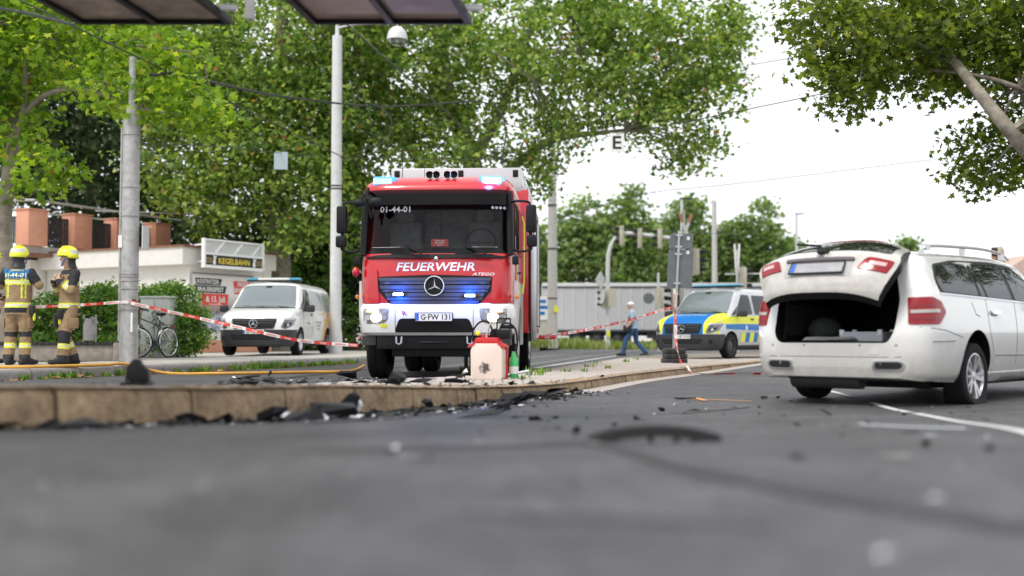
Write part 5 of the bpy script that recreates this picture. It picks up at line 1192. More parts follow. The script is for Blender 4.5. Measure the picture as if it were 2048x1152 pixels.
    P('crease_shade', 'rear', [(-.66, .455), (.66, .455), (.66, .462), (-.66, .462)], M['inkgrey'], off=.002, step=.08, thick=0)  # grey line: shade of the bumper crease put into the colour
    P('tow_eye_cover', 'rear', rounded(rect(.38, .46, .48, .545), .012), M['wagon'], off=.004, step=.1, thick=.004)
    P('load_sill', 'rear', [(-.56, .585), (.56, .585), (.56, .625), (-.56, .625)][::1], M['black'], off=.006, step=.1, thick=.01) if False else None
    MB().box((.10, 0, .572), (.16, 1.10, .03)).build('load_sill', M['chrome'], root, bevel=.006)
    MB().box((.95, 0, .588), (1.5, 1.06, .02)).build('boot_floor', M['carpet'], root)
    MB().box((.35, 0, .30), (.5, 1.0, .12)).box((2.4, 0, .22), (3.2, 1.2, .14)).build('underbody', M['black'], root)
    MB().cyl((.22, -.2, .25), (.22, .5, .25), .10, seg=14).build('silencer', M['darksteel'], root)
    for s_ in (-1, 1): MB().box((.86, s_ * .6, .78), (1.2, .03, .36)).build('boot_lining', M['carpet'], root)
    MB().tube([(.45, -.50, 1.36), (.32, -.52, 1.2), (.22, -.57, 1.0), (.2, -.575, .8), (.13, -.56, .62)], .016, 6).build('door_seal', M['rubber'], root)
    MB().tube([(.45, .50, 1.36), (.32, .52, 1.2), (.22, .57, 1.0), (.2, .575, .8), (.13, .56, .62)], .016, 6).build('door_seal', M['rubber'], root)
    for s_ in (-1, 1): MB().tube([(.44, s_ * .50, 1.30), (.10, s_ * .53, 1.16)], [.014, .011], 8).build('gas_strut', M['black'], root)
    for s_ in (-1, 1):
        mr = MB().box((3.1, s_ * 1.0, 1.03), (.12, .2, .15)).build('door_mirror', M['wagon'], root, bevel=.04)
    # tailgate, modelled closed and swung about its roof hinge
    H = Vector((.50, 0, 1.455)); ANG = R(37)
    gate = empty('tailgate', H, 0, root); gate.rotation_euler = (0, ANG, 0)
    prof = [(.48, 1.455, .52), (.40, 1.468, .56), (.33, 1.462, .57), (.31, 1.435, .585), (.25, 1.37, .60), (.13, 1.22, .635), (.035, 1.085, .67), (.015, 1.045, .69), (.003, 1.0, .70), (-.004, .93, .69), (.002, .84, .655), (.02, .74, .61), (.05, .66, .575), (.08, .63, .56)]
    rows = []; ny = 17
    for x, z, hw in prof:
        row = []
        for i in range(ny):
            t = -1 + 2 * i / (ny - 1); row.append(Vector((x + .14 * abs(t) ** 3.2, t * hw, z - (.035 * abs(t) ** 3 if z > 1.3 else 0))) - H)
        rows.append(row)
    inner = [[p + Vector((.075, 0, -.02)) for p in r] for r in rows]
    g = MB(); g.grid(rows); gp_ = g.build('gate_panel', M['wagon'], gate, smooth=35)
    gi = MB(); gi.grid(inner)
    ring = [r[0] for r in rows] + rows[-1][1:] + [r[-1] for r in rows[::-1]][1:] + rows[0][-2:0:-1]
    ring2 = [r[0] for r in inner] + inner[-1][1:] + [r[-1] for r in inner[::-1]][1:] + inner[0][-2:0:-1]
    gi.grid([ring, ring2], close=True); gi.build('gate_lining', M['black'], gate, smooth=35)
    gs = Skin(gp_.data, gate); O_ = (-H.x, -H.y, -H.z)
    GV = (Vector((0, 0, -H.z)), Vector((0, -1, 0)), Vector((0, 0, 1)))          # seen from behind: a = -y, b = z
    gs.panel('rear_window', GV, rounded([(-.60, 1.09), (.60, 1.09), (.535, 1.395), (-.535, 1.395)], .06), M['tint'], off=.008, step=.07)
    gs.panel('brake_lamp', GV, [(-.40, 1.437), (.40, 1.437), (.40, 1.455), (-.40, 1.455)], M['redlens'], off=.008, step=.08)
    for s_ in (-1, 1):
        pl = rounded([(s_ * .375, .845), (s_ * .62, .85), (s_ * .655, .93), (s_ * .665, .985), (s_ * .46, .985), (s_ * .43, .96)], .015)
        gl = gs.panel('gate_lamp', GV, pl if s_ > 0 else pl[::-1], M['redlens'], off=.012, step=.06, thick=.02)
        p2 = [(s_ * .47, .90), (s_ * .61, .905), (s_ * .62, .945), (s_ * .49, .94)]
        gs.panel('reversing_lens', GV, p2 if s_ > 0 else p2[::-1], M['palelens'], off=.018, step=.08, thick=.004, parent=gl)
    gs.panel('recess_shade', GV, rounded(rect(-.33, .33, .765, .925), .03), M['shadegrey'], off=.003, step=.1, thick=0)  # flat panel, the shade of the plate recess is put into its grey
    gs.panel('grip_bar', GV, rounded(rect(-.34, .34, .925, .962), .015), M['gripdark'], off=.022, step=.1, thick=.03)
    npl = number_plate(gate, Vector((-.010, 0, .845)) - H, (0, -1, 0), (0, 0, 1), None); npl.data.materials[0] = M['plategrey']  # blank plate in a plain grey of its own
    star_emblem(gate, Vector((-.006, 0, 1.0)) - H, (0, -1, 0), (-.1, 0, 1), .045)
    wp = MB().tube([Vector(p) - H for p in ((.015, 0, 1.055), (.11, .12, 1.22), (.17, .42, 1.31))], .012, 6).box(Vector((.0, .0, 1.05)) - H, (.05, .1, .05)).build('wiper', M['black'], gate)
    return root
M['wagon'] = mat('wagon_white', (.74, .735, .715), .2, coat=1)
def dirty(m):
    n = m.node_tree; b = n.nodes['Principled BSDF']; t = n.nodes.new('ShaderNodeTexCoord'); s_ = n.nodes.new('ShaderNodeSeparateXYZ'); no = n.nodes.new('ShaderNodeTexNoise'); no.inputs['Scale'].default_value = 9; no.inputs['Detail'].default_value = 8; no.inputs['Roughness'].default_value = .7
    mr = n.nodes.new('ShaderNodeMapRange'); mr.inputs[1].default_value = .66; mr.inputs[2].default_value = .22; mr.inputs[3].default_value = 0; mr.inputs[4].default_value = 1.0
    ml = n.nodes.new('ShaderNodeMath'); ml.operation = 'MULTIPLY'; mxn = n.nodes.new('ShaderNodeMix'); mxn.data_type = 'RGBA'
    mxn.inputs[6].default_value = b.inputs['Base Color'].default_value; mxn.inputs[7].default_value = (.33, .29, .23, 1)
    n.links.new(t.outputs['Object'], s_.inputs[0]); n.links.new(s_.outputs[2], mr.inputs[0]); n.links.new(t.outputs['Object'], no.inputs[0]); n.links.new(no.outputs[0], ml.inputs[0]); n.links.new(mr.outputs[0], ml.inputs[1]); n.links.new(ml.outputs[0], mxn.inputs[0]); n.links.new(mxn.outputs[2], b.inputs['Base Color'])
dirty(M['wagon'])
M['carpet'] = mat('boot_carpet', (.018, .018, .019), .95)
M['stripelens'] = mat('grey_lens', (.45, .40, .38), .2, coat=.5)
M['darkred'] = mat('dark_red_lens', (.20, .005, .01), .2, coat=.4)
M['plategrey'] = mat('plate_grey', (.34, .34, .35), .5, var=.15, vs_=12); M['shadegrey'] = mat('recess_shade_grey', (.42, .42, .42), .5)
M['gripdark'] = mat('grip_dark', (.12, .11, .115), .35, .4)
car = estate()
CY = R(42); fw = Vector((math.sin(CY), math.cos(CY), 0)); rt = Vector((math.cos(CY), -math.sin(CY), 0))
rr = Vector((4.37, 11.12, 0)); ax = rr - rt * .79 - fw * 1.19
car.location = (ax.x, ax.y, gz(11)); car.rotation_euler = (0, 0, math.atan2(fw.y, fw.x))
# things lying in the boot
def in_car(x, y, z): return car.matrix_basis @ Vector((x, y, z))
crate = tag(empty('crate', in_car(.42, -.16, .60), car.rotation_euler.z), 'low pale cardboard tray lying in the open boot', 'tray')
MB().box((0, 0, .008), (.28, .42, .012)).build('tray_base', M['cardboard'] if 'cardboard' in M else M['plate'], crate)
for dx, dy, sx, sy in ((.14, 0, .012, .42), (-.14, 0, .012, .42), (0, .21, .28, .012), (0, -.21, .28, .012)): MB().box((dx, dy, .05), (sx, sy, .08)).build('tray_side', M['tray'] if 'tray' in M else M['plate'], crate)
for dx, dy in ((.14, .19), (-.14, .19), (.14, -.19), (-.14, -.19)): MB().box((dx * .98, dy, .085), (.03, .04, .05)).build('tray_corner', M['plate'], crate)
o = MB().grid([[(a * .34, b * .5, .02 * math.sin(7 * a + 3 * b) + .025) for b in np.linspace(-.5, .5, 6)] for a in np.linspace(-.5, .5, 6)]).build('paper_sheet', M['plate'], loc=in_car(.22, .10, .60), rot=(0, 0, car.rotation_euler.z + .2))
tag(o, 'crumpled pale sheet on the boot floor beside the cardboard tray', 'paper')
o = MB().ell((0, 0, .11), (.17, .15, .13), nu=14, nv=8).build('bag', M['bagdark'] if 'bagdark' in M else M['black'], loc=in_car(.62, .38, .60)); tag(o, 'dark rounded bag at the left inside the open boot', 'bag')
M['darkplate'] = mat('sign_back', (.16, .18, .19), .45, .3, var=.1, vs_=6)
# ------------------------------------------------------------------ poles, signals, signs, wires
def T_(name, label, cat, loc, rz=0, group=None): return tag(empty(name, loc, rz), label, cat, group)
def zat(py, d): return at(1024, py, d).z
# big steel pole at the left
d = 20.5; g = G(258, d); pole = T_('steel_pole', 'thick galvanised tram pole with strap bands and tape wrapped round it', 'pole', g)
MB().lathe([(.165, 0), (.165, .55), (.155, .6), (.150, 4.3), (.148, 4.38), (.10, 4.40)], 28).build('shaft', M['steel'], pole, smooth=40)
MB().lathe([(.10, 4.38), (.10, 4.6), (.06, 4.65), (.06, 5.5)], 16).build('spigot', M['steel'], pole)
MB().tube([(-.158, -.06, .4), (-.155, -.06, 3.4), (-.15, -.06, 4.2)], .022, 8).build('conduit', M['steel'], pole)
for py in (432, 548, 553, 562, 578, 619, 687, 270, 375):
    z = zat(py, d) - SWZ; MB().lathe([(.158, z - .012), (.166, z - .01), (.166, z + .01), (.158, z + .012)], 28).build('strap_band', M['steel'], pole)
MB().box((.10, -.165, zat(645, d) - SWZ), (.035, .012, .34)).build('name_plate', M['plate'], pole); MB().box((-.135, -.12, zat(484, d) - SWZ), (.07, .02, .22)).build('sticker', M['plate'], pole)
sp = MB().box((.26, .05, zat(475, d) - SWZ), (.02, .36, .42)).build('side_sign', M['polegrey'], pole); MB().bar((.14, .05, zat(465, d) - SWZ), (.26, .05, zat(465, d) - SWZ), .03, .03).build('sign_clamp', M['darksteel'], sp)
MB().box((.12, -.115, zat(603, d) - SWZ), (.05, .03, .07), rz=.8).build('tag_plate', M['ink'], pole)
# lamp post
d = 32.3; g = G(671, d); lp = T_('lamp_post', 'tall pale lamp post with a bell lamp left of the fire engine', 'lamp post', g)
ht = zat(72, d) - SWZ
MB().lathe([(.20, 0), (.19, .5), (.165, .7), (.14, ht), (.06, ht + .02), (.055, ht + .38)], 24).build('shaft', M['polegrey'], lp, smooth=40)
for z in (zat(372, d) - SWZ, zat(378, d) - SWZ): MB().lathe([(.157, z - .02), (.168, z - .015), (.168, z + .015), (.157, z + .02)], 24).build('strap_band', M['darksteel'], lp)
lx0 = (797 - 676) * d / FPX; za = zat(48, d) - SWZ
MB().tube(bez([(0, 0, za - .12), (.4, 0, za - .02), (1.1, 0, za + .04), (lx0, 0, za + .03)]), .035, 8).build('arm', M['polegrey'], lp)
MB().tube([(lx0, 0, za + .05), (lx0, 0, za - .12)], .03, 8).build('lamp_stem', M['polegrey'], lp)
MB().lathe([(.05, -.06), (.14, -.10), (.24, -.2), (.285, -.34), (.30, -.46), (.285, -.46), (.25, -.30), (.0, -.22)], 24, Matrix.Translation((lx0, 0, za))).build('lamp_shade', M['polegrey'], lp, smooth=50)
MB().lathe([(.27, -.46), (.24, -.58), (.12, -.66), (0, -.67)], 20, Matrix.Translation((lx0, 0, za))).build('lamp_glass', M['screen'], lp, smooth=60)
MB().ell((lx0, 0, za - .45), (.05, .05, .1)).build('bulb', M['plate'], lp)
# plain masts
def mast(px, d, top, r, label, name='mast', m='concretepole', z0=None, extra=None):
    g = G(px, d, SWZ if z0 is None else z0); o = T_(name, label, 'pole', g); h = zat(top, d) - g[2]
    MB().lathe([(r * 1.12, 0), (r, h * .5), (r * .82, h), (0, h + .02)], 18).build('shaft', M[m], o, smooth=40)
    if extra: extra(o, h, r)
    return o
def bands(o, h, r):
    for k in (.25, .5, .72): MB().lathe([(r * 1.0, h * k - .03), (r * 1.14, h * k - .025), (r * 1.14, h * k + .025), (r, h * k + .03)], 18).build('strap_band', M['darksteel'], o)
    MB().box((.16, -.2, 1.75), (.2, .12, .26)).build('switch_box', M['polyellow'], o)
mast(1105, 52, 300, .21, 'grey tram mast just right of the fire engine', extra=bands, z0=.1)
mast(1430, 70, 402, .17, 'concrete mast between the distant trees', z0=.05)
def lamp_head(o, h, r): MB().box((.25, 0, h + .02), (.7, .2, .09)).build('lamp_head', M['greyplastic'], o, bevel=.03); MB().bar((0, 0, h), (.3, 0, h), .06, .06).build('bracket', M['polegrey'], o)
mast(1365, 62, 398, .09, 'slim street lamp rising behind the grey signpost', name='street_lamp', m='polegrey', z0=0, extra=lamp_head)
mast(1595, 92, 428, .12, 'far street lamp against the white sky', name='street_lamp', m='polegrey', z0=0, extra=lamp_head)
# traffic signal heads
def signal(parent, x, y, z, face, sc=1.0, n=3, side=False):
    """face: angle the lenses look towards (0 = +x)"""
    o = empty('signal_head', (x, y, z), face, parent)
    h = .32 * n * sc; MB().box((0, 0, 0), (.20 * sc, .32 * sc, h)).build('signal_case', M['signalcase'], o, bevel=.03)
    MB().box((-.11 * sc, 0, 0), (.02, .42 * sc if not side else .34 * sc, h * 1.05)).build('back_board', M['signalcase'], o)
    for k in range(n):
        zz = (n / 2 - .5 - k) * .32 * sc
        MB().cyl((.10 * sc, 0, zz), (.12 * sc, 0, zz), .12 * sc, seg=14).build('lens', (M['redlens'], M['orangelens'], M['greenlens'])[k % 3] if False else M['darklens'], o)
        arc = [[(xx, .135 * sc * math.cos(a), zz + .135 * sc * math.sin(a)) for a in np.linspace(-.1, math.pi + .1, 12)] for xx in (.10 * sc, .34 * sc)]
        MB().grid(arc).build('visor', M['black'], o, smooth=60)
    return o
M['signalcase'] = mat('signal_case', (.50, .48, .38), .6); M['darklens'] = mat('unlit_lens', (.03, .03, .03), .2); M['greenlens'] = mat('green_lens', (.01, .2, .08), .2)
d = 56; g = G(1216, d, .02); ms = T_('signal_mast', 'curved signal mast carrying three traffic lights over the junction', 'traffic light', g)
k = d / FPX; h = zat(468, d)
MB().tube(bez([(0, 0, 0), (0, 0, 2), (.0, 0, h - 1.6), (.12, 0, h - .7), (.5, 0, h - .12), (1.1, 0, h), (3.2, 0, h - .25)], 50), [.12] * 12 + [.10] * 30 + [.07] * 60, 12).build('arm', M['polegrey'], ms) if False else MB().tube(bez([(0, 0, 0), (0, 0, 2), (.0, 0, h - 1.6), (.12, 0, h - .7), (.5, 0, h - .12), (1.1, 0, h), (3.2, 0, h - .25)], 48), .105, 12).build('arm', M['polegrey'], ms)
for px, py in ((1243, 473), (1279, 478), (1319, 479)): signal(ms, (px - 1216) * k, -.1, zat(py, d), R(178), n=3)
signal(ms, .22, -.1, zat(597, d), R(75), .9); signal(ms, -.22, -.1, zat(600, d), R(178), .9)
MB().prism([(0, -.45), (.45, 0), (0, .45), (-.45, 0)], -.01, .01, Matrix.Translation(((1201 - 1216) * k, -.2, zat(562, d))) @ Matrix.Rotation(R(50), 4, 'Z') @ Matrix.Rotation(R(90), 4, 'X')).build('diamond_sign', M['polegrey'], ms)
MB().cyl(((1200 - 1216) * k, -.2, zat(597, d)), ((1200 - 1216) * k + .015, -.19, zat(597, d)), .3, seg=24).build('round_sign', M['polegrey'], ms)
MB().box((0, -.14, zat(669, d)), (.16, .12, .28)).build('push_button', M['polyellow'], ms)
def sigpost(px, d, top, label, heads, extra=None, r=.055, z0=0):
    g = G(px, d, z0); o = T_('signal_post', label, 'traffic light', g); MB().tube([(0, 0, 0), (0, 0, zat(top, d) - z0)], r, 10).build('post', M['polegrey'], o)
    for dx, py, f, n in heads: signal(o, dx * d / FPX, -.05, zat(py, d) - z0, f, n=n)
    if extra: extra(o, d)
    return o
sigpost(1317, 50, 545, 'signal post with a round grey sign left of the signpost', [(4, 598, R(20), 3)], lambda o, d: MB().cyl(((1297 - 1317) * d / FPX, -.12, zat(597, d)), ((1297 - 1317) * d / FPX, -.10, zat(597, d)), .24, seg=24).build('round_sign', M['darkplate'], o))
sigpost(1355, 46, 590, 'low signal post half hidden behind the signpost pole', [(-8, 600, R(178), 3), (8, 597, R(178), 3)])
def cross(o, d):
    for s_ in (-1, 1):
        z = zat(462, d)
        cx = (1372 - 1368) * d / FPX
        for a, b, m in ((-.55, .30, 'plate'), (.30, .62, 'coral')):
            MB().bar((cx + s_ * a * .36, -.1 + .01 * s_, z + a), (cx + s_ * b * .36, -.1 + .01 * s_, z + b), .11, .02, up=(0, 1, 0)).build('cross_arm', M[m], o)
sigpost(1368, 42, 420, 'railway crossing cross with a signal just right of the signpost plates', [(24, 524, R(8), 3)], cross, r=.06)
def sticks(o, d):
    for s_ in (-1, 1): MB().bar((s_ * .03, 0, zat(545, d)), (s_ * .10, 0, zat(488, d)), .05, .08).build('cross_arm', M['plate'], o)
    MB().bar((-.5, .05, zat(548, d)), (1.0, .05, zat(547, d)), .05, .06).build('crossbar', M['polegrey'], o)
sigpost(1475, 48, 500, 'signal post seen edge-on left of the white car', [(12, 558, R(10), 3)], sticks)
sigpost(1995, 60, 535, 'far signal head above the white car roof', [(4, 512, R(178), 3)])
# mobile signpost seen from behind
d = 24.2; g = (at(1346, 700, d).x, d, tz(d)); so = T_('signpost', 'grey sign plates seen from behind on a leaning pole with tape', 'sign', g)
lean = (1361 - 1347) * d / FPX; hz = zat(462, d) - g[2]
pw = lambda z: lean * z / hz
MB().tube([(0, 0, .05), (lean, 0, hz)], .03, 10).build('pole', M['alu'], so)
for (a0, a1, b0, b1) in ((1341, 1388, 467, 497), (1337, 1387, 499, 576)):
    z0, z1 = zat(b1, d) - g[2], zat(b0, d) - g[2]; x0, x1 = (a0 - 1346) * d / FPX, (a1 - 1346) * d / FPX
    p = MB().prism(rounded([(x0 - .02, z0), (x1 - .02, z0), (x1 + .02, z1), (x0 + .02, z1)], .03), -.015, .015, Matrix.Translation((0, .05, 0)) @ Matrix.Rotation(R(90), 4, 'X')).build('sign_plate', M['darkplate'], so)
    for zz in (z0 + .12 * (z1 - z0), z1 - .12 * (z1 - z0)): MB().box((pw(zz), .005, zz), (.14, .06, .03)).build('clamp', M['alu'], p)
    MB().box((x1 - .10, .03, z1 - .1 if b0 < 480 else z1 - .06), (.06, .004, .07)).build('sticker', M['plate'], p)
for k_ in range(3):
    b = MB().box((.02 + .015 * (k_ % 2), 0, .05 + .105 * k_), (.46 - .03 * k_, .75, .10)).build('foot_plate', M['rubberfoot'], so, bevel=.02)
    for x in (-.15, 0, .15): MB().box((x + .02, -.376, .05 + .105 * k_), (.08, .012, .05)).build('foot_slot', M['ink'], b)
M_dummy = None
# catenary: contact wires along the track, span wires, hangers, signs
def wire(label, pts, r, name='overhead_wire', m='darksteel', n=24): return tag(MB().tube(bez(pts, n) if len(pts) > 2 else pts, r, 6).build(name, M[m], None), label, 'wire')
w1 = [A(-60, -48, 14.5), A(149, 52, 17.2), A(347, 149, 20.6), A(660, 302, 29.5), A(730, 322, 33), A(800, 345, 38)]
w1[4:] = [A(1000, 467, 45)]
wire('contact wire running from the top left corner down past the lamp post', [A(-60, -48, 15), A(347, 149, 21), A(660, 302, 30), A(760, 350, 36)], .013)
wire('contact wire crossing over the fire engine roof', [A(560, -70, 16), A(840, 177, 22.5), A(1020, 335, 33), A(1060, 368, 38), A(1130, 395, 46)], .013)
wire('thick feeder cable sagging between the steel pole and the lamp post', [A(300, 150, 20.6), A(345, 147, 21), A(400, 158, 22.5), A(545, 190, 27), A(678, 207, 32)], .030)
wire('span cable from the lamp post towards the E sign', [A(678, 207, 32), A(760, 213, 32.5), A(860, 209, 33), A(960, 203, 33.5), A(1000, 225, 33.5), A(1012, 270, 33.5), A(1004, 312, 33.5), A(1010, 325, 33.5)], .022)
wire('feeder loop hanging right of the lamp post', [A(745, 209, 32.4), A(775, 225, 32.4), A(783, 255, 32.4), A(765, 285, 32.4), A(726, 298, 32.4), A(724, 318, 32.4)], .016)
wire('thin span wire carrying the small blue-grey plate', [A(285, 287, 20.6), A(430, 293, 24), A(562, 306, 28), A(660, 315, 32)], .009)
wire('thin span wire level with the fire engine roof', [A(672, 315, 32.2), A(860, 317, 32.5), A(1008, 318, 33.5), A(1105, 312, 52)], .010)
wire('span wire carrying the white E plate', [A(1105, 300, 52), A(1190, 281, 36), A(1234, 268, 30), A(1330, 252, 27)], .011)
wire('long wire slanting up across the white sky', [A(1330, 252, 27), A(1512, 215, 25), A(1640, 188, 24), A(1820, 145, 22)], .011)
wire('lower thin wire across the white sky', [A(1105, 440, 52), A(1290, 388, 50), A(1430, 372, 50), A(1600, 352, 50), A(2100, 290, 50)], .016)
wire('upper thin wire entering the right tree', [A(1500, 130, 30), A(1680, 100, 28), A(1850, 78, 27), A(1990, 60, 26)], .010)
wire('thin wire in front of the far trees', [A(1105, 425, 52), A(1230, 455, 54), A(1360, 462, 60), A(1475, 470, 70)], .016)
wire('black cable stay under the hanging canopy panels', [A(-30, 12, 9.0), A(60, 28, 8.9), A(148, 50, 8.75)], .012)
def hung_sign(px, py, d, wd, ht, m, label, text=None):
    p = at(px, py, d); o = T_('hanging_sign', label, 'sign', tuple(p))
    MB().box((0, 0, -ht / 2), (wd, .02, ht)).build('sign_plate', M[m], o)
    for x in (-.02, .02): MB().bar((x, 0, 0), (x, 0, .06), .012, .02).build('hanger', M['darksteel'], o)
    MB().bar((-.03, 0, .05), (.03, 0, .05), .03, .03).build('clamp', M['darksteel'], o)
    if text: flat_text('lettering', text, ht * .66, (0, -.012, -ht / 2), (1, 0, 0), (0, 0, 1), M['ink'], o, off=.004, sx=1.1)
hung_sign(1234, 266, 30, .375, .50, 'plate', 'white square plate with a black letter E hanging from a wire', 'E')
hung_sign(562, 304, 28, .335, .43, 'bluegrey', 'blank blue-grey plate hanging from a wire above the service van')
# shelter canopy hanging into the top of the picture
cn = T_('shelter_canopy', 'dirty tram shelter roof panels hanging into the top left', 'shelter', (0, 0, 0)); CZ = 3.045
ang = R(6.5); dv = Vector((math.sin(ang), math.cos(ang), 0))
for x0, x1, m in ((-3.26, -2.14, 'canopybrown'), (-1.5, -.33, 'canopygrey')):
    far = 8.62
    P = [Vector((x0, far, CZ)), Vector((x1, far, CZ)), Vector((x1, far, CZ)) - dv * 5.2, Vector((x0, far, CZ)) - dv * 5.2]
    pn = MB().add([p + Vector((0, 0, z)) for z in (0, .03) for p in P], [(3, 2, 1, 0), (4, 5, 6, 7), (0, 1, 5, 4), (1, 2, 6, 5), (2, 3, 7, 6), (3, 0, 4, 7)]).build('roof_panel', M[m], cn, smooth=0)
    mid = (P[0] + P[1]) / 2
    for a, b, wd in ((P[0], P[1], .035), (P[0], P[3], .05), (P[1], P[2], .05), (mid, mid - dv * 5.2, .05)): MB().bar(a - Vector((0, 0, .012)), b - Vector((0, 0, .012)), wd, .05).build('frame_bar', M['black'], pn)
    MB().bar(P[1] - dv * .25 + Vector((.0, 0, .02)), P[1] - dv * .25 + Vector((.14, 0, .02)), .05, .04).build('clip', M['polegrey'], pn)
MB().bar((-1.98, 8.6, CZ - .005), (-1.98, 8.6, CZ + .2), .06, .06).build('hanger_stub', M['steel'], cn)
for x in (-3.9, -2.5): MB().tube([(x, 3.3, 0.2), (x, 3.3, CZ + .05)], .06, 10).build('post', M['darksteel'], cn)
MB().bar((-4.2, 3.4, CZ + .08), (-.6, 3.4, CZ + .08), .10, .12).build('beam', M['darksteel'], cn); MB().bar((-3.6, 8.3, CZ + .14), (-.2, 8.3, CZ + .14), .08, .10).build('beam', M['darksteel'], cn)
for x in (-3.4, -2.0): MB().bar((x - .55, 3.4, CZ + .2), (x, 8.3, CZ + .2), .07, .09).build('beam', M['darksteel'], cn)

# ------------------------------------------------------------------ lorry, wall, house in the distance
d = 74; xa, xb = (1085 - 1024) * d / FPX, (1530 - 1024) * d / FPX; zt_ = zat(566, d)
lo = T_('lorry_trailer', 'long grey curtain-sided lorry trailer behind the junction', 'trailer', ((xa + xb) / 2, d, 0)); hw = (xb - xa) / 2
MB().box((0, 1.25, (zt_ + 1.05) / 2), (2 * hw, 2.5, zt_ - 1.05)).build('box_body', M['curtain'], lo)
MB().box((0, -.03, zt_ - .1), (2 * hw + .05, .08, .22)).build('top_rail', M['polegrey'], lo); MB().box((0, -.03, zt_ - .26), (2 * hw + .05, .05, .1)).build('rail_shadow_strip', M['darksteel'], lo)  # second box: shadow below the top rail, built as a dark bar
for i in range(19): MB().box((-hw + .5 + i * (2 * hw - 1) / 18, -.02, (zt_ + .95) / 2), (.05, .05, zt_ - 1.35)).build('curtain_strap', M['polegrey'], lo)
MB().box((0, .0, .98), (2 * hw, .1, .14)).build('side_rail', M['greyplastic'], lo)
MB().box((0, 1.2, .8), (2 * hw - 1, 1.0, .3)).build('chassis', M['black'], lo)
for x in (-hw + 2.2, -hw + 3.5, -hw + 4.8): wheel(lo, x, .25, .5, .35, .28, -1, 'truck', rim_mat=M['darkrim'])
for x in (hw - 3.5,): MB().box((x, .6, .55), (.2, .2, 1.0)).build('support_leg', M['darksteel'], lo)
MB().box((hw - 5.5, .15, .7), (4.2, .05, .4)).build('side_guard', M['greyplastic'], lo)
d = 58; pr = T_('advert_wall', 'concrete wall end with a blue poster right behind the fire engine', 'wall', G(1086, d, .1))
MB().box((0, .3, 1.2), (1.0, .5, 2.4)).build('wall', M['concretepole'], pr); MB().box((-.05, .03, 1.95), (.85, .03, 1.2)).build('poster', M['plate'], pr)
for z, w_ in ((2.3, .5), (2.0, .7), (1.7, .4)): MB().box((-.1, .01, z), (w_, .015, .16)).build('poster_band', M['polblue'], pr)
d = 95; hs = T_('house', 'far house roof with a brick chimney at the right edge', 'house', G(2060, d, 0))
MB().box((0, 4, 2.6), (6.5, 8, 5.2)).build('wall', M['render_white'], hs)
MB().add([(-3.6, -.4, 5.1), (3.6, -.4, 5.1), (3.6, 8.4, 5.1), (-3.6, 8.4, 5.1), (0, -.4, 7.4), (0, 8.4, 7.4)], [(0, 1, 4), (3, 5, 2), (0, 4, 5, 3), (1, 2, 5, 4), (0, 3, 2, 1)]).build('roof', M['rooftile'], hs, smooth=0)
MB().box((-1.3, 3, 7.1), (.8, .8, 1.9)).build('chimney', M['brick'], hs)
for x in (-1.8, .2, 2.0): MB().box((x, -.02, 3.2), (1.0, .06, 1.4)).build('window', M['tint'], hs)

# ------------------------------------------------------------------ planter, bin, cabinet, bicycle
d = 22.3; k = d / FPX; c = at(105, 700, d)
pl = T_('planter_bench', 'low concrete planter wall with a dark slatted seat behind the firefighters', 'planter', (c.x, d, SWZ), R(2)); zt2 = zat(690, d) - SWZ
MB().box((-.45, .25, zt2 / 2), (3.3, .5, zt2)).build('wall', M['concrete'], pl, bevel=.02)
MB().box((1.28, .2, zt2 / 2 + .02), (.18, .62, zt2 + .04)).build('end_block', M['concrete'], pl, bevel=.02)
for i in range(26): MB().box((-1.9 + i * .12, .14, zt2 + .03), (.105, .36, .06)).build('seat_slat', M['darkwood'], pl)
MB().box((-.45, .9, zt2 * .45), (3.2, .9, zt2 * .9)).build('soil', M['soil'], pl)
d = 23.4; g = G(180, d); bn_ = T_('litter_bin', 'grey steel litter bin with an arched hood beyond the planter', 'bin', g); z0, z1 = .5, zat(633, d) - SWZ
MB().lathe([(.115, z0 - .1), (.12, z0 + .35)], 20).build('bin_body', M['steel'], bn_); MB().lathe([(.0, z0 - .1), (.115, z0 - .1)], 20).build('bin_floor', M['steel'], bn_)
arch = [(.125 * math.cos(a), 0, z1 - .13 + .125 * math.sin(a)) for a in np.linspace(0, math.pi, 12)]
MB().grid([[(p[0], -.10, p[2]) for p in arch], [(p[0], .10, p[2]) for p in arch]]).build('hood', M['steel'], bn_); MB().prism([(p[0], p[2]) for p in arch], -.10, -.095, Matrix.Rotation(R(90), 4, 'X') @ Matrix.Translation((0, 0, -.0))).build('hood_back', M['steel'], bn_)
for x in (-.122, .122): MB().box((x, 0, .45), (.012, .06, .95)).build('bin_frame', M['steel'], bn_)
d = 26.6; k = d / FPX; g = G(309, d); cb = T_('utility_cabinet', 'pale grey utility cabinet with black graffiti beside the laurel bush', 'cabinet', g, R(-12)); hc = zat(596, d) - SWZ
MB().box((0, .2, hc / 2), (.72, .42, hc)).build('case', M['cabinet'], cb, bevel=.015); MB().box((0, .2, hc + .02), (.76, .46, .05)).build('lid', M['cabinet'], cb, bevel=.012)
MB().box((.0, -.014, hc / 2), (.012, .01, hc - .15)).build('door_gap', M['inkgrey'], cb)
rg = random.Random(4)
for s_ in range(6):
    x, z = .0 + s_ % 3 * .1, hc - .35 - s_ // 3 * .18
    MB().tube(bez([(x + .06 * math.cos(t * 1.3 + s_), -.018, z + .07 * math.sin(t * 1.1 + s_ * 2) - .02 * t) for t in range(6)], 20), .008, 5).build('graffiti_stroke', M['ink'], cb)
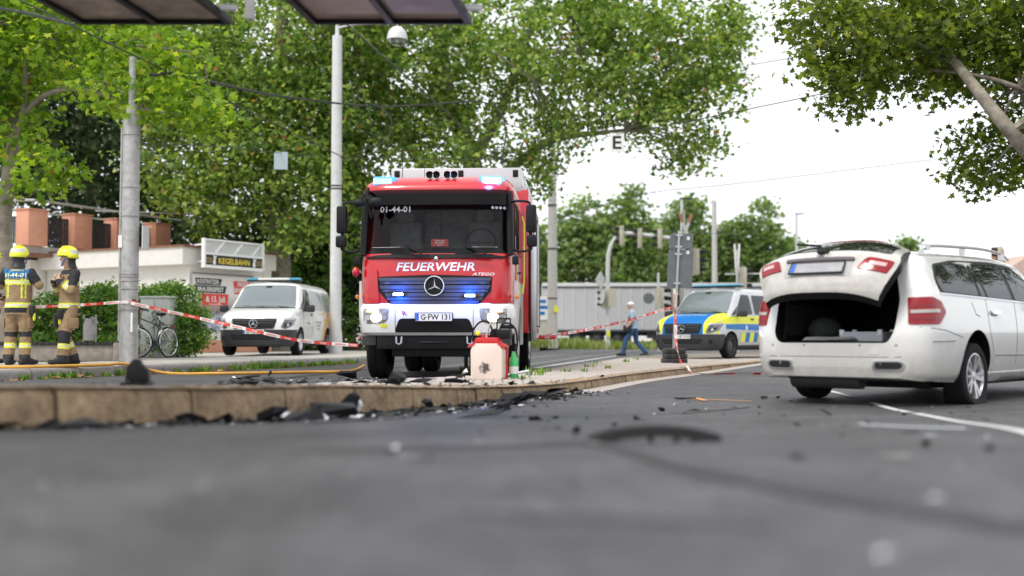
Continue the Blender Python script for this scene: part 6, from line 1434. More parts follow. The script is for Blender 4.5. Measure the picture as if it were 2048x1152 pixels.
def bicycle():
    o = T_('bicycle', 'silver and black bicycle leaning on the grey cabinet behind the pole', 'bicycle', (0, 0, 0))
    def wheel_(x, parent, rz=0):
        w_ = empty('wheel', (x, 0, .345), rz, parent); ring = lambda r: [(r * math.cos(a), 0, r * math.sin(a)) for a in np.linspace(0, 2 * math.pi, 41)[:-1]]
        MB().tube(ring(.33), .019, 8, closed=True).build('tyre', M['rubber'], w_); MB().tube(ring(.305), .012, 6, closed=True).build('rim', M['chrome'], w_)
        MB().cyl((0, -.04, 0), (0, .04, 0), .022, seg=10).build('hub', M['chrome'], w_); sp = MB()
        for a in np.linspace(0, 2 * math.pi, 25)[:-1]: sp.tube([(.02 * math.cos(a + .6), .02, .02 * math.sin(a + .6)), (.30 * math.cos(a), 0, .30 * math.sin(a))], .0018, 4)
        tag(sp.build('spokes', M['chrome'], w_), kind='stuff')
        for a in (.9, 3.9): MB().box((.2 * math.cos(a), 0, .2 * math.sin(a)), (.06, .012, .02), M=Matrix.Rotation(-a - 1.57, 3, 'Y')).build('reflector', M['orangelens'], w_)
        gd = [(.355 * math.cos(a), .355 * math.sin(a)) for a in np.linspace(.3, 2.5, 14)]
        MB().grid([[(x_, -.025, z_) for x_, z_ in gd], [(x_ * 1.02, 0, z_ * 1.02) for x_, z_ in gd], [(x_, .025, z_) for x_, z_ in gd]]).build('mudguard', M['chrome'], w_, smooth=60)
        return w_
    wheel_(0, o)
    st = empty('steering', (1.05, 0, 0), R(-50), o)
    wheel_(.0, st)
    MB().tube([(0, .05, .345), (-.06, .05, .72)], .012, 6).build('fork_leg', M['chrome'], st); MB().tube([(0, -.05, .345), (-.06, -.05, .72)], .012, 6).build('fork_leg', M['chrome'], st)
    MB().tube([(-.06, 0, .70), (-.14, 0, 1.06)], .017, 8).build('stem', M['chrome'], st)
    MB().tube(bez([(-.28, .28, 1.04), (-.12, .24, 1.08), (-.10, .06, 1.07), (-.10, -.06, 1.07), (-.12, -.24, 1.08), (-.28, -.28, 1.04)], 30), .012, 6).build('handlebar', M['black'], st)
    MB().box((-.02, 0, .80), (.06, .08, .07)).build('head_lamp', M['black'], st, bevel=.02)
    MB().tube([(.94, 0, .78), (.44, 0, .33)], .019, 8).tube([(.92, 0, .88), (.30, 0, .72)], .016, 8).tube([(.42, 0, .30), (.27, 0, .86)], .017, 8).tube([(.95, 0, .72), (.91, 0, .92)], .022, 8).tube([(0, .05, .345), (.42, .03, .30)], .010, 6).tube([(0, -.05, .345), (.42, -.03, .30)], .010, 6).tube([(0, .05, .345), (.30, .03, .72)], .009, 6).tube([(0, -.05, .345), (.30, -.03, .72)], .009, 6).build('frame', M['darkframe'], o)
    MB().tube([(.27, 0, .86), (.25, 0, .95)], .013, 8).build('seat_post', M['chrome'], o)
    MB().ell((.20, 0, .985), (.14, .085, .04), nu=14).ell((.30, 0, .98), (.10, .035, .03)).build('saddle', M['black'], o)
    MB().cyl((.42, -.03, .30), (.42, -.045, .30), .09, seg=20).build('chainring', M['darksteel'], o)
    for s_ in (-1, 1): MB().bar((.42, s_ * .06, .30), (.42 + .12 * s_, s_ * .06, .30 - .11), .02, .015).box((.42 + .12 * s_, s_ * .11, .19), (.07, .09, .02)).build('crank', M['darksteel'], o)
    MB().box((.02, 0, .74), (.34, .12, .012)).tube([(.0, .05, .345), (-.08, .05, .74)], .006, 5).build('luggage_rack', M['darksteel'], o)
    MB().box((-.2, 0, .70), (.03, .06, .04)).build('tail_light', M['redlens'], o)
    return o
bk = bicycle(); p = at(338, 690, 26.25); bk.location = (p.x, p.y, SWZ); bk.rotation_euler = (R(3), 0, math.atan2(-.93, -.40))
# ------------------------------------------------------------------ people
PM = {k: mat('cloth_' + k, c, r_, var=v, vs_=18, bump=.35, bs=28) for k, c, r_, v in (('tan', (.29, .20, .11), .85, .18), ('black', (.022, .022, .026), .8, .25), ('yellow', (.72, .78, .06), .6, .06), ('silver', (.62, .62, .56), .45, .08), ('blue', (.015, .17, .42), .7, .1), ('shirt', (.36, .50, .62), .85, .12), ('jeans', (.035, .09, .20), .85, .2), ('boot', (.018, .018, .02), .5, .2))}
PM['skin'] = mat('skin', (.56, .34, .25), .5, var=.06, vs_=20); PM['hair'] = mat('hair', (.10, .07, .05), .7); PM['grey_hair'] = mat('grey_hair', (.55, .53, .50), .8)
M['inkgrey2'] = mat('helmet_band', (.62, .64, .58), .35); M['helmet'] = mat('helmet_yellow', (.82, .86, .03), .3, coat=.5); M['cap'] = mat('white_cap', (.80, .79, .77), .8)
def capsule(mb, p, q, r0, r1, n=12):
    p, q = Vector(p), Vector(q); mb.tube([p, p.lerp(q, .33), p.lerp(q, .67), q], [r0, r0 + (r1 - r0) * .33, r0 + (r1 - r0) * .67, r1], n); mb.ell(p, (r0,) * 3, nu=n, nv=8); mb.ell(q, (r1,) * 3, nu=n, nv=8)
def hand(mb, wrist, dirv, palm_n, curl, side, bones, sk):
    """palm and five bent fingers; dirv: fingers' way, palm_n: where the palm looks, side: +1 thumb on dirv x palm_n"""
    w_, d, n = Vector(wrist), Vector(dirv).normalized(), Vector(palm_n).normalized(); s_ = d.cross(n).normalized() * side; n = s_.cross(d) * side
    c = w_ + d * .05; Mx = Matrix((s_, d, n)).transposed(); mb.ell(c, (.042, .055, .018), M=Mx, nu=12, nv=8); capsule(mb, w_ - d * .03, w_ + d * .03, .028, .03, 10)
    for i, (off, ln) in enumerate(((.033, .072), (.011, .080), (-.012, .075), (-.034, .060))):
        p = w_ + d * .093 + s_ * off; dd = d.copy()
        for k, f in enumerate((.45, .32, .23)):
            a = curl * (.55 + .35 * k); dd = (Matrix.Rotation(a, 3, d.cross(n)) @ dd).normalized(); q = p + dd * ln * f * 1.15; capsule(mb, p, q, .0098, .0090, 8); p = q
    p = w_ + d * .03 + s_ * .038; dd = (d * .55 + s_ * .8 + n * .3).normalized()
    for k in range(2): q = p + dd * .034; capsule(mb, p, q, .0125, .0105, 8); p = q; dd = (dd + d * .5 + n * .45 * curl).normalized()
    bones.append(('hand', w_ - d * .02, w_ + d * .15, .05, sk))
def figure(name, label, J, rule, loc, rz, voxel=.0115, head_turn=0, bulky=1.0, hands=()):
    """J: joints by name (front +y, right +x); one continuous skin, coloured by body part and height along it"""
    root = tag(empty(name, loc, rz), label, 'person'); mb = MB(); bones = []
    V = lambda k: Vector(J[k])
    # torso from stacked ovals between hip and neck, following the spine
    hip, ch, nk = V('hip'), V('chest'), V('neck'); rows = []
    for t, rx, ry in J['torso']:
        p = hip + (ch - hip) * (t / .6) if t <= .6 else ch.lerp(nk, (t - .6) / .4)
        tw = J.get('twist', 0) * t; rows.append([p + Matrix.Rotation(tw, 3, 'Z') @ Vector((rx * math.cos(a), ry * math.sin(a), 0)) for a in np.linspace(0, 2 * math.pi, 25)[:-1]])
    mb.grid(rows, close=True); n = len(rows[0]); mb.add(rows[0], [tuple(range(n))]); mb.add(rows[-1], [tuple(range(n))]); bones.append(('torso', hip + Vector((0, 0, -.05)), nk, .19, None))
    capsule(mb, nk - Vector((0, 0, .05)), V('head') - Vector((0, 0, .08)), .062, .056); bones.append(('neck', nk, V('head') - Vector((0, .02, .155)), .055, None))
    for s_ in 'RL':
        sh, el, wr = V('sh' + s_), V('el' + s_), V('wr' + s_); k = bulky
        capsule(mb, sh, el, .078 * k, .060 * k); capsule(mb, el, wr, .060 * k, .046 * k); bones += [('uarm', sh, el, .075 * k, None), ('farm', el, wr, .055 * k, None)]
        hp_, kn, an, toe = V('hp' + s_), V('kn' + s_), V('an' + s_), V('toe' + s_)
        capsule(mb, hp_, kn, .112 * k, .088 * k); capsule(mb, kn, an, .088 * k, .080 * k); bones += [('thigh', hp_, kn, .1 * k, s_), ('shin', kn, an, .08 * k, s_)]
        d = (toe - an); d.z = 0; d.normalize(); heel = an - d * .06; heel.z = toe.z
        capsule(mb, an, heel + Vector((0, 0, .0)), .058, .045); capsule(mb, heel, toe, .045, .040); capsule(mb, an, toe - d * .08 + Vector((0, 0, .015)), .055, .045); bones.append(('foot', heel, toe, .06, s_))
    for args in hands: hand(mb, *args, bones, 'skin')
    hd = V('head'); Mh = Matrix.Rotation(head_turn, 3, 'Z'); tl = J.get('tilt', 0); Mh = Mh @ Matrix.Rotation(tl, 3, 'X')
    mb.ell(hd, (.076, .096, .118), M=Mh, nu=20, nv=14); mb.ell(hd + Mh @ Vector((0, .035, -.055)), (.055, .062, .062), M=Mh, nu=14, nv=10)
    nb_ = hd + Mh @ Vector((0, .096, .0)); capsule(mb, nb_ + Mh @ Vector((0, -.012, .018)), nb_ + Mh @ Vector((0, .014, -.018)), .009, .013, 8)
    mb.ell(hd + Mh @ Vector((0, .085, -.055)), (.026, .016, .010), M=Mh, nu=10, nv=6); mb.ell(hd + Mh @ Vector((0, .085, .03)), (.055, .014, .010), M=Mh, nu=10, nv=6)
    for s_ in (-1, 1): mb.ell(hd + Mh @ Vector((s_ * .078, -.005, -.005)), (.010, .020, .032), M=Mh, nu=8, nv=8)
    bones.append(('head', hd - Vector((0, 0, .07)) + Mh @ Vector((0, .03, 0)), hd + Vector((0, 0, .06)), .09, None))
    names = list(dict.fromkeys(rule('__mats__', 0, None, None, None))); o = mb.build('body', [PM[k] for k in names], root, smooth=0, weld=False)
    md = o.modifiers.new('r', 'REMESH'); md.mode = 'VOXEL'; md.voxel_size = voxel; bake(o)
    bm = bmesh.new(); bm.from_mesh(o.data)
    for _ in range(2): bmesh.ops.smooth_vert(bm, verts=[v for v in bm.verts if (v.co - hd).length > .17], factor=.5, use_axis_x=True, use_axis_y=True, use_axis_z=True)
    # cloth folds
    from mathutils import noise
    for v in bm.verts:
        if (v.co - hd).length > .2 and not any((v.co - b[1]).length < .2 for b in bones if b[0] == 'hand'):
            q = v.co; v.co += v.normal * (.008 * noise.noise(q * 9 + Vector((3, 0, 0))) + .005 * noise.noise(Vector((q.x * 12, q.y * 12, q.z * 30))))
    P0 = np.array([tuple(b[1]) for b in bones]); P1 = np.array([tuple(b[2]) for b in bones]); RR = np.array([b[3] for b in bones]); D = P1 - P0; LL = (D ** 2).sum(1)
    bm.faces.ensure_lookup_table(); C = np.array([tuple(f.calc_center_median()) for f in bm.faces])
    T = np.clip(((C[:, None] - P0[None]) * D[None]).sum(2) / LL[None], 0, 1); Q = P0[None] + T[..., None] * D[None]; dist = np.linalg.norm(C[:, None] - Q, axis=2) - RR[None]; dist[:, 0] = np.where(C[:, 2] > nk.z + .012, 9, dist[:, 0]); best = dist.argmin(1)
    for i, f in enumerate(bm.faces):
        b = bones[best[i]]; f.material_index = names.index(rule(b[0], T[i, best[i]], C[i], b[4], Mh.inverted() @ (Vector(C[i]) - hd)))
    bm.to_mesh(o.data); bm.free(); finish(o.data, [PM[k] for k in names] if not len(o.data.materials) else [], 180)
    for s_ in (-1, 1): MB().ell(hd + Mh @ Vector((s_ * .032, .088, .012)), (.011, .008, .006), M=Mh, nu=8, nv=6).build('eye', M['ink'], root)
    return root, Mh, hd
def fire_rule(vest):
    def rule(b, t, c, s_, h):
        if b == '__mats__': return ['tan', 'black', 'yellow', 'silver', 'blue', 'skin', 'boot', 'hair']
        z = c[2] if c is not None else 0
        if b == 'torso':
            for z0 in ((.905,) + ((1.265,) if True else ())):
                if z0 < z < z0 + .075: return 'silver' if z0 + .026 < z < z0 + .05 else 'yellow'
            if z < .905: return 'black' if z > .825 else 'tan'
            if vest and c[1] < .05 and 1.05 < z < 1.36 and (.10 < abs(c[0]) < .125 or .15 < abs(c[0]) < .165): return 'yellow'
            if z > 1.36: return 'blue' if vest else ('black' if z > 1.44 or abs(c[0]) > .15 else 'tan')
            return 'tan'
        if b == 'uarm':
            if vest and c[2] > 1.44 and abs(c[0]) < .2: return 'blue'
            return 'black' if t < .75 else 'tan'
        if b == 'farm': return 'yellow' if .22 < t < .34 or .46 < t < .58 else 'silver' if .34 <= t <= .46 else 'black' if t > .72 else 'tan'
        if b == 'thigh': return 'black' if t > .93 else 'tan'
        if b == 'shin':
            if t < .12: return 'black'
            if .40 < t < .60: return 'silver' if .47 < t < .53 else 'yellow'
            if not vest and s_ == 'L' and t < .4: return 'black'
            return 'boot' if t > .86 else 'tan'
        if b == 'foot': return 'boot'
        if b == 'neck': return 'black' if vest else ('black' if t < .3 else 'skin')
        if b == 'head': return 'hair' if (h.z > .05 or h.y < -.03) else 'skin'
        return 'skin'
    return rule
def helmet(root, Mh, hd):
    T = Matrix.Translation(hd) @ Mh.to_4x4(); b = MB(); rows = []
    for i in range(11):
        th = math.pi * .60 * i / 10
        rows.append([T @ Vector(((.128 + .012 * (i / 10) ** 4) * math.sin(th) * math.cos(a), (.150 + .02 * (i / 10) ** 4) * math.sin(th) * math.sin(a) - .01, .072 + .118 * math.cos(th) + (-.035 * (i / 10) ** 3 if math.sin(a) < -.2 else 0))) for a in np.linspace(0, 2 * math.pi, 29)[:-1]])
    b.grid(rows, close=True); hm = b.build('helmet', M['helmet'], root, smooth=60); hm.modifiers.new('s', 'SOLIDIFY').thickness = -.006; bake(hm)
    cr = [T @ Vector((0, .150 * math.sin(a) - .01, .074 + .124 * math.cos(a))) for a in np.linspace(-1.2, 1.0, 14)]
    MB().tube(cr, .013, 8).build('crest', M['helmet'], hm)
    MB().grid([[T @ Vector((.131 * math.cos(a), .152 * math.sin(a) + .004, z)) for a in np.linspace(.35, math.pi - .35, 16)] for z in (.035, .055, .075)]).build('visor', M['smoke'], hm, smooth=60)
    MB().grid([[T @ Vector((.137 * math.cos(a), .160 * math.sin(a) - .006, z)) for a in np.linspace(.5, math.pi - .5, 12)] for z in (.040, .062)]).build('brow_band', M['black'], hm, smooth=60)
    MB().grid([[T @ Vector((k * .1315 * math.cos(a), k * .157 * math.sin(a) - .01, z)) for a in np.linspace(math.pi * 1.1, math.pi * 1.9, 12)] for k, z in ((1.03, .07), (.99, .105), (.90, .14))]).build('reflective_band', M['inkgrey2'], hm, smooth=60)
    for s_ in (-1, 1):
        MB().prism([(-.05, .0), (.05, .01), (.03, .05), (-.035, .045)], 0, .006, T @ Matrix.Translation((s_ * .128, .0, .02)) @ Matrix.Rotation(R(90), 4, 'X') @ Matrix.Rotation(R(90) * s_, 4, 'Y')).build('side_badge', M['ink'], hm)
        MB().tube([T @ Vector((s_ * .10, .02, .0)), T @ Vector((s_ * .085, .05, -.07)), T @ Vector((s_ * .03, .085, -.118))], .009, 6).build('chin_strap', M['polblue'], hm)
    g = MB().grid([[T @ Vector((k * math.cos(a), k * 1.15 * math.sin(a) - .01, z)) for a in np.linspace(math.pi * 1.08, math.pi * 1.92, 14)] for k, z in ((.112, .02), (.104, -.05), (.112, -.11), (.135, -.155))]).build('neck_guard', M['ink'], hm, smooth=60)
TOR = [(-.14, .20, .16), (-.02, .205, .165), (.12, .20, .155), (.3, .19, .145), (.5, .195, .142), (.65, .215, .145), (.8, .205, .135), (.9, .15, .115), (1, .085, .085)]
def stand(**k):
    J = dict(hip=(0, 0, .88), chest=(0, .0, 1.28), neck=(0, -.01, 1.53), head=(0, .02, 1.70), torso=TOR, shR=(.205, -.01, 1.45), shL=(-.205, -.01, 1.45), elR=(.30, -.04, 1.18), wrR=(.22, .16, 1.08), elL=(-.30, -.04, 1.18), wrL=(-.22, .16, 1.08),
             hpR=(.095, 0, .90), knR=(.115, .02, .50), anR=(.13, -.02, .10), toeR=(.16, .17, .042), hpL=(-.095, 0, .90), knL=(-.115, .02, .50), anL=(-.13, -.02, .10), toeL=(-.16, .17, .042))
    J.update(k); return J
def gear(root, x, y, z, s_=1):
    for k in (-1, 1): MB().box((k * .205, .0, .66), (.035, .15, .17)).build('thigh_pocket', PM['tan'], root, bevel=.014)
    MB().lathe([(.098, 1.50), (.092, 1.535), (.088, 1.57), (.082, 1.565), (.085, 1.53)], 18).build('collar', PM['tan'], root, smooth=60)
    MB().box((x, y, z), (.07, .10, .16)).build('radio_pouch', M['ink'], root, bevel=.02); MB().box((x + .03 * s_, y, z - .10), (.03, .05, .12)).build('glove', M['helmet'], root, bevel=.01)
SC = 1.075
# firefighter with his back to us
J = stand(elR=(.335, .02, 1.25), wrR=(.215, .235, 1.27), elL=(-.34, .02, 1.25), wrL=(-.2, .24, 1.27), anL=(-.12, -.05, .10), toeL=(-.14, .14, .042), toeR=(.24, .14, .042))
p = at(36, 640, 19.6)
f1, Mh, hd = figure('person', 'firefighter seen from behind in tan turnout gear with a blue 01-44-01 vest', J, fire_rule(True), (p.x, p.y, SWZ), R(-4), bulky=1.08, hands=((J['wrR'], (-.5, .8, .3), (-.5, 0, -.8), .8, 1), (J['wrL'], (.5, .8, .3), (.5, 0, -.8), .8, -1)))
helmet(f1, Mh, hd); f1.scale = (SC, SC, SC); gear(f1, .235, .0, .86)
bs_ = Skin(next(o for o in f1.children if o.name.startswith('body')).data, f1)
bs_.text('vest_lettering', ((0, 0, 0), (1, 0, 0), (0, 0, 1)), '01-44-01', .066, -.0, 1.415, M['vesttext'], off=.022, sx=1.05)
bs_.text('vest_lettering', ((0, 0, 0), (1, 0, 0), (0, 0, 1)), 'FEUERWEHR', .030, .0, 1.495, M['vesttext'], off=.022)
# firefighter in profile holding his collar
J = stand(elR=(.28, .07, 1.17), wrR=(.115, .215, 1.33), elL=(-.28, .07, 1.17), wrL=(-.105, .215, 1.33), knL=(-.10, .10, .50), anL=(-.06, .12, .10), toeL=(-.08, .32, .042), knR=(.12, .05, .50), anR=(.08, -.12, .10), toeR=(.12, .06, .042), head=(0, .045, 1.70), neck=(0, .0, 1.53))
p = at(138, 640, 19.9)
f2, Mh, hd = figure('person', 'firefighter in profile with a yellow helmet holding his jacket collar', J, fire_rule(False), (p.x, p.y, SWZ), R(132), bulky=1.08, head_turn=R(-30), hands=((J['wrR'], (-.30, -.05, .95), (-.2, -1, .1), .9, -1), (J['wrL'], (.30, -.05, .95), (.2, -1, .1), .9, 1)))
helmet(f2, Mh, hd); f2.scale = (SC, SC, SC); gear(f2, -.10, .17, .80); MB().box((.16, .12, .70), (.14, .12, .24)).build('leg_bag', M['ink'], f2, bevel=.04)
# third firefighter, mostly outside the left edge
J = stand(); p = at(-22, 640, 20.2)
f3, Mh, hd = figure('person', 'firefighter cut off by the left edge of the picture', J, fire_rule(False), (p.x, p.y, SWZ), R(-80), bulky=1.06, voxel=.014, hands=((J['wrR'], (0, .5, -.8), (-1, 0, 0), .5, 1), (J['wrL'], (0, .5, -.8), (1, 0, 0), .5, -1)))
helmet(f3, Mh, hd); f3.scale = (SC, SC, SC)
# man walking away to the left
def walk_rule(b, t, c, s_, h):
    if b == '__mats__': return ['shirt', 'jeans', 'skin', 'grey_hair', 'boot']
    if b == 'torso': return 'shirt' if c[2] > .90 else 'jeans'
    if b == 'uarm': return 'shirt' if t < .75 else 'skin'
    if b in ('thigh', 'shin'): return 'jeans'
    if b == 'foot': return 'boot'
    if b == 'head': return 'grey_hair' if h.z > .0 and h.y < .02 or h.y < -.05 else 'skin'
    return 'skin'
TW = [(0, .155, .12), (.12, .17, .135), (.3, .165, .14), (.5, .175, .135), (.65, .19, .125), (.8, .18, .11), (.9, .13, .095), (1, .07, .075)]
J = stand(torso=TW, chest=(0, .05, 1.26), neck=(0, .06, 1.48), head=(0, .10, 1.63), shR=(.19, .05, 1.40), shL=(-.19, .05, 1.40), elR=(.24, -.06, 1.14), wrR=(.22, .06, .90), elL=(-.25, .02, 1.14), wrL=(-.22, .20, .95),
          knL=(-.10, .22, .50), anL=(-.10, .16, .14), toeL=(-.10, .34, .05), knR=(.10, -.06, .48), anR=(.10, -.36, .14), toeR=(.10, -.20, .045))
J['knL'] = (-.10, .26, .52); J['anL'] = (-.10, .34, .10); J['toeL'] = (-.10, .53, .06)
p = at(1268, 640, 37.0)
wk, Mh, hd = figure('person', 'man in white cap, pale blue shirt and jeans walking with a shoulder bag', J, walk_rule, (p.x, p.y, surf(p.x, p.y)), R(78), bulky=.92, voxel=.012, hands=((J['wrR'], (0, .1, -1), (-1, 0, 0), .6, 1), (J['wrL'], (0, .2, -1), (1, 0, 0), .6, -1)))
T = Matrix.Translation(hd) @ Mh.to_4x4()
cp = MB().grid([[T @ Vector((.088 * math.sin(th) * math.cos(a), .108 * math.sin(th) * math.sin(a), .035 + .095 * math.cos(th))) for a in np.linspace(0, 2 * math.pi, 21)[:-1]] for th in np.linspace(0, 1.6, 7)], close=True).build('cap', M['cap'], wk, smooth=60)
MB().prism([(.07, .06), (.06, .16), (0, .19), (-.06, .16), (-.07, .06)], .035, .045, T).build('peak', M['cap'], cp)
bag = tag(empty('shoulder_bag', wk.location, wk.rotation_euler.z), 'small black shoulder bag hanging at the hip of the walking man', 'bag')
MB().box((-.20, .20, .88), (.09, .26, .24)).build('pouch', M['ink'], bag, bevel=.03); MB().tube(bez([(-.20, .2, .98), (-.205, .16, 1.2), (-.1, .04, 1.43), (.1, .0, 1.44), (.17, -.03, 1.3), (.10, -.1, 1.15), (-.1, -.08, 1.0), (-.19, .1, .95)], 40), .012, 6).build('strap', M['ink'], bag)
# ------------------------------------------------------------------ tape, hose, sprayer, debris, weeds
def tape(label, pts, wd=.052, twist=None, seg=.36, sag=0, letters=True):
    """barrier tape: ribbon of red and white lengths"""
    P = bez(pts, 160); root = tag(empty('barrier_tape', P[0]), label, 'tape'); o0 = P[0].copy()
    L_ = [0]
    for a, b in zip(P, P[1:]): L_.append(L_[-1] + (b - a).length)
    rows = []
    for i, p in enumerate(P):
        t = (P[min(i + 1, len(P) - 1)] - P[max(i - 1, 0)]).normalized(); up = Vector((0, 0, 1)) - t * t.z; up = up.normalized() if up.length > .1 else Vector((1, 0, 0))
        tw = (twist(L_[i] / L_[-1]) if twist else 0) + .25 * math.sin(L_[i] * 2.1); u = Matrix.Rotation(tw, 3, t) @ up; rows.append((p - o0, u))
    n = int(L_[-1] / seg) + 1
    for k in range(n):
        a, b = k * seg, (k + 1) * seg; ii = [i for i in range(len(P)) if a - 1e-6 <= L_[i] <= b + .06]
        if len(ii) < 2: continue
        g = MB().grid([[rows[i][0] - rows[i][1] * wd / 2 for i in ii], [rows[i][0] + rows[i][1] * wd / 2 for i in ii]])
        s_ = g.build('tape_length', M['tapered'] if k % 2 else M['tapewhite'], root, smooth=60)
        if letters:
            m = ii[len(ii) // 2]; tt = (P[ii[-1]] - P[ii[0]]).normalized(); c = rows[m][0]; U = tt if tt.x > 0 else -tt; Vv = rows[m][1]
            if U.cross(Vv).y < 0: flat_text('tape_lettering', 'POLIZEI' if k % 2 else 'ABSPERRUNG', .027, c, U, Vv, M['inkwhite'] if k % 2 else M['tapered'], s_, off=.006, sx=.95)
    return root
def A3(px, py, d): return at(px, py, d)
tape('tape stretched from the steel pole to the fire engine across the service van', [A3(262, 606, 20.28), A3(370, 630, 19.9), A3(480, 655, 19.3), A3(600, 681, 18.7), A3(716, 691, 18.1)], letters=True)
tape('tape running left from the steel pole behind the firefighters', [A3(-30, 619, 20.6), A3(70, 614, 20.55), A3(160, 610, 20.5), A3(243, 604, 20.28)])
tape('tape wrapped round the thick steel pole', [A3(241, 605, 20.36), A3(248, 604, 20.32), A3(258, 604, 20.31), A3(270, 604, 20.33), A3(275, 605, 20.38)], seg=.16, letters=False)
tape('tape stretched from the fire engine to the leaning signpost', [A3(1070, 674, 19.2), A3(1160, 662, 21), A3(1250, 642, 22.6), A3(1345, 614, 24.1)])
tape('loose tape hanging down the signpost to the kerb', [A3(1349, 578, 24.05), A3(1351, 640, 24.0), A3(1353, 690, 23.6), A3(1362, 725, 22.9), A3(1372, 741, 22.0)], twist=lambda t: 1.2 * math.sin(5 * t), letters=True)
gp_ = [hit(1374, 742), hit(1385, 750), hit(1420, 752), hit(1470, 752), hit(1522, 751)]
tape('loose tape lying on the road in front of the kerb', [p + Vector((0, 0, .03 + .01 * (i % 2))) for i, p in enumerate(gp_)], twist=lambda t: 1.0, letters=False)
# hose
hp_ = [(-30, 735), (60, 734), (140, 733), (182, 737), (215, 744), (250, 747), (330, 746), (420, 747), (520, 746), (620, 744), (690, 743), (715, 738), (728, 730)]
pts = []
for px, py in hp_:
    r_ = ray(px, py); d_ = 17.6 if px > 215 else 17.9
    q = hit(px, py + 3); pts.append(q + Vector((0, 0, .025)))
tag(MB().tube(bez(pts, 120), .025, 8).build('fire_hose', M['hose'], smooth=60), 'orange hose lying along the pavement kerb to the fire engine', 'hose')
# knapsack sprayer on the island corner
d = 13.9; g = at(976, 762, d); g.z = tz(d); sp = tag(empty('knapsack_sprayer', g, R(-15)), 'red and translucent knapsack sprayer tank standing on the island kerb', 'sprayer'); k = d / FPX
body = [(-.18, .0), (.18, .0), (.195, .03), (.20, .36), (.16, .445), (-.16, .445), (-.20, .36), (-.195, .03)]
MB().prism(rounded(body, .03), -.10, .08, Matrix.Rotation(R(90), 4, 'X')).build('tank', M['tankpink'], sp, bevel=.02)
MB().prism(rounded([(-.20, .0), (.21, .0), (.215, .40), (.16, .45), (-.16, .45), (-.205, .40)], .03), -.17, -.10, Matrix.Rotation(R(90), 4, 'X')).build('frame_shell', M['sprayred'], sp, bevel=.02)
MB().prism(rounded([(-.16, .44), (.16, .44), (.13, .51), (-.13, .51)], .02), -.10, .08, Matrix.Rotation(R(90), 4, 'X')).build('lid', M['sprayred'], sp, bevel=.015)
for s_ in (-1, 1): MB().prism([(s_ * .15, .455), (s_ * .235, .405), (s_ * .23, .39), (s_ * .14, .43)], -.12, .09, Matrix.Rotation(R(90), 4, 'X')).build('shoulder_edge', M['sprayred'], sp)
MB().tube(bez([(-.2, .02, .46), (-.19, .02, .60), (-.10, .02, .70), (.0, .02, .69), (.05, .03, .58), (.07, .04, .5)], 24), .012, 6).build('hose_loop', M['black'], sp)
MB().tube(bez([(.10, .1, .5), (.14, .1, .66), (.24, .1, .68), (.32, .1, .6), (.34, .1, .45), (.33, .1, .36)], 24), .012, 6).build('hose_loop', M['black'], sp)
MB().tube(bez([(-.02, .0, .50), (.0, .0, .60), (.03, .0, .68), (.06, .0, .72)], 12), .012, 6).build('lance', M['alu'], sp)
MB().box((.14, .14, .55), (.22, .16, .12)).cyl((.05, .1, .56), (.05, .2, .56), .06).box((.2, .15, .64), (.16, .10, .05)).build('motor', M['black'], sp, bevel=.015)
for x in (.05, .22): MB().tube([(x, .22, .5), (x, .22, .74)], .010, 6).build('handle_post', M['black'], sp)
MB().tube([(.05, .22, .74), (.22, .22, .74)], .012, 6).build('handle', M['black'], sp)
MB().box((-.05, .03, .53), (.08, .06, .03)).build('valve', M['sprayred'], sp); MB().ell((-.12, -.02, .56), (.03, .02, .03)).build('gauge', M['polyellow'], sp)
MB().lathe([(.05, 0), (.055, .02), (.055, .22), (.03, .27), (.02, .32)], 14, Matrix.Translation((.27, .20, .02))).build('bottle', M['greenlens2'], sp); MB().cyl((.27, .20, .07), (.27, .20, .16), .057, seg=14).build('bottle_label', M['plate'], sp)
jk = tag(empty('hydraulic_jack', at(1042, 752, 14.6).to_tuple()), 'low steel stand with a bar beside the sprayer', 'stand'); jk.location.z = tz(14.6)
MB().tube([(-.2, 0, .03), (.10, .0, .09)], .018, 8).build('bar', M['alu'], jk); MB().tube([(.10, 0, .0), (.10, 0, .10)], .015, 8).build('leg', M['steel'], jk); MB().box((-.16, 0, .012), (.16, .1, .024)).build('base', M['darksteel'], jk)
# debris
rg = random.Random(3)
def shard(name, label, px, py, size, m, flat=.35, seed=0, z=0, rz=0, tilt=0, cat='debris', n=14, at_pt=None, grp='wreckage on and beside the kerb'):
    r_ = random.Random(seed); bm = bmesh.new()
    for _ in range(n): bm.verts.new((r_.uniform(-.5, .5) * size[0], r_.uniform(-.5, .5) * size[1], r_.uniform(0, 1) * size[2]))
    bmesh.ops.convex_hull(bm, input=bm.verts); bmesh.ops.delete(bm, geom=[v for v in bm.verts if not v.link_faces], context='VERTS'); bmesh.ops.recalc_face_normals(bm, faces=bm.faces)
    me = bpy.data.meshes.new(name); bm.to_mesh(me); bm.free(); finish(me, m, 0)
    p = at_pt or hit(px, py); return tag(link(name, me, None, (p.x, p.y, p.z + z), (tilt, 0, rz)), label, cat, grp)
# stump on the kerb: bent bracket with a foot
p = hit(268, 771); st = tag(empty('bracket_stump', p + Vector((0, .06, 0))), 'black bracket stump standing on the kerb at the left', 'bracket'); st.scale = (1.15, 1.15, 1.22)
MB().prism([(-.065, 0), (.075, 0), (.07, .085), (.03, .115), (.015, .145), (-.015, .145), (-.055, .10)], -.03, .03, Matrix.Rotation(R(90), 4, 'X')).build('plate', M['black'], st, bevel=.004); MB().box((0, 0, .008), (.16, .12, .016)).build('foot', M['black'], st); MB().cyl((-.04, -.04, .016), (-.04, -.04, .03), .01, seg=6).build('bolt', M['darksteel'], st)
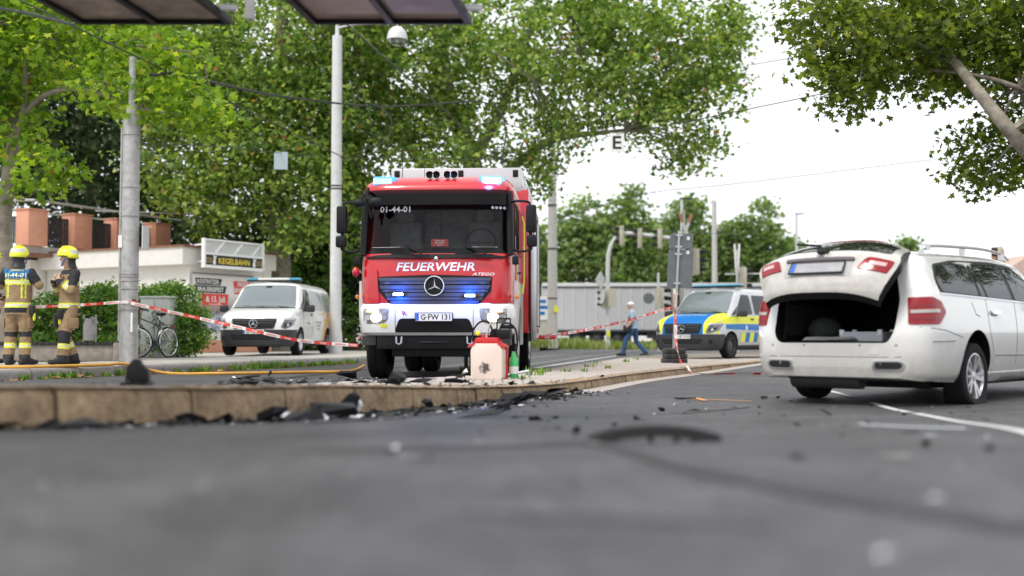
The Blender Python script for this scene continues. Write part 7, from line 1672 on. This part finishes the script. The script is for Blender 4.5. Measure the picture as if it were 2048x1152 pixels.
# curved wheel-arch trim on the road
p = hit(1310, 884); tr = tag(empty('arch_trim', p, R(4)), 'curved black wheel-arch trim lying on the road', 'car part'); k = p.y / FPX
ctr = [(-.5 * 265 * k + 265 * k * t, .0, .008 + .042 * math.sin(math.pi * min(1, t)) ** .7) for t in np.linspace(0, 1, 16)]
MB().grid([[(x, -.02, z) for x, y, z in ctr], [(x, -.015, z + .014) for x, y, z in ctr], [(x, .015, z + .016) for x, y, z in ctr], [(x, .03, z) for x, y, z in ctr]]).grid([[(x, -.02, z) for x, y, z in ctr], [(x, -.03, max(0, z - .03)) for x, y, z in ctr]]).build('trim_strip', M['black'], tr, smooth=60)
for t in (3, 7, 12): MB().box((ctr[t][0], 0, ctr[t][2] * .5), (.02, .02, ctr[t][2])).build('clip', M['black'], tr)
p = hit(1822, 858); k = p.y / FPX; cs = [(-105 * k + 210 * k * t, .01 * math.sin(3 * t), .004 + .02 * (1 - t) ** 2) for t in np.linspace(0, 1, 10)]
tag(MB().grid([[(x, y - .02, z) for x, y, z in cs], [(x, y, z + .008) for x, y, z in cs], [(x, y + .02, z) for x, y, z in cs]]).build('trim_strip', M['clearlens'], None, loc=p, rot=(0, 0, R(-3)), smooth=60), 'long clear plastic strip lying on the road below the white car', 'car part')
W = [  # px, py, size (m), material, label
    (690, 762, (.16, .06, .085), 'black', 'dark pointed shard standing on the island below the fire engine wheel', .3, .5),
    (505, 758, (.16, .06, .03), 'black', 'flat black fragment on the kerb top left of centre', 0, 0),
    (540, 757, (.03, .03, .06), 'black', 'small upright black chip on the kerb top', 0, 0),
    (398 + 142, 772, (.05, .04, .025), 'black', 'small black lump at the kerb edge', 0, 0),
    (668, 838, (.16, .09, .07), 'black', 'large black lump at the foot of the kerb', .2, 0),
    (695, 834, (.10, .08, .11), 'black', 'tall black lump leaning on the kerb face', .5, .3),
    (712, 834, (.05, .02, .085), 'glint', 'pale splinter upright beside the large black lump', .2, .2),
    (545, 845, (.10, .06, .05), 'black', 'black lump at the kerb foot left of the large one', .1, 0),
    (790, 822, (.10, .07, .06), 'black', 'black scrap at the kerb foot near the middle', .1, 0),
    (855, 822, (.06, .05, .05), 'black', 'black scrap beside the darker kerb joint', 0, 0),
    (960, 836, (.22, .08, .035), 'black', 'flat dark cluster on the road below the sprayer', .1, 0),
    (1005, 826, (.10, .05, .05), 'black', 'dark broken housing right of the flat cluster', .6, 0),
    (1025, 806, (.16, .08, .05), 'black', 'black tangle at the kerb corner', .2, 0),
    (1062, 806, (.17, .08, .06), 'black', 'black spiky scrap right of the kerb corner', -.2, 0),
    (985, 806, (.14, .07, .02), 'black', 'thin black sheet at the kerb corner', 0, 0),
    (920, 768, (.22, .05, .035), 'black', 'long dark strip on the island beside the sprayer', .5, .2),
    (840, 767, (.16, .06, .03), 'black', 'dark strip on the island below the number plate', 0, 0),
    (770, 768, (.09, .05, .025), 'greyplastic', 'grey fragment on the island top', 0, 0),
    (930, 752, (.05, .03, .05), 'glint', 'silver fragment beside the tank foot', 0, .3),
    (800, 766, (.06, .04, .012), 'plate', 'white chip on the island top', 0, 0),
    (835, 918, (.11, .06, .010), 'dull', 'pale card-like fragment on the near road', .2, 0),
    (788, 903, (.03, .03, .02), 'glint', 'bright blurred fragment above the pale card', 0, 0),
    (1275, 843, (.05, .05, .035), 'black', 'black lump on the road behind the curved trim', 0, 0),
    (1152, 868, (.05, .05, .035), 'black', 'black lump left of the curved trim', 0, 0),
    (1324, 823, (.055, .05, .035), 'black', 'small black cube on the open road', .4, 0),
    (1851, 895, (.035, .035, .03), 'black', 'dark cube on the road at the lower right', .3, 0),
    (1800, 914, (.13, .05, .006), 'dull', 'flat pale strip on the road at the lower right', .05, 0),
    (1530, 798, (.07, .05, .03), 'black', 'black scrap left of the rear wheel', 0, 0),
    (1556, 798, (.05, .04, .03), 'black', 'black scrap just left of the rear tyre', 0, 0),
    (1205, 772, (.06, .05, .03), 'black', 'black scrap beside the gutter', 0, 0),
    (1370, 799, (.22, .03, .02), 'black', 'thin dark strip beside the orange mark', .1, 0),
    (1808, 832, (.04, .04, .025), 'black', 'black bit beside the lane line', 0, 0),
    (1110, 838, (.05, .04, .02), 'black', 'black bit on the road left of centre', 0, 0),
    (1230, 852, (.04, .04, .02), 'black', 'black bit above the curved trim', 0, 0),
]
for i, (px, py, sz, m, lab, rz_, tl_) in enumerate(W): shard('wreck_fragment', lab, px, py, tuple(q * (2.1 if px < 1110 and py < 850 else 1.15) for q in sz), M[m], seed=50 + i, n=11, rz=rz_, tilt=tl_)
rw = random.Random(9)
for i, (px, py, lab) in enumerate(((1042, 800, 'curled black cable scrap at the kerb corner'), (1072, 803, 'curled black cable scrap right of the kerb corner'), (985, 818, 'bent black cable scrap on the dark flat cluster'), (760, 826, 'bent black cable scrap against the kerb face'), (610, 838, 'thin black cable scrap left of the large lump'), (905, 762, 'bent wire scrap on the island beside the sprayer'))):
    p = hit(px, py); q = [Vector((0, 0, .015))]
    for _ in range(6): q.append(q[-1] + Vector((rw.uniform(-.02, .07), rw.uniform(-.05, .05), 0))); q[-1].z = rw.uniform(.008, .085)
    tag(MB().tube(bez(q, 36), .0065, 6).build('cable_scrap', M['black'], None, loc=p, smooth=60), lab, 'debris', 'wreckage on and beside the kerb')
def crumbs(name, n, gen, size, m, seed):
    r_ = np.random.RandomState(seed); V_ = []; F_ = []; b = 0
    for i in range(n):
        x, y = gen(r_); z = surf(x, y); s_ = size * (.4 + r_.exponential(.7)); q = r_.normal(size=(5, 3)) * s_ * np.array([1, 1, .5]); q[:, 2] = np.abs(q[:, 2])
        V_ += [(x + a[0], y + a[1], z + a[2]) for a in q]; F_ += [(b, b + 1, b + 2), (b, b + 2, b + 3), (b, b + 3, b + 1), (b + 1, b + 4, b + 2), (b + 2, b + 4, b + 3), (b + 3, b + 4, b + 1)]; b += 5
    me = bpy.data.meshes.new(name); me.from_pydata(V_, [], F_); finish(me, m, 0); return tag(link(name, me), kind='stuff')
def along_kerb(r_):
    y = r_.uniform(5.6, 13.5); return fx(y) + abs(r_.normal()) * .25 - .05 * (r_.rand() < .3), y
def on_road(r_): px, py = r_.uniform(950, 2040), 800 + abs(r_.normal()) * 45; q = hit(px, py); return q.x, q.y
def on_top(r_): px, py = r_.uniform(450, 960), r_.uniform(757, 769); q = hit(px, py); return q.x, q.y
crumbs('debris_crumbs', 900, along_kerb, .016, M['black'], 1); crumbs('debris_crumbs', 150, on_road, .010, M['black'], 2); crumbs('debris_crumbs', 260, on_top, .014, M['black'], 3)
crumbs('debris_crumbs', 110, along_kerb, .034, M['black'], 21); crumbs('debris_crumbs', 40, on_top, .030, M['black'], 22)
crumbs('glass_crumbs', 420, along_kerb, .011, M['glint'], 4); crumbs('glass_crumbs', 120, on_top, .009, M['glint'], 5); crumbs('glass_crumbs', 60, on_road, .007, M['glint'], 6)
def near(r_): px, py = r_.uniform(20, 2020), r_.uniform(860, 1120); q = hit(px, py); return q.x, q.y
crumbs('glass_crumbs', 34, near, .0035, M['glint'], 8); crumbs('debris_crumbs', 30, near, .006, M['black'], 9)
# weeds, verge grass, leaf litter
def tufts(name, spots, m, blades, h, seed, w_=.012, spread=.06):
    r_ = np.random.RandomState(seed); V_ = []; F_ = []; b = 0
    for x, y, k in spots:
        z = surf(x, y)
        for _ in range(int(blades * k) + 1):
            a = r_.uniform(0, 6.28); bx0 = x + r_.normal() * spread * k; by0 = y + r_.normal() * spread * k; hh = h * k * r_.uniform(.5, 1.2); lean = r_.uniform(.1, .8) * hh; ww = w_ * r_.uniform(.6, 1.4)
            dx, dy = math.cos(a), math.sin(a)
            V_ += [(bx0 - dy * ww, by0 + dx * ww, z), (bx0 + dy * ww, by0 - dx * ww, z), (bx0 + dx * lean * .5 + dy * ww, by0 + dy * lean * .5 - dx * ww, z + hh * .65), (bx0 + dx * lean * .5 - dy * ww, by0 + dy * lean * .5 + dx * ww, z + hh * .65), (bx0 + dx * lean, by0 + dy * lean, z + hh)]
            F_ += [(b, b + 1, b + 2, b + 3), (b + 3, b + 2, b + 4)]; b += 5
    me = bpy.data.meshes.new(name); me.from_pydata(V_, [], F_); me.materials.append(m); return tag(link(name, me), kind='stuff')
r_ = np.random.RandomState(2); sp_ = []
for px in (8, 40, 60, 82, 100, 128, 152, 185, 312, 354, 362, 378, 420, 452, 476, 492, 505, 518, 530, 545, 560, 575, 590, 604, 620, 640, 655, 668, 680, 695, 706):
    y = float(np.interp(px, [0, 480, 722], [16.9, 22, 27])); x = (px - 1024) * y / FPX; sp_.append((lx(y) + .05, y, r_.uniform(.6, 1.3) * (1.0 if px < 400 else 1.25)))
tufts('kerb_weeds', sp_, LM['weed'], 22, .115, 3, .013, .055)
tufts('verge_grass', [(lx(y) - abs(r_.normal()) * 2.0, y, r_.uniform(.7, 1.5)) for y in r_.uniform(40, 62, 420)], LM['grass'], 12, .30, 4, .03, .25)
tufts('verge_grass', [(x, y, r_.uniform(.7, 1.5)) for x, y in zip(r_.uniform(2.5, 24, 420), r_.uniform(55, 68, 420))], LM['grass'], 12, .30, 5, .03, .25)
isp = []
for px, py, k in ((1070, 752, 1.0), (1080, 748, .6), (1095, 745, .5), (935, 748, 1.3), (1170, 745, .5), (1250, 725, .7), (1300, 712, .7), (1240, 712, 1.0), (1195, 728, .6), (1180, 735, .7), (1275, 720, .5), (1215, 738, .5), (1045, 760, .5), (1130, 745, .5)):
    q = hit(px, py); isp.append((q.x, q.y, k))
tufts('paving_weeds', isp, LM['weed'], 26, .13, 6, .008, .07)
def litter_pos(r_): y = r_.uniform(15.5, 27); return lx(y) + abs(r_.normal()) * .10 + .02, y
crumbs('leaf_litter', 320, litter_pos, .018, M['deadleaf'], 12)
